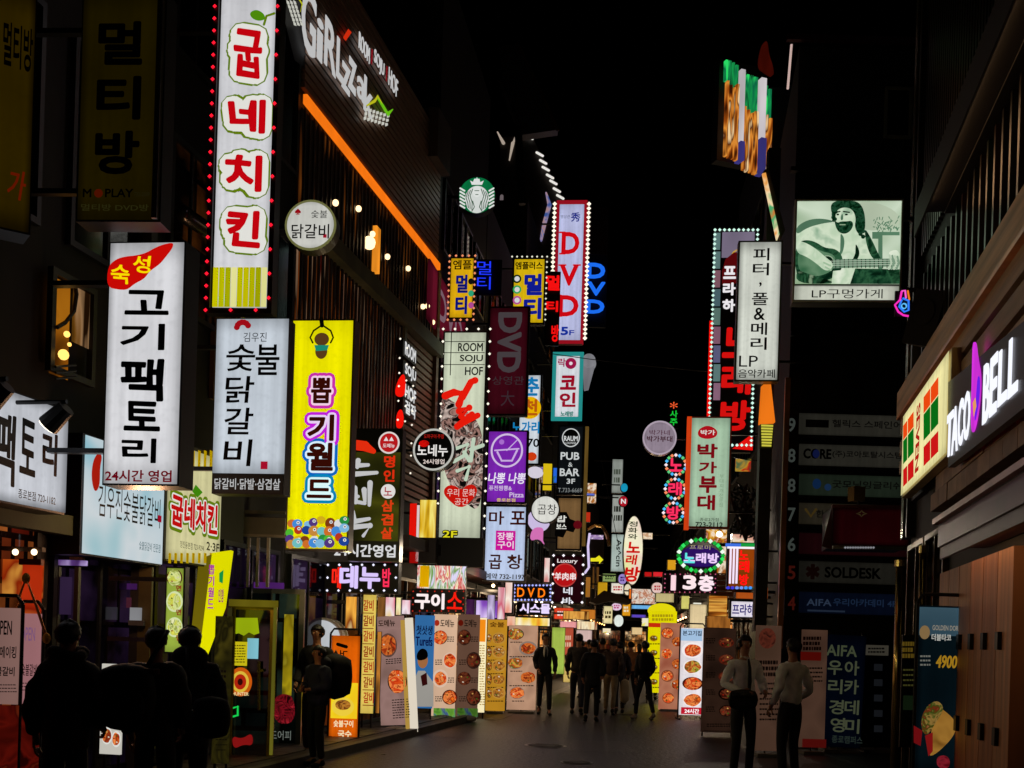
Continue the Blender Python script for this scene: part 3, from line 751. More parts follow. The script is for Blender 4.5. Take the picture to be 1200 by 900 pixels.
# facade light boxes: pack tori shop, dakgalbi shop, chicken awning
s = wall_thing('shop_fascia_sign', 'wide white shop sign with fat dark characters, lit by spotlights, at the left edge', 'sign', 38, 528, PL, .55); s.rc = 0
s.box('cabinet', -60, 455, 80, 590, CAB, -.02, .25); s.sheet('face', -58, 458, 79, 588, BOX('dfe2ea', .8, .2, .4), .0)
for ch, bx in zip('팩토리', ((-8, 484, 17, 569), (22, 491, 41, 558), (48, 507, 66, 557))): s.text(ch, *bx, D('1c1412') if ch != '리' else D('3a1c08'), .05, .01, wob=.012)
s.text('종로본점 720-1182', 20, 577, 64, 588, D('26262a'), .01, .01)
for px, py in ((8, 452), (78, 478)):
    t = wall_thing('spotlight', 'black spotlight over the ' + ('left' if px < 40 else 'right') + ' end of the wide white shop sign', 'lamp', px, py, PL, 1.0, 'spotlights over the white shop sign')
    bm = bmesh.new(); add_cyl(bm, (0, 0, 0), (.0, .16, -.14), .07, .09, 12); t.part('housing', bm, BLK)
    bm = bmesh.new(); add_cyl(bm, (.0, .165, -.145), (.0, .17, -.15), .075, n=12); t.part('lens', bm, E('fff0d8', 2.5, light=True))
    bm = bmesh.new(); add_cyl(bm, (0, 0, .05), (0, .9, .05), .018); t.part('arm', bm, BLK)
t = wall_thing('green_awning', 'dark green fabric awning under the wide white shop sign', 'awning', 40, 610, PL, .1)
bm = bmesh.new(); add_box(bm, -.9, -.16, -.1, .42, 0, .08); t.part('fabric', bm, D('26321c', .8))
s = wall_thing('shop_fascia_sign', 'pale blue shop sign with thin brush characters, beside the striped yellow chicken sign', 'sign', 146, 590, PL, .35)
s.box('cabinet', 97, 522, 193, 657, CAB, -.02, .3); s.sheet('face', 98, 524, 192, 655, MIX(['8cc8d8', 'c8dce4', 'dde6ea', 'a8d0d8'], .9, .8, False, light=True), .0)
s.text('김우진숯불닭갈비', 114, 576, 187, 612, D('20201f'), .0, .01)
s.poly('red_ember', [(108, 540), (114, 530), (119, 534), (116, 548), (116, 570), (110, 578), (106, 560)], E('c02010', .7), .01)
s.text('숯불닭갈비 전문점', 162, 636, 187, 646, E('30707a', .5), .0, .01); s.sheet('red_seal', 184, 604, 188, 612, E('c01030', .6), .012)
s = wall_thing('shop_fascia_sign', 'cream shop sign with yellow stripes above and below fat red characters', 'sign', 228, 594, PL, .35)
s.box('cabinet', 195, 523, 260, 662, CAB, -.02, .3); s.sheet('face', 196, 528, 259, 660, BOX('e6e0a8', .8, .1, .6), .0)
for i in range(9):
    s.sheet('yellow_stripe', 197+i*6.9, 528, 200+i*6.9, 550, E('c8a400', .75), .006); s.sheet('yellow_stripe', 197+i*6.9, 648, 200+i*6.9, 660, E('c8a400', .75), .006)
s.text('굽네치킨', 196, 578, 257, 628, gr, .14, .008, name='lettering_outline', wob=.02); s.text('굽네치킨', 198, 582, 255, 624, wt, .10, .010, name='lettering_outline', wob=.02); s.text('굽네치킨', 199, 584, 254, 622, E('d01010', .8), .07, .014, wob=.02)
s.poly('leaf', [(224, 576), (228, 568), (236, 577), (230, 583)], E('4a9a10', .7), .016)
s.text('청진동본점 723-9294', 210, 636, 238, 644, D('40382a'), 0, .01); s.text('2·3F', 241, 636, 256, 646, D('30281c'), .03, .01)
# the pub name on the siding
s = wall_thing('pub_letters', 'big white slanting pub name letters on the brown siding at roof level', 'sign', 392, 62, PL, .12)
def chan(t, txt, bx, mat, bold=.0, ext=.012, y=0, **k): return t.text(txt, *bx, mat, bold=bold, y=y, ext=ext, name='letter', **k)
LW = E('cfcfcf', .8, light=True)
for ch, bx in zip('GiRLzzak', ((353, -14, 370, 64), (371, 22, 378, 72), (380, 26, 394, 84), (394, 48, 404, 96), (400, 76, 410, 108), (408, 70, 417, 108), (418, 92, 428, 118), (426, 94, 437, 136))):
    chan(s, ch, bx, LW, .015)
s.poly('chili_tip', [(401, 44), (407, 34), (411, 38), (404, 48)], E('e03010', .8), .016)
for k in range(3):
    for j in range(7): s.poly('corn_kernel', [(427+j*4.2-k, 127+j*1.2+k*5), (430+j*4.2-k, 126+j*1.4+k*5), (430+j*4.2-k, 130+j*1.2+k*5), (427+j*4.2-k, 131+j*1.2+k*5)], E('d8d8cc', .8), .02)
    for j in range(6): s.poly('corn_kernel', [(334+j*1.6+k*4, 0+j*5), (337+j*1.6+k*4, 2+j*5), (338+j*1.6+k*4, 5.6+j*5), (335+j*1.6+k*4, 4.6+j*5)], E('d8d8cc', .8), .02)
s.stroke('corn_leaf', [(428, 124), (438, 118), (441, 113), (446, 121)], [2, 4, 4, 2], E('c8c820', .8), .026); s.stroke('corn_leaf', [(441, 116), (448, 126), (453, 134), (459, 128)], [3, 7, 6, 1], E('70c818', .8), .026)
s.stroke('corn_leaf', [(346, -5), (352, 5), (350, 14)], [4, 4, 1], E('c8c820', .8), .026)
for txt, bx in (('ROOM', (420, 46, 433, 66)), ('SOJU', (438, 65, 450, 86)), ('HOF', (455, 86, 466, 108))): chan(s, txt, bx, E('d4d4d4', .8), .0, .012)
s.poly('red_bar', [(434.5, 57), (436, 59), (435, 76), (433.5, 74)], E('a01020', .6), .016); s.poly('red_bar', [(452, 77), (453.3, 78.5), (452.3, 96), (451, 94)], E('a01020', .6), .016)
s.poly('back_board', [(330, -10), (420, 30), (470, 92), (466, 118), (440, 142), (350, 70)], D('15100e'), -.06)
# small signs on the slatted building's right bay
s = wall_thing('soju_wall_sign', 'small black and white wall sign over red chili neon on the pub front', 'sign', 480, 425, PL, .18)
for y0 in (403, 428, 452, 470): s.box('cabinet', 472, y0, 488, y0+20, BLK, .0, .12)
for i, tx in enumerate(('ROOM', 'SOJU', 'HOF', '걸작')): s.text(tx, 474, (405, 430, 454, 472)[i], 487, (405, 430, 454, 472)[i]+16, E('e8e8e8', .9), .05, .01)
s.poly('red_chili', [(458, 464), (462, 446), (470, 436), (472, 450), (470, 466)], E('ff1408', .9), .06); s.poly('red_chili', [(460, 502), (461, 484), (467, 478), (470, 490), (468, 502)], E('ff1408', .9), .06)
# do-menu black sign
s = sign('grill_sign', 'black and olive light box with white brush characters and orange-red side lettering', (410, 502, 470, 658), 18.0, MIX(['0b0b06', '1c1c08', '4a4a10', '101008'], .8, .8, False, (.6, 1, .8), light=True), group=GP, cab=D('3a3630', .4, .5))
s.sheet('top_band', 411, 503, 471, 530, D('060606'), .010)
s.stroke('red_brush', [(412, 521), (428, 523), (438, 529)], [12, 12, 6], E('f03010', .85), .014)
for p in ([(412, 546), (432, 545)], [(420, 540), (419, 548)], [(412, 556), (442, 554)], [(416, 572), (417, 588), (428, 590)], [(427, 574), (428, 588)], [(434, 566), (433, 592)], [(413, 600), (416, 608)], [(412, 612), (433, 608)], [(412, 618), (434, 616), (426, 628)], [(412, 580), (420, 582)]):
    s.stroke('white_brush', p, [6.5]*(len(p)-1)+[4], E('d4d4d4', .8), .014)
s.disc('red_roundel', 456, 519, 12.5, 13, E('e8dcd8', .9), .014); s.disc('red_roundel', 456, 519, 10.5, 11, E('c81c20', .8), .017); s.text('▲▲', 450, 512, 462, 517, E('f0e0e0', .9), 0, .02); s.text('도메뉴', 449, 520, 463, 525, E('f0e0e0', .9), .02, .02)
s.vtext('명인', 450, 534, 463, 567, E('e83010', .85), .05); s.disc('white_roundel', 455, 576, 8.5, 8.5, E('e8e4e0', .9), .014); s.text('노', 450, 571, 460, 581, E('c01830', .7), .01, .018)
s.vtext('삼겹살', 447, 586, 461, 634, E('e84014', .85), .05)
s.sheet('bottom_band', 408, 634, 468, 657, D('080808'), .012); s.text('24시간영업', 392, 638, 464, 653, E('e4e4e4', .85), .04, .02)
# LED band "menu"
s = wall_thing('led_band_sign', 'dark LED sign with violet-white characters and white dots above the glowing orange board', 'sign', 423, 677, PL, .6); s.e.rotation_euler.z = yaw_for(677); s.yaw = yaw_for(677); s.n = Vector((math.sin(s.yaw), -math.cos(s.yaw), 0)); s.t = Vector((math.cos(s.yaw), math.sin(s.yaw), 0))
s.box('cabinet', 381, 659, 467, 695, D('07060c'), 0, .2)
s.text('메', 389, 664, 400, 690, E('ff2818', 1), .05, .01); s.text('데누', 398, 663, 446, 690, E('dcc8ff', 1), .06, .014); s.text('밥', 448, 666, 458, 688, E('ff3058', 1), .05, .01)
s.bulbs(edge(384, 662, 464, 692, 13), .022, E('e8e8ff', 1.2), .01)
s.box('bracket', 418, 640, 421, 660, STEEL, -.05, .05)
s = sign('led_band_sign', 'dark LED sign with white and red characters above the blue poster board', (482, 691, 545, 718), 21.5, D('140406'), side='L')
s.text('구이', 486, 695, 521, 714, E('fff0f0', 1), .07, .014); s.text('소', 524, 694, 542, 714, E('ff2010', .9), .03, .014); s.bulbs(edge(484, 693, 543, 716, 9), .018, E('c03020', .8), .014)
# ROOM SOJU HOF gallery sign
s = sign('soju_pub_sign', 'tall cream sign with red and white brush characters on dark blossom print', (516, 388, 568, 632), 24.0, BOX('dce4c8', .85, .08, .7), group=GP)
for i, tx in enumerate(('ROOM', 'SOJU', 'HOF')): s.text(tx, (537, 539, 545)[i], 402+i*14, 566, 412+i*14, INK, .03)
for y in (400, 413, 427): s.sheet('printed_line', 520, y, 568, y+.8, D('202018'), .011)
s.sheet('printed_line', 528, 390, 529, 440, D('202018'), .011)
s.poly('blossom_print', [(517, 462), (530, 470), (545, 480), (566, 500), (566, 560), (562, 600), (545, 590), (520, 560), (516, 500)], MIX(['0a0908', '120e0c', 'b88c80', '140f0e', 'e8d0c4', '0e0c0a', '0e0c0a'], 3.2, .75, True, detail=2), .012)
for p, w_ in (([(522, 464), (532, 460), (542, 462), (538, 474)], 9), ([(542, 466), (552, 448), (557, 446)], 8), ([(538, 482), (550, 478), (541, 488), (553, 486), (536, 500)], 8), ([(536, 500), (550, 492), (560, 487)], 7)):
    s.stroke('red_brush', p, w_, E('ee1c0c', .9), .018)
for p in ([(531, 527), (548, 521), (544, 534), (532, 541)], [(544, 530), (550, 540)], [(555, 515), (552, 540)], [(552, 527), (566, 522)], [(536, 552), (550, 547), (546, 562)]):
    s.stroke('white_brush', p, 4.5, E('c8dcc4', .85), .018)
s.poly('red_heart', [(540, 598), (521, 582), (520, 573), (527, 568), (535, 570), (541, 575), (548, 568), (556, 568), (560, 575), (556, 584)], E('d8180c', .8), .018)
s.text('우리 문화', 524, 573, 557, 582, E('f8d8d0', .85), 0, .022); s.text('공간', 533, 584, 549, 592, E('f8d8d0', .85), 0, .022)
s.text('2F', 518, 621, 537, 631, INK, .12, .016, name='lettering_outline'); s.text('2F', 519, 622, 536, 630, E('e8e020', .9), .02, .02)
s.bulbs(edge(516, 386, 571, 634, 15, sides='TLR'), .03, E('fff6e0', 1.3), .03)
s = sign('blank_box', 'plain black box hanging under the cream pub sign', (490, 630, 566, 664), 23.6, None, cab=D('0d0b09'), bracket=True)
# round black grill sign
s = T('round_grill_sign', 'round black sign with white rim beside the red and cream pub sign', 'sign', at(508, 527, clear_left(484, 21.8, 0.45)), yaw_for(527), GP); s.c = (508, 527)
s.disc('cabinet', 508, 527, 24, 24.5, D('3a3835', .4, .5), 0, .22); s.disc('face', 508, 527, 22, 22.5, D('080706'), .01); s.ring('rim', 508, 527, 24, 24.5, 2.2, E('c8c8c0', .85), .02)
s.text('도마구이·주점', 497, 509, 520, 514, E('c02018', .8), .01); s.disc('red_dot', 497, 520, 6, 4, E('e01008', .9)); s.text('노네누', 489, 521, 525, 535, E('f0ece8', .95), .03, .018); s.text('24시영업', 496, 538, 521, 544, E('e8d8d0', .9), .03)
bm = bmesh.new(); add_box(bm, -1.1, .08, -.02, -.35, .12, .02); s.part('bracket', bm, STEEL)
# banner on the tower: dark red DVD, cloth glowing in place of light on it
s = wall_thing('fabric_banner', 'dull red banner with large pale letters on the front of the dark tower', 'banner', 522, 385, PL2, .1)
s.box('cloth', 502, 336, 546, 404, BOX('6a1428', .75, .3, .5), .0, .04); s.text('DVD', 512, 356, 542, 392, E('8a6a78', .7), .03, .01)
# siren roundel
s = T('coffee_roundel', 'round green coffee shop sign with white crowned long haired figure', 'sign', at(559, 229, clear_left(537, 26.5, 0.45)), yaw_for(229), GP); s.c = (559, 229)
s.disc('cabinet', 559, 229, 22, 22, D('101412'), 0, .2); s.disc('face', 559, 229, 21, 21, BOX('0a7a44', .8, .1, .9), .01)
s.disc('white_ground', 559, 234, 14, 16, E('dfe4e0', .85), .013)
hw = E('e4e8e4', .9); gn = E('04562c', .6)
for sx in (-1, 1):
    for k in range(4): s.stroke('hair_wave', [(559+sx*(5+k*2.6), 222+k*1.5), (559+sx*(8+k*2.4), 230+k), (559+sx*(5.5+k*2.6), 238), (559+sx*(6+k*2), 246-k)], .9, gn, .018)
    for k in range(6): s.stroke('tail_scale', [(559+sx*14.5, 224+k*4), (559+sx*19.5, 221+k*4)], 2, hw, .018)
s.disc('printed_face', 559, 225, 5, 6.5, hw, .02); s.stroke('printed_eyes', [(556.5, 224), (561.5, 224)], .8, gn, .024); s.stroke('printed_mouth', [(557.5, 228.5), (560.5, 228.5)], .8, gn, .024)
s.poly('crown', [(553, 217), (551, 212), (555, 214), (556, 210), (559, 213), (562, 210), (563, 214), (567, 212), (565, 217)], hw, .022); s.text('★', 556, 208, 562, 213, hw, 0, .024)
for k in range(2): s.stroke('body_line', [(554+k*10, 236), (556+k*6, 243), (553+k*12, 248)], 1, gn, .02)
bm = bmesh.new(); add_box(bm, -1.4, .08, -.03, -.4, .12, .03); s.part('bracket', bm, STEEL)
# yellow plus signs
s = sign('game_cafe_sign', 'narrow orange-yellow sign half hidden behind a lamp post, left of the blue neon', (526, 301, 556, 374), 30.0, BOX('f0b810', .85, .1, .7), group=GP)
s.text('엠플', 531, 305, 553, 316, INK, .02); s.vtext('멀티', 534, 322, 548, 372, E('101c90', .6), .09); s.bulbs(edge(526, 300, 556, 375, 7), .03, E('ff9a6a', .9), .02)
for k in range(3): s.disc('printed_dot', 552, 330+k*14, 3.2, 3.6, E(('101010', '30b080', 'c050a0')[k], .8), .016)
s = T('blue_neon', 'blue neon outline letters on the dark tower beside the orange-yellow sign', 'neon sign', at(567, 323, clear_left(556, 31, 0.45)), 0); s.c = (567, 323)
for ch, bx in (('멀', (559, 306, 576, 322)), ('티', (559, 324, 575, 339))): s.text(ch, *bx, E('2038ff', 1.1), .0, .0)
bm = bmesh.new(); add_box(bm, -.3, .1, -.4, .4, .16, .4); s.part('back_panel', bm, D('05060c'))
s = sign('game_cafe_sign', 'yellow sign with blue characters and three round dots, above the dull red sign', (600, 302, 639, 380), 35, BOX('e8c010', .88, .1, .75), group=GP)
s.text('엠플러스', 604, 307, 636, 316, INK, .04); s.vtext('멀티', 614, 321, 635, 377, E('1424b0', .6), .1, fill=.9)
for k in range(3): s.disc('printed_dot', 606, 327+k*12.5, 5, 5, E(('103018', '30b060', 'c050a0')[k], .8), .016); s.disc('printed_dot', 606, 327+k*12.5, 3, 3, E('e8e8e8', .8), .02)
s.bulbs(edge(599, 301, 640, 381, 6, sides='TR'), .03, E('f0f0d8', .9), .02)
# brown-red DVD sign in front; unlit, its weak glow stands in for light on it
s = sign('disc_parlour_sign', 'unlit maroon sign with large grey letters turned on their side', (571, 359, 619, 487), 29, BOX('4e0e1c', .5, .2, .5), group='disc parlour signs', cab=D('1a0a0e'))
s.text('DVD', 583, 366, 611, 437, E('4a4245', .8), .06, rot=-1); s.text('상영관', 577, 441, 614, 451, E('3c3034', .8), .0); s.text('大', 587, 458, 603, 476, E('3c2c32', .8), .0)
# tall DVD 5F
s = sign('disc_parlour_sign', 'tall pale sign with red serif letters, blue floor number and white bulbs down both sides', (650, 236, 685, 403), 51, BOX('c8ccf4', .85, .12, .75), group='disc parlour signs', cab=D('7a1020'))
s.frame('red_frame', 650, 236, 686, 403, .1, E('a81424', .7), .1, .2)
for ch, bx in zip('DVD', ((658, 272, 679, 298), (656, 310, 678, 335), (654, 346, 678, 371))): s.text(ch, *bx, E('d80814', .85), .045)
for x_, y_ in ((656, 272.5), (656, 297.5), (652, 346.5), (652, 370.5)): s.stroke('serif', [(x_, y_), (x_+6, y_)], 2, E('d80814', .85), .016)
for x_ in (655, 672): s.stroke('serif', [(x_, 310.8), (x_+8, 310.8)], 1.8, E('d80814', .85), .016)
s.text('秀', 669, 249, 680, 260, E('2030a0', .6), .03); s.text('영상관', 657, 252, 668, 256, E('606890', .6), 0); s.text('5', 657, 383, 666, 393, E('1838b0', .7), .06); s.text('F', 667, 387, 673, 393, E('1838b0', .7), .03)
s.bulbs(edge(648, 236, 688, 403, 5.2, sides='LR'), .075, E('fff4dc', 1.2), .16)
s = T('neon_letters', 'three bright blue neon letters stacked in the dark beside the tall bulb-edged sign', 'neon sign', at(698, 338, clear_left(686, 53, 0.3)), 0); s.c = (698, 338)
bm = bmesh.new(); add_box(bm, -.5, .1, -1.5, .45, .2, 2.6); s.part('back_panel', bm, D('06070c')); s.box('back_panel', 686, 245, 712, 300, D('30060a', .5), .2, .1)
for ch, bx in zip('DVD', ((688, 309, 709, 327), (688, 331, 709, 347), (687, 352, 708, 368))): s.text(ch, *bx, E('1c6cf0', 1), .05, .05, ext=.05, name='letter')
s = T('red_neon', 'red neon characters beside the left edge of the tall bulb-edged sign', 'neon sign', at(647, 360, clear_left(640, 46, 0.3)), 0); s.c = (647, 360)
for ch, bx in (('멀', (640, 323, 656, 341)), ('티', (640, 353, 654, 366)), ('방', (646, 381, 655, 401))): s.text(ch, *bx, E('f41010', 1), .12, .05)
s.box('back_panel', 640, 318, 656, 405, D('120406'), 0, .1)
# coin karaoke
s = sign('coin_karaoke_sign', 'white sign in a teal frame with crimson characters and a large mock microphone', (648, 414, 682, 492), 43, BOX('dfe4ea', .9, .08, .8), group=GP, cab=D('1a8a88'))
s.frame('teal_frame', 647, 413, 683, 493, .12, E('2a9c98', .75), .06, .12)
s.vtext('코인', 656, 440, 675, 480, E('b0102c', .7), .06, fill=.85); s.text('락', 654, 420, 663, 430, E('b01858', .7), .03); s.disc('flower', 669, 426, 6.5, 6.5, E('b01850', .7), .014); s.disc('flower', 669, 426, 2, 2, E('f0e0e8', .9), .018)
s.text('노래방', 657, 482, 672, 488, E('108878', .7), .06)
s.disc('microphone_head', 690, 423, 8, 8.5, E('8c8c92', .8, .3, 4), .02, .4); s.poly('microphone_handle', [(683, 428), (696, 429), (689, 455), (684, 456)], E('84848a', .75, .3, 4), .02, thick=.3)
# yellow/ blue spring sign
s = sign('noodle_house_sign', 'white and blue sign with a yellow sun, partly behind the purple sign', (607, 438, 634, 545), 33, BOX('dfe8f0', .85, .1, .7), group=GP)
s.text('춘', 614, 442, 632, 464, E('1480c0', .8), .05); s.disc('yellow_sun', 621, 478, 13, 13, E('f0b800', .9), .014); s.text('천', 613, 468, 630, 487, E('c86010', .8), .05, .02)
s.text('노가리', 600, 494, 632, 508, E('1488c8', .8), .05); s.text('070', 610, 514, 632, 524, INK, .03); s.disc('red_dot', 623, 535, 6, 5, E('e04010', .8))
# purple noodle sign
s = sign('noodle_sign', 'violet sign with a white ring around a bowl above a pale blue sign', (570, 504, 618, 590), 30, BOX('8c2cc8', .75, .12, .8), group=GP)
s.ring('white_ring', 594, 528, 19, 20, 2.2, E('e0c8f0', .85)); s.stroke('printed_bowl', [(583, 530), (588, 540), (600, 540), (606, 528)], 2.4, E('d8b8f0', .85)); s.stroke('printed_bowl', [(580, 528), (608, 526)], 1.8, E('d8b8f0', .85)); s.stroke('chopsticks', [(594, 528), (606, 516)], 1.2, E('d8b8f0', .85)); s.disc('steam', 588, 518, 3, 3, E('b878e0', .8))
s.text('나뽕 나뽕', 572, 554, 616, 567, E('f0e8f8', .95), .03, shear=.15); s.text('퓨전짬뽕&', 573, 569, 600, 575, E('d8c0e8', .9), .02); s.text('Pizza', 597, 577, 614, 583, E('d8c0e8', .9), .03); s.text('종로본점', 582, 584, 604, 588, E('e8c860', .9), .02)
s = sign('tripe_sign', 'pale blue sign with brown brush characters and a magenta seal, under the violet sign', (567, 592, 617, 682), 29.6, BOX('c8d8f8', .9, .1, .8), group=GP)
s.text('마', 573, 599, 591, 615, E('5a1c10', .4), .03); s.text('포', 598, 599, 616, 615, E('5a1c10', .4), .03); s.sheet('magenta_seal', 581, 622, 604, 645, E('d0149c', .9), .012); s.text('장뽕', 583, 624, 602, 633, E('f8e0f0', .9), .03, .018); s.text('구이', 583, 634, 602, 643, E('f8e0f0', .9), .03, .018)
s.text('곱', 573, 650, 588, 667, E('5a2818', .4), .02); s.text('창', 594, 650, 612, 667, E('5a2818', .4), .02); s.text('예약 732-1197', 569, 672, 615, 679, D('202030'), .02)
s.bulbs(edge(568, 592, 617, 682, 8, sides='TLR'), .03, D('15151c'), .02)
# raum / pub & bar
s = sign('pub_and_bar_sign', 'black sign with white capitals and a round white emblem at its top', (653, 498, 684, 580), 44, BOX('101316', .8, .1, .8), group=GP)
s.disc('emblem', 669, 513, 10.5, 11, E('d8dcdc', .85), .012); s.disc('emblem', 669, 513, 9.3, 9.8, D('0a0c0e'), .016); s.text('RAUM', 661, 511, 677, 517, E('e0e4e4', .9), .03, .02); s.text('LOUNGE', 663, 518, 675, 520.5, E('e0e4e4', .9), .0, .02)
s.text('PUB', 657, 530, 679, 539, E('d4d8d8', .85), .03); s.text('&', 666, 542, 671, 547, E('d4d8d8', .85), .0); s.text('BAR', 656, 549, 679, 558, E('d4d8d8', .85), .03); s.text('3F', 664, 561, 674, 567, E('d4d8d8', .85), .03); s.text('T.733-6669', 654, 572, 682, 577, E('909494', .8), .0)
s.box('gold_strip', 684, 500, 688, 640, E('8a6a30', .5, .4, 4), .05, .1)
s = sign('brown_board_sign', 'tan board with a black speech mark and small maroon disc, under the black pub sign', (652, 582, 682, 645), 43.6, BOX('8a6840', .7, .12, .7))
s.poly('black_shape', [(652, 600), (664, 600), (668, 608), (678, 612), (672, 624), (664, 622), (660, 630), (650, 628)], D('0e0c0a'), .012); s.text('밥', 652, 604, 664, 612, E('e8e8e0', .9), .04, .018); s.text('보스', 652, 614, 664, 620, E('e8e8e0', .9), .04, .018)
s.disc('maroon_disc', 677, 615, 5, 5, E('6a0c18', .7), .016); t_ = lines(s, 657, 585, 680, 1, E('6a4818', .6))
s = T('round_tripe_sign', 'round white sign with two dark characters over a white octopus shaped lamp', 'sign', at(639, 597, clear_left(622, 36, 0.3)), R(-5), GP); s.c = (639, 597)
s.disc('cabinet', 639, 597, 17, 16.5, D('201c20'), 0, .3); s.disc('face', 639, 597, 15.8, 15.3, BOX('e8e8e0', .9, .1, .85), .01); s.text('곱창', 630, 591, 652, 603, INK, .0)
s.disc('lamp_body', 631, 609, 13, 13, E('d8c8f0', .85), -.05, .3); s.poly('lamp_leg', [(624, 618), (638, 618), (634, 628), (639, 640), (631, 630), (620, 634)], E('e078c0', .85), .01, thick=.2)
s.disc('mascot_free_ball', 627, 553, 9, 6, E('e8e0f0', .8), .05, .3).name = 'white_ball'
# luxury lamb skewer sign
s = sign('lamb_skewer_sign', 'dark maroon sign with a red roundel of pale Chinese characters and scattered bulbs', (647, 650, 684, 708), 38, BOX('2a0810', .7, .2, .7), group=GP)
s.text('Luxury', 653, 655, 677, 661, E('f0e0e0', .9), .02); s.disc('red_roundel', 662, 674, 14, 14, E('c8403c', .8), .012); s.disc('red_roundel', 662, 674, 12.5, 12.5, E('c01418', .85), .016); s.text('羊肉串', 650, 671, 675, 680, E('fff0f0', .95), .02, .022)
s.text('네', 660, 688, 671, 697, E('e8e8f0', .9), .05); s.text('바', 659, 700, 670, 708, E('e8e8f0', .9), .05); s.bulbs(edge(648, 651, 683, 706, 12), .05, E('fff8ff', 1.1), .03)
# LED DVD small + screen golf
s = sign('led_dot_sign', 'small LED sign with orange letters in a blue dotted border', (602, 685, 646, 704), 32, D('06061c'), side='L')
s.text('D V D', 606, 689, 639, 700, E('ff7a10', 1.1), .03); s.bulbs(edge(603, 686, 645, 703, 4), .035, E('a8b0ff', 1.1), .03)
s = sign('led_band_sign', 'dark sign with thick violet-white characters under the orange LED letters', (607, 706, 646, 721), 31.6, D('0c0818'), side='L'); s.text('시스몰', 609, 707, 645, 719, E('e8d8ff', 1), .08)
# assorted small lights left of centre
s = wall_thing('striped_light_box', 'row of striped yellow, white and pink light boxes above the dark LED characters', 'sign', 515, 675, PL2, .8); s.yaw = R(-3); s.e.rotation_euler.z = s.yaw; s.n = Vector((math.sin(s.yaw), -math.cos(s.yaw), 0)); s.t = Vector((math.cos(s.yaw), math.sin(s.yaw), 0))
s.box('cabinet', 488, 662, 546, 691, CAB, -.02, .2); s.sheet('face', 489, 663, 546, 690, MIX(['f0c020', 'fff4d8', 'd83838', 'fff8f0', '6aa030', 'e8e0ff'], 2.6, .9, True, (2.5, 1, .7), light=True), .0); s.sheet('yellow_panel', 492, 663, 503, 688, E('f0b400', .95, .3, 3), .01)
s = sign('panel_light', 'vertical red and gold light panel beside the black box', (479, 590, 511, 660), 22.8, None, bracket=True)
s.sheet('red_face', 480, 590, 488, 640, E('e81408', .95, .1), .01); s.sheet('white_edge', 488, 592, 491, 658, E('e8d0d0', .9), .01); s.sheet('gold_face', 492, 586, 511, 630, MIX(['8a5a10', 'e8b820', 'fff080', 'c88a18'], 2, .9, False, (3, 1, .4), light=True), .012); s.sheet('red_face', 480, 645, 490, 660, E('9a0c08', .9), .01)
for i, (x0, y0, x1, y1, d, cols, lb) in enumerate(((556, 702, 590, 726, 26, ['2a0a30', '8a50c0', 'e8d0ff', '3a1840'], 'lit violet window display behind the banner boards'), (590, 680, 602, 720, 34, ['d84040', 'fff0e0', 'e86040'], 'thin red and white lit pillar beside the orange LED letters'), (594, 722, 646, 735, 36, ['e81808', 'f8d040', 'fff8e0', 'e07820'], 'row of red and cream light boxes under the violet characters'), (636, 652, 646, 684, 40, ['e81008', 'f0e8e0', 'd01010'], 'narrow red and white light box left of the maroon sign'))):
    s = sign('light_box', lb, (x0, y0, x1, y1), d, MIX(cols, 1.6, .95, False, (1.5, 1, .3), light=True), group='small light boxes', bracket=False, thick=.15)
# curved lamp posts and cables at the tower
for i, (pts, lb) in enumerate((([(547, 402), (549, 340), (548, 290), (544, 276), (536, 266)], 'pale curved lamp post in front of the half hidden orange sign'), ([(568, 360), (572, 330), (566, 305), (556, 294)], 'smaller curved lamp post right of the half hidden orange sign'))):
    t = T('street_lamp', lb, 'lamp', at(*pts[0], 27+i*3), 0, 'curved lamp posts'); t.c = pts[0]
    t.tube('pole', pts, .05, D('b8bcc0', .3, .8), 0, 8); 
    bm = bmesh.new(); a, b = t.L(*pts[-1]); add_ball(bm, (a, 0, b), .13, 1.6, 1, .6); t.part('lamp_head', bm, D('8a9498', .3, .6))
    a, b = t.L(*pts[0]); bm = bmesh.new(); add_cyl(bm, (a, 0, b), (a, 0, -t.P.z), .06); t.part('post', bm, D('3a3c3e', .4, .7))
# rooftop structure against the sky
t = T('rooftop_billboard', 'dark slanted billboard frame on a roof against the night sky', 'billboard', at(618, 100, 34), 0); t.c = (618, 100)
t.poly('panel', [(585, 55), (607, 50), (654, 152), (612, 158), (590, 110)], D('3a3028', .5), 0, thick=.4)
t.tube('edge_rail', [(607, 52), (630, 100), (654, 154)], .05, D('6a4a30', .4, .6)); t.tube('edge_rail', [(585, 95), (598, 130), (607, 148)], .05, D('8a8078', .4, .6)); t.tube('mast', [(617, 15), (607, 50)], .04, D('2a2c2e', .4, .6))
t.tube('support', [(607, 150), (612, 240)], .12, D('1a1816', .5))
t = T('facade_rib_lights', 'small white lit ribs stepping down the dark facade left of the bulb-edged sign', 'facade light', at(640, 200, 40), 0, ); t.c = (640, 200)
for k, (x, y) in enumerate(((620, 161), (632, 181), (636, 190), (639, 198), (644, 207), (648, 214), (652, 223), (656, 231))): t.stroke('lit_rib', [(x-3, y-2), (x+4, y+2)], 3, E('f0ece4', .9), .02)
for p in ([(583, 155), (590, 168)], [(597, 188), (601, 168)], [(600, 170), (605, 161)], [(605, 166), (612, 157)]): t.stroke('lit_rib', p, [1.5, 4], E('b8a898', .8), .02)
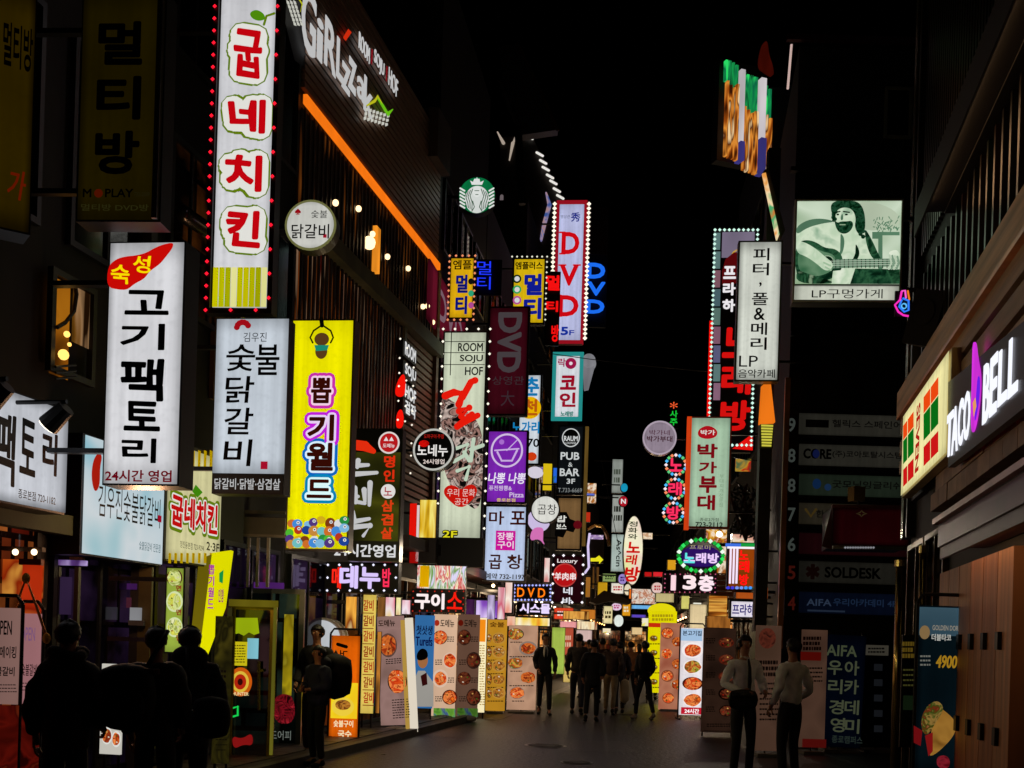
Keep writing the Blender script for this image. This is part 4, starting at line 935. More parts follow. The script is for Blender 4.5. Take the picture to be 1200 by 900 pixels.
t.stroke('lit_rib', [(640, 226), (644, 240), (638, 262), (634, 282)], [2, 5, 5, 3], MIX(['4868b8', 'b8a0c0', 'd0a098', '5888d8'], 2, .6), .01); t.stroke('lit_rib', [(588, 230), (586, 275)], [4, 5], E('8a7c80', .5), .01)
t.poly('back_wall', [(586, 160), (622, 155), (662, 236), (650, 300), (586, 300)], D('3a322c'), -.1, thick=.5)
t.poly('dark_sign', [(580, 285), (606, 290), (606, 335), (580, 338)], MIX(['2a0c08', '7a3820', '1c0808', '9c5a50'], 1.2, .5), .02, thick=.1); t.poly('blue_sign', [(600, 291), (622, 292), (622, 302), (600, 302)], E('2038a8', .8, .3), .02, thick=.1)

# ------------------------------------------------------------ signs on the right
s = sign('record_cafe_sign', 'tall pale green white light box with brush characters down its right half', (863, 282, 915, 447), 19.6, BOX('dce0d4', .9, .14, .5), group=GP, side='R', cab=D('6a6a50', .4, .4))
s.vtext('피터,폴&메리', 881, 291, 900, 413, INK, .012, fill=.84); s.text('LP', 866, 417, 888, 430, INK, .0); s.text('음악카페', 865, 433, 908, 443, D('2c2c28'), .01)
s = sign('record_shop_sign', 'square light box with a green tinted print of a guitarist and a white name strip', (931, 235, 1056, 354), 13.3, None, group=GP, side='R', cab=D('4a4f40', .4, .4))
lt, md, dk = E('c8d8c0', .85, .12), E('6a9a78', .6, .3, 3), E('0c3a20', .35, .4, 5)
s.sheet('picture_ground', 933, 236, 1055, 333, MIX(['94b08c', 'd0e0c8', 'b4c8ac', '80a078'], .9, .92, False, (1, 1, 1), light=True), .006)
s.sheet('name_strip', 929, 335, 1053, 353, BOX('d0d4c4', .88, .1, .5), .006)
s.text('LP구멍가게', 951, 339, 1034, 350, INK, .0)
sk = MIX(['8ab090', 'd8e8cc', 'c0d8b8', 'e8f2dc'], 3, .9, False, detail=3); sd = MIX(['0a2c1a', '1c5034', '3c7850', '123c24'], 6, .5, detail=4); hr = MIX(['041c0c', '0c3c20', '2c6444', '062412'], 14, .5, detail=4)
s.poly('printed_wall_patch', [(1000, 237), (1028, 237), (1054, 250), (1054, 268), (1004, 272)], E('c8d8bc', .8, .2), .007)
for k in range(46):
    r_ = random.Random(k); x, y = 1024+r_.uniform(0, 29), 256+r_.uniform(0, 15); s.stroke('printed_ornament', [(x, y), (x+r_.uniform(-3, 3), y+r_.uniform(-4, 4))], 1.0, md, .009)
s.poly('printed_frame', [(1022, 272), (1054, 272), (1054, 276), (1034, 276), (1034, 333), (1029, 333), (1029, 280), (1022, 280)], md, .008)
s.poly('printed_shirtless_body', [(933, 272), (946, 264), (962, 261), (978, 263), (988, 270), (1000, 264), (1012, 268), (1018, 282), (1021, 304), (1022, 333), (985, 333), (962, 318), (933, 296)], sk, .0095)
s.poly('printed_shoulder_shade', [(933, 266), (946, 258), (962, 256), (980, 260), (964, 262), (946, 267), (933, 276)], md, .011)
s.poly('printed_chest_shade', [(984, 272), (990, 280), (988, 296), (982, 302), (986, 288)], md, .011); s.poly('printed_rib_shade', [(1002, 284), (1008, 296), (1004, 306), (998, 306), (1003, 296)], dk, .011)
s.poly('printed_arm_shade', [(1012, 266), (1020, 278), (1030, 300), (1034, 306), (1024, 306), (1016, 292)], sd, .011)
s.poly('printed_head', [(977, 244), (986, 238), (998, 241), (1003, 252), (1001, 264), (994, 272), (985, 272), (979, 264), (976, 256)], sk, .012)
s.poly('printed_hair', [(974, 250), (973, 240), (980, 235.5), (994, 235.5), (1006, 237), (1012, 246), (1014, 260), (1013, 272), (1006, 276), (1001, 266), (1003, 256), (999, 246), (990, 243), (981, 246), (977, 254)], hr, .014)
for k in range(40):
    r_ = random.Random(k+99); a = r_.uniform(-.4, 3.3); x, y = 993+16*math.cos(a), 256-17*math.sin(a)
    if y > 237: s.disc('printed_curl', x+r_.uniform(-2, 2), y+r_.uniform(-1, 2), 2.2, 2.2, hr, .0145+.0001*k, thick=.0001, n=9)
for k in range(6): s.disc('printed_curl', 1008+(k % 2)*3, 262+k*3.2, 2.6, 2.6, hr, .019+.0001*k, thick=.0001, n=9)
s.poly('printed_beard', [(977, 257), (981, 262), (985, 260), (992, 260), (998, 259), (1000, 265), (995, 273), (987, 275), (980, 270)], hr, .016); s.stroke('printed_mouth', [(984, 264), (990, 264)], 1.2, E('a8c8a0', .7), .018)
s.stroke('printed_brow', [(978, 249.5), (984, 248.5)], 1.5, dk, .017); s.stroke('printed_brow', [(988, 248.5), (995, 249.5)], 1.5, dk, .017); s.disc('printed_eye', 981.5, 252, 1.6, 1, dk, .017, n=10); s.disc('printed_eye', 991.5, 252, 1.8, 1, dk, .017, n=10); s.poly('printed_nose', [(986, 251), (984.5, 257), (986, 259), (988, 257.5), (987.5, 252)], md, .017)
s.poly('printed_guitar', [(932, 286), (944, 281), (956, 284), (966, 291), (980, 292), (988, 302), (986, 318), (974, 328), (954, 331), (932, 328)], sd, .013)
s.poly('printed_guitar_top', [(936, 292), (950, 288), (962, 295), (976, 298), (980, 306), (976, 317), (962, 324), (944, 324), (934, 314)], MIX(['3c7850', '7aa880', '5a9068'], 3, .6, False), .0145)
s.disc('printed_sound_hole', 969, 308, 7, 7, dk, .016); s.ring('printed_rosette', 969, 308, 8.2, 8.2, .8, E('b8d0b0', .7), .017)
s.poly('printed_lap', [(933, 316), (948, 322), (966, 327), (980, 333), (933, 333)], MIX(['041c0c', '3c7850', '0c3c20', 'a8c8a0'], 5, .5, detail=4), .018); s.poly('printed_shadow', [(1002, 315), (1054, 316), (1054, 333), (996, 333)], sd, .0125); s.poly('printed_thigh', [(976, 318), (996, 316), (994, 333), (974, 333)], sk, .015)
s.poly('printed_neck', [(976, 304.5), (1052, 303.5), (1052, 312.5), (976, 315)], E('7a9c80', .7), .019)
for k in range(15): s.stroke('printed_fret', [(979+k*5, 304.5), (979+k*5, 314.5)], .9, dk, .021)
for k in range(3): s.stroke('printed_string', [(962, 307+k*2.4), (1052, 305.4+k*2.6)], .5, E('d8e8d0', .8), .022)
s.poly('printed_forearm', [(933, 282), (946, 286), (958, 294), (968, 303), (976, 309), (974, 317), (966, 318), (956, 309), (944, 301), (933, 297)], sk, .023)
for k in range(4): s.stroke('printed_finger', [(964+k, 306+k*2.6), (972+k*.4, 309.5+k*2.6)], 2.0, E(('d8e8cc', 'a8c8a4')[k % 2], .85), .0245); s.stroke('printed_finger', [(1042+k*3, 300+k*.5), (1044+k*3, 309), (1041+k*3, 316)], 2.2, E(('c8dcc0', '88a88c')[k % 2], .8), .0245)
s.poly('printed_hand', [(1040, 296), (1050, 293), (1054, 298), (1054, 306), (1044, 303)], sk, .0235)
s.frame('frame', 930, 234, 1057, 354, .02, D('c0c8b0', .4), .02, .05)
s = T('neon_guitar', 'small pink and blue neon outline beneath the corner of the guitarist light box', 'neon sign', at(1057, 356, 13.0), 0); s.c = (1057, 356)
s.tube('pink_tube', [(1056, 342), (1054, 352), (1048, 358), (1052, 366), (1058, 370), (1064, 371)], .012, E('ff30c0', 1), .02); s.tube('pink_tube', [(1056, 342), (1060, 341), (1061, 350)], .012, E('ff60d0', 1), .02)
s.tube('blue_tube', [(1056, 352), (1053, 360), (1059, 366), (1064, 364), (1064, 353), (1057, 350)], .012, E('3080ff', 1), .02); s.ring('blue_ring', 1059, 359, 3.4, 3.4, 1, E('60c0ff', 1), .02); s.tube('orange_tube', [(1063, 341), (1065, 352)], .01, E('ff8020', .9), .02)
s.box('back_panel', 1049, 341, 1066, 371, D('08080a'), 0, .03)
# convenience shop and taco shop
s = wall_thing('convenience_shop_sign', 'cream light box with red and green striped seven motif on the plank fascia', 'sign', 1082, 495, PR, .26)
s.box('cabinet', 1057, 450, 1110, 556, D('c8b070', .4), -.02, .1); s.sheet('face', 1058, 452, 1109, 554, BOX('f0e6a4', 1.05, .1, .75), .0)
og, gn_, rd = E('f04a10', .95), E('0a7a18', .75), E('d41818', .9)
for q, m_ in (((1061, 492, 1070, 516), og), ((1059, 516, 1069, 540), gn_), ((1060, 542, 1069, 560), rd), ((1063, 484, 1071, 506), og), ((1062, 508, 1070, 534), gn_)): pass
for x0, x1, tl, bl in ((1058, 1063.5, 0, 0), (1064.5, 1071, 0, 0)):
    pass
def sv(xs):
    for i, (x0, x1) in enumerate(xs):
        k0 = lambda y, x: y+(1110-x)*1.50*(1-(y-300)/440)
        for (ya, yb), m_ in zip(((428, 449), (451, 485), (494, 519)), (og, gn_, rd)):
            p = lambda y, x: 752-(752-y)*(1110-880)/(1110-880)*((x-878)/(1110-878))
            s.poly('printed_stripe', [(x0, p(ya, x0)), (x1, p(ya, x1)), (x1, p(yb, x1)), (x0, p(yb, x0))], m_, .006)
sv(((1059, 1063.5), (1064.5, 1071), (1083, 1090.5), (1091.5, 1100)))
s.text('SEVEN', 1074, 475, 1078.5, 552, E('c02018', .8), .06, .008, rot=-1)
s = wall_thing('taco_shop_sign', 'dark sign band with extruded white taco shop letters and a purple bell shape', 'sign', 1155, 480, PR, .24)
s.poly('back_board', [(1111, 448), (1210, 368), (1210, 470), (1111, 548)], D('150c14', .4, .2), .0, thick=.06)
TL_ = E('eceef8', 1.15, light=True)
def lq(ch, x0, x1, yt0, yb0, m_=TL_):      # one letter between two uprights, its band narrowing with the fascia
    s.text(ch, x0, yt0, x1, yb0, m_, bold=.02, y=.006, ext=.008, name='letter')
for ch, x0, x1, yt, yb in (('T', 1110, 1118, 485, 534), ('A', 1117, 1124, 477, 530), ('C', 1124.5, 1130, 468, 522), ('O', 1131, 1138, 459, 515), ('B', 1154, 1161, 426, 494), ('E', 1162, 1170, 417, 485), ('L', 1172, 1182, 408, 472), ('L', 1184, 1195, 394, 462)): lq(ch, x0, x1, yt, yb)
s.poly('bell_motif', [(1141, 402), (1145, 400), (1147, 420), (1151, 440), (1150, 470), (1144, 504), (1140, 508), (1139, 480), (1141, 450)], E('e838f0', .9, .3, 4), .012, thick=.01)
s.poly('bell_shade', [(1148, 440), (1151, 442), (1150, 470), (1144, 500), (1146, 470)], E('7020f0', .9), .016); s.poly('clapper', [(1143, 472), (1146, 466), (1147, 476), (1144, 488)], E('f0a060', .9), .02)
s = T('dark_loudspeaker', 'black box loudspeaker tilted on the right hand facade above the plank fascia', 'loudspeaker', (4.3, 11.6, 5.1), R(-60)); s.c = (1117, 340)
bm = bmesh.new(); add_box(bm, -.2, -.15, -.28, .2, .15, .28); s.part('housing', bm, BLK); bm = bmesh.new(); add_cyl(bm, (0, -.15, .05), (0, -.16, .05), .13, n=16); s.part('cone', bm, D('1c1c1e', .4)); s.e.rotation_euler.y = R(18)
# curved LED facade
s = T('led_facade', 'wavy facade of vertical lit fins, green above and orange below, high on the right', 'facade light', at(878, 138, 30.2), R(20)); s.c = (878, 138)
fc = (MIX(['0c3a28', '18a050', '0e6a48', '30f070'], 1.0, .8, False, (7, 1, 1.2), detail=1), MIX(['3a1604', 'a04c10', 'f09838', '5a2406', 'ffd8a0'], 1.0, .85, False, (7, 1, 1.1), detail=1), E('d8d0d4', .9, .4, 2), E('4a4498', .55, .5, 2))
for k, (x0, x1, y0, ym, y1) in enumerate(((848, 851.4, 72, 96, 184), (852, 855.4, 73, 101, 186), (856, 859, 75, 104, 187), (859.6, 863.6, 78, 100, 189), (869, 872, 86, 126, 200), (872.6, 876, 89, 130, 202), (877, 880.4, 90, 134, 203), (881, 886, 92, 132, 205), (895, 897.6, 102, 136, 206), (898.2, 902, 106, 140, 205))):
    s.box('green_fin', x0+.3, y0, x1-.4, ym, fc[0], .1, .12); s.box('orange_fin', x0+.7, ym, x1, y1, fc[1], .1, .12)
for k, (x0, x1, y0, ym, y1) in enumerate(((864, 869, 84, 168, 190), (888, 894, 94, 164, 205))):
    s.box('white_fin', x0, y0, x1, ym, fc[2], .16, .3); s.box('violet_fin', x0, ym, x1, y1, fc[3], .16, .3)
s.box('backing', 846, 70, 903, 190, D('0c0806'), -.2, .3)
s.poly('red_emblem', [(882, 84), (886, 60), (892, 52), (894, 70), (899, 84), (900, 96), (890, 90)], E('5a1408', .35, .3, 4), .3, thick=.1)
s = T('slanted_light_fin', 'slanted fin edged with orange and green light, below the wavy facade', 'facade light', at(904, 240, 19.6), 0); s.c = (904, 240)
s.poly('edge', [(895, 200), (900, 196), (920, 270), (914, 282)], D('8a7a60', .4, .6), .0, thick=.2); s.poly('lit_edge', [(893, 204), (897, 203), (913, 275), (910, 283), (903, 250)], MIX(['f0a048', 'ffe0b0', '38b070', 'd88038'], 2, .9), .03, thick=.05)
# karaoke column far right
s = sign('karaoke_sign', 'tall maroon karaoke sign edged with dashed lights, behind the record cafe sign', (834, 270, 884, 530), 28.2, D('16060a'), group=GP, side='R', cab=D('1a0c0e'))
s.sheet('grey_top', 846, 272, 884, 302, E('8c8098', .7, .2), .012); s.poly('maroon_arch', [(846, 318), (850, 304), (860, 296), (884, 294), (884, 330), (846, 334)], E('6a0c10', .6), .014); s.ring('printed_ring', 866, 300, 9, 8, 2, E('e0b020', .85))
for k in range(9): s.sheet('tinted_pane', 836, 273+k*22, 844, 293+k*22, E(('6a8a88', '6a8a88', '9a6a78', '5a7880', '6a8a80', '9a6a80', '6a6a90', '6a8a88', '9a7088')[k], .7, .2), .014)
s.vtext('프라하', 847, 312, 862, 370, E('f0ecf0', .95), .06, fill=.78); s.sheet('red_edge', 829, 376, 833, 530, E('f01008', .95), .014)
s.vtext('노래방', 845, 384, 881, 512, E('e01210', .85), .08, .03, fill=.84, shear=.03)
s.bulbs(edge(834, 270, 884, 522, 5.5), .045, E('c8f0e0', 1.1), .04); s.poly('red_roof', [(858, 526), (882, 508), (882, 528)], E('e81410', .9), .02); s.box('lower_panel', 862, 538, 880, 552, MIX(['2c6a50', 'd0a030', 'c82018', '184830'], 3, .7), .02, .1)
s = T('orange_cone_lamp', 'lit orange and yellow cone shaped lamp under the record cafe sign', 'lamp', at(897, 488, 19.9), 0); s.c = (897, 488)
s.poly('orange_shade', [(893, 452), (902, 452), (907, 496), (890, 497)], E('f07818', .95, .15, 3), .1, thick=.2)
for k in range(8): s.sheet('yellow_slat', 890.5+k*.1, 499+k*3.3, 904.5-k*.3, 501.2+k*3.3, E('d8d048', .85), .1)
s.box('back', 890, 498, 905, 526, D('3a3a20'), .06, .1)
s = sign('stew_sign', 'pale green sign with dark red rounded characters and an orange side, in the right centre', (807, 488, 856, 619), 22, BOX('b4d4b4', .82, .12, .65), group=GP, side='R', cab=D('c04018', .5))
s.box('orange_side', 803.5, 488, 809, 620, E('e04414', .8), .0, .22)
s.poly('red_emblem', [(817, 508), (820, 502), (830, 498), (841, 504), (840, 512), (830, 515), (820, 513)], E('c01420', .75), .012); s.text('박가', 821, 504, 838, 510, E('e8e0d8', .9), .02, .016)
for ch, bx in zip('박가부대', ((817, 520, 841, 537), (819, 541, 840, 555), (819, 558, 840, 578), (817, 580, 838, 598))): s.text(ch, *bx, E('96101c', .6), .07)
s.vtext('부대찌개전문점', 843, 556, 847.5, 595, E('8aa888', .8), .0); s.text('종로2가점', 820, 607, 842, 611, D('282c28'), .0); s.text('723-2112', 815, 612, 847, 618, D('202420'), .02)
s = T('round_stew_sign', 'round grey-pink sign with two lines of characters, left of the pale green stew sign', 'sign', at(773, 513, 26), R(-5), GP); s.c = (773, 513)
s.disc('cabinet', 773, 513, 20, 20, D('8a8088', .3, .5), 0, .25); s.disc('face', 773, 513, 18.5, 18.5, BOX('a090a0', .8, .15, .7), .01); s.ring('rim', 773, 513, 20, 20, 2, E('b8a8b8', .85)); s.text('박가네', 761, 504, 785, 510, E('5a2038', .6), .0); s.text('박가부대', 758, 511, 788, 518, E('4a1828', .6), .03)
bm = bmesh.new(); a, b = s.L(793, 513); add_box(bm, a, .1, -.02, a+1.3, .14, .02); s.part('bracket', bm, STEEL)
s = T('karaoke_ring_sign', 'three round karaoke characters each ringed with coloured bulbs, one above another', 'neon sign', at(791, 574, 29), R(-5)); s.c = (791, 574)
s.box('back_panel', 783, 530, 802, 614, D('0a0608'), 0, .12)
for k, (ch, cx, cy) in enumerate((('노', 792, 545), ('래', 791, 573), ('방', 789, 601))):
    s.text(ch, cx-8, cy-8, cx+8, cy+8, E('ff3060', 1), .05, .03)
    for j, cc in enumerate(('ffe8f0', '50c0ff', '60d080', 'ff9060')):
        s.bulbs([(cx+11.5*math.cos(a), cy+11.5*math.sin(a)) for a in [2*math.pi*(i*4+j)/16 for i in range(4)]], .05, E(cc, 1), .03)
s = T('green_led_sign', 'tiny green and red dot characters high in the dark at the far end', 'neon sign', at(789, 485, 62), 0); s.c = (789, 485)
s.text('*', 785, 471, 794, 479, E('ff6030', 1), 0, .02); s.vtext('사주', 785, 481, 794, 500, E('18c838', 1), .02); s.box('back_panel', 783, 470, 796, 502, D('030403'), 0, .2); s.e['label'] = 'tiny green and red dot characters high in the dark at the far end'
s = T('oval_karaoke_sign', 'oval violet karaoke sign ringed with green lights, above the floor number sign', 'neon sign', at(821, 651, 26), 0); s.c = (821, 651)
s.disc('cabinet', 821, 651, 28, 20, D('0a0810'), 0, .15); s.disc('face', 821, 652, 24, 13, BOX('3a1878', .7, .2, .4), .02)
s.text('노래방', 801, 648, 842, 660, E('f0d0ff', 1), .06, .03); s.text('노', 801, 648, 814, 660, E('60e8e8', 1), .06, .034); s.text('프로미', 808, 639, 832, 644, E('c8b890', .8), 0, .03)
for j, cc in enumerate(('18a838', '30e060', '108828', 'e8f8e8')): s.bulbs([(821+26*math.cos(a), 651+18.5*math.sin(a)) for a in [2*math.pi*(i*4+j)/28 for i in range(7)]], .06, E(cc, 1.1), .03)
s = T('floor_number_sign', 'dark LED sign with thick white floor number and character under the oval sign', 'sign', at(809, 683, 25.5), 0); s.c = (809, 683)
s.box('cabinet', 777, 672, 840, 695, D('1c0510'), 0, .18); s.text('|', 786, 674, 792, 692, E('ffd8e0', 1), .15); s.text('3', 800, 674, 816, 691, E('ffe8ec', 1), .1); s.text('층', 818, 674, 837, 693, E('ffe8f0', 1), .07); s.bulbs(edge(779, 673, 838, 694, 6), .02, E('c86080', .8), .02)
s = sign('red_neon_box', 'light box with three white tubes, red neon characters and orange face by the stone pier', (852, 637, 897, 690), 21.6, MIX(['c86010', 'b04c0c', '8a4008'], 1, .6, False, light=True), side='R', group=GP)
s.sheet('top_strip', 850, 637, 868, 641, E('4070e0', 1), .04); s.sheet('top_strip', 868, 637, 897, 641, E('18a040', .9), .04); s.sheet('top_tube', 852, 641, 896, 643.5, E('fff8ff', 1), .05)
for k in range(3): s.sheet('white_tube', 854.5+k*3.8, 643, 857+k*3.8, 684, E('f8e8ff', 1), .04)
for ch, bx in zip('노래방', ((866, 645, 877, 656), (866, 657, 878, 671), (866, 673, 877, 686))): s.text(ch, *bx, E('ff1010', 1.1), .12, .04)
for k in range(8): s.disc('coloured_lamp', 853+k*5.2, 689, 2.2, 1.8, E(('4040e0', '80a0ff', '40a0ff', '20a040')[min(3, k//2)], .9), .05)
s = sign('praha_sign', 'white sign with blue characters in a black frame, low by the stone pier', (855, 703, 887, 725), 22.4, BOX('ece4f0', .95, .05, .8), side='R'); s.text('프라하', 858, 708, 884, 721, E('301890', .6), .04)
s = T('tree_planter', 'dark leafless shrub with a few leaves against the stone pier', 'plant', at(872, 610, 23.5), 0); s.c = (872, 610)
for k in range(7):
    r_ = random.Random(k+5); s.tube('branch', [(874, 634), (870+r_.uniform(-10, 14), 605+r_.uniform(-8, 8)), (868+r_.uniform(-16, 20), 575+r_.uniform(-10, 16))], .025, D('3a2c18', .7), .0)
bm = bmesh.new(); r_ = random.Random(3)
for k in range(170):
    a, b = s.L(858+r_.uniform(0, 34), 572+r_.uniform(0, 58)); yy = r_.uniform(-.4, .4); d1 = Vector((r_.uniform(-1, 1), r_.uniform(-1, 1), r_.uniform(-1, 1))).normalized()*.09; d2 = d1.orthogonal().normalized()*.035
    c_ = Vector((a, yy, b)); bm.faces.new([bm.verts.new(c_+v) for v in (d1, d2, -d1, -d2)])
s.part('leaf', bm, D('2e3c18', .5))['kind'] = 'stuff'
# floor directory on the office block
dirs = ((484, '9', '헬릭스 스페인어', '3c3a32', 1), (520, '8', '(주)코아토탈시스템', '3c3a32', 2), (555, '8', '굿모닝잉글리쉬', '2a3428', 3), (589, '7', '한국', '3a3428', 4), (624, '6', '', '280a0e', 0), (657, '5', 'SOLDESK', '2a2822', 5), (693, '4', 'AIFA 우리아카데미', '0a1224', 6))
for y, num, tx, col, k in dirs:
    s = T('directory_panel', {'9': 'uppermost dim directory panel, numbered 9, on the dark office block', '7': 'dim directory panel numbered 7 on the dark office block', '6': 'dark red directory panel numbered 6 on the office block', '5': 'pale directory panel with bold capitals and a leaf star on the office block', '4': 'navy directory panel numbered 4 low on the office block'}.get(num, 'dim cream directory panel with a round logo, first of two numbered 8' if k == 2 else 'greenish directory panel with blue dots, second of two numbered 8'), 'sign', at(990, y+15, 20.08), 0, 'floor directory panels'); s.c = (990, y+15)
    s.box('board', 919, y, 1066, y+30, D('1a1814', .5), 0, .1); s.sheet('face', 936, y+2, 1064, y+27, BOX(col, .42, .25, .7), .008); s.sheet('number_plate', 920, y+3, 934, y+27, D('0a0a0c', .5), .008)
    s.text(num, 923, y+6, 932, y+22, E('5a625c' if num not in '45' else '5a1c14', .32), .03)
    if k == 5: s.text(tx, 966, y+8, 1032, y+21, INK, .05, .02); s.text('✱', 944, y+4, 960, y+22, E('1c0a06', .3), .05, .02)
    elif k == 6: s.text('AIFA', 945, y+9, 974, y+17, E('303c50', .6), .03, .02); s.text('우리아카데미 4F', 976, y+9, 1050, y+18, E('20304a', .5), .02, .02); s.sheet('printed_line', 946, y+22, 990, y+24, E('303c50', .4), .012)
    elif k: s.text(tx, 975 if k < 4 else 956, y+9, 1056 if k < 4 else 975, y+18, E('12110e', .3), .03, .02)
    if k == 1: s.sheet('dark_logo', 944, y+8, 971, y+17, D('10101a'), .012)
    if k == 2: s.text('CORE', 941, y+6, 974, y+18, INK, .08, .02); s.disc('blue_dot', 956, y+12, 4, 5, E('141c4a', .5), .024)
    if k == 3: s.disc('blue_dot', 957, y+12, 5, 6, E('10284c', .6), .012); s.disc('blue_dot', 970, y+16, 4, 4, E('1a3050', .6), .012)
    if k == 4: s.stroke('gold_bird', [(944, y+8), (950, y+16), (956, y+8)], 3, E('4a3a18', .5), .012)
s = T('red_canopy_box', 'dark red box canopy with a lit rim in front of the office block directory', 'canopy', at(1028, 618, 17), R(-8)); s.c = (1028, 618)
s.box('front', 975, 594, 1066, 640, D('2a0a0c', .4), .0, 1.1); s.sheet('red_face', 976, 596, 1065, 639, BOX('300408', .42, .5, .3), .01); s.box('top_edge', 975, 592, 1066, 596, D('8a4a48', .35, .4), .03, .1); s.box('lower_edge', 976, 640, 1064, 644, D('9a9488', .3, .6), .03, .1)  # red face given a weak glow in place of light on it
s.poly('side_face', [(975, 594), (963, 640), (975, 644)], D('5a1418', .4), .0, thick=.02)
s.bulbs([(990+k*3, 642) for k in range(12)], .02, E('b0b0b8', .5), .05)
s.text('✧', 1003, 598, 1016, 606, E('5a5030', .3), 0)
t = T('box_camera', 'small pale box lamp on the office block above the red canopy', 'lamp', at(1008, 578, 19), R(15)); t.c = (1008, 578); t.box('housing', 1001, 570, 1014, 587, D('9a7c40', .5), 0, .2); t.box('arm', 1006, 587, 1008, 592, STEEL, 0, .05)
for x0, y0, y1, d, c_, lb in ((1047, 664, 748, 14.0, 'c8a860', 'thick polished brass column at the office block entrance'), (1071, 648, 752, 11.9, 'b89868', 'thin polished brass column right of the thick one')):
    t = T('brass_column', lb, 'column', ground((x0+8), d), 0); t.c = (x0, 700)
    p = at(x0+8, y0, d); bm = bmesh.new(); r_ = .08 if d > 13 else .04; add_cyl(bm, (0, 0, 0), (0, 0, p.z), r_, n=16); t.part('shaft', bm, D(c_, .18, 1, .2, 2), smooth=True)
    bm = bmesh.new(); add_cyl(bm, (0, 0, p.z), (0, 0, p.z+.08), r_*1.25, n=16); t.part('cap', bm, D('d8c080', .25, 1), smooth=False)

# ------------------------------------------------------------ standing boards and banners; unlit prints glow in place of light on them
def hor(px): return PY+(px-PX)*math.tan(ROLL)
def depth(px, ybot): return F*EYE/(ybot-hor(px))
def board(name, label, rc, ybot, mat, cat='banner', group=None, yaw=0, stand='base', lean=0, lit=None, d=None, thick=.03):
    x0, y0, x1, y1 = rc; cx = (x0+x1)/2; d = d or depth(cx, ybot); g = ground(cx, d)
    t = T(name, label, cat, g, yaw, group); t.c = (cx, (y0+y1)/2)
    t.box('panel', x0, y0, x1, y1, mat, 0, thick)
    a, b, c, e = t.rect(*rc); w_ = c-a
    bm = bmesh.new()
    if stand == 'base':
        add_box(bm, a+.04, -.16, 0, c-.04, .22, .05); t.part('base', bm, D('6a665f', .6)); bm = bmesh.new()
        add_cyl(bm, ((a+c)/2, thick+.02, .04), ((a+c)/2, thick+.02, e), .015); t.part('pole', bm, STEEL)
    elif stand == 'water':
        add_ball(bm, ((a+c)/2, .02, .07), .09, w_*4.5/.8, 1.8, .8, 14, 8); t.part('base', bm, D('9a8f80', .5), smooth=True); bm = bmesh.new()
        add_cyl(bm, ((a+c)/2, thick+.02, .04), ((a+c)/2, thick+.02, e), .015); t.part('pole', bm, STEEL)
    elif stand == 'frame':
        for q in (a-.02, c+.02): add_tube(bm, [(q, .02, 0), (q, .02, e+.03)], .016)
        add_tube(bm, [(a-.02, .02, e+.03), (a+.03, .02, e+.1), (c-.03, .02, e+.1), (c+.02, .02, e+.03)], .016)
        for q in (a-.02, c+.02): add_box(bm, q-.02, -.25, 0, q+.02, .3, .03)
        t.part('frame', bm, BLK)
    elif stand == 'legs':
        for q in (a+.03, c-.03): add_tube(bm, [(q, .03, 0), (q, .03, b+.05)], .014)
        t.part('leg', bm, STEEL)
    t.rc = rc; t.d = d
    if lean: t.e.rotation_euler = (0, lean, yaw)
    return t
def dish(t, cx, cy, rx, ry, food, plate, rim=True, y=.012, seed=0):
    r_ = random.Random(int(cx*7+cy*3)); k0 = r_.uniform(.9, 1.08)
    if r_.random() < .55: t.disc('printed_bowl', cx, cy, rx*k0, ry*k0, plate, y, n=20)
    else: t.disc('printed_bowl', cx, cy, rx*k0, ry*k0*.85, printed_bowls[int(cy) % 4], y, n=20)
    pts = []
    for i in range(16):
        a = 2*math.pi*i/16; k = .88+r_.uniform(-.1, .05); pts.append((cx+rx*k*math.cos(a), cy+ry*k*.95*math.sin(a)))
    t.poly('printed_food', pts, food, y+.004)
    for i in range(3): t.poly('printed_garnish', [(cx+rx*.45*math.cos(i*2.3+cx)+dx, cy+ry*.45*math.sin(i*2.3+cx)+dy) for dx, dy in ((-1.1, 0), (0, -1), (1.3, .3), (.2, 1))], food_bits[(i+int(cx)) % 4], y+.007)
printed_bowls = [D('1a1210'), E('6a2010', .5), E('c8a880', .7), E('3a2418', .5)]
food_bits = [E('f0b860', .6), E('3c7a20', .5), E('f4e8d0', .7), E('a82010', .6)]
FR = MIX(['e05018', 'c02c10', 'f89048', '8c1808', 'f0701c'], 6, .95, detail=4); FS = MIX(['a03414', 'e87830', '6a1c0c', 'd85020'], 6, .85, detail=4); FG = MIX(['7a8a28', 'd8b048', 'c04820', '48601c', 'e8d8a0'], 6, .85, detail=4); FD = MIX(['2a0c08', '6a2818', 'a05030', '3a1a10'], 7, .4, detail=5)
FB = MIX(['a85a18', 'e09838', '6a2c0c', 'f0c070'], 9, .7, detail=4)
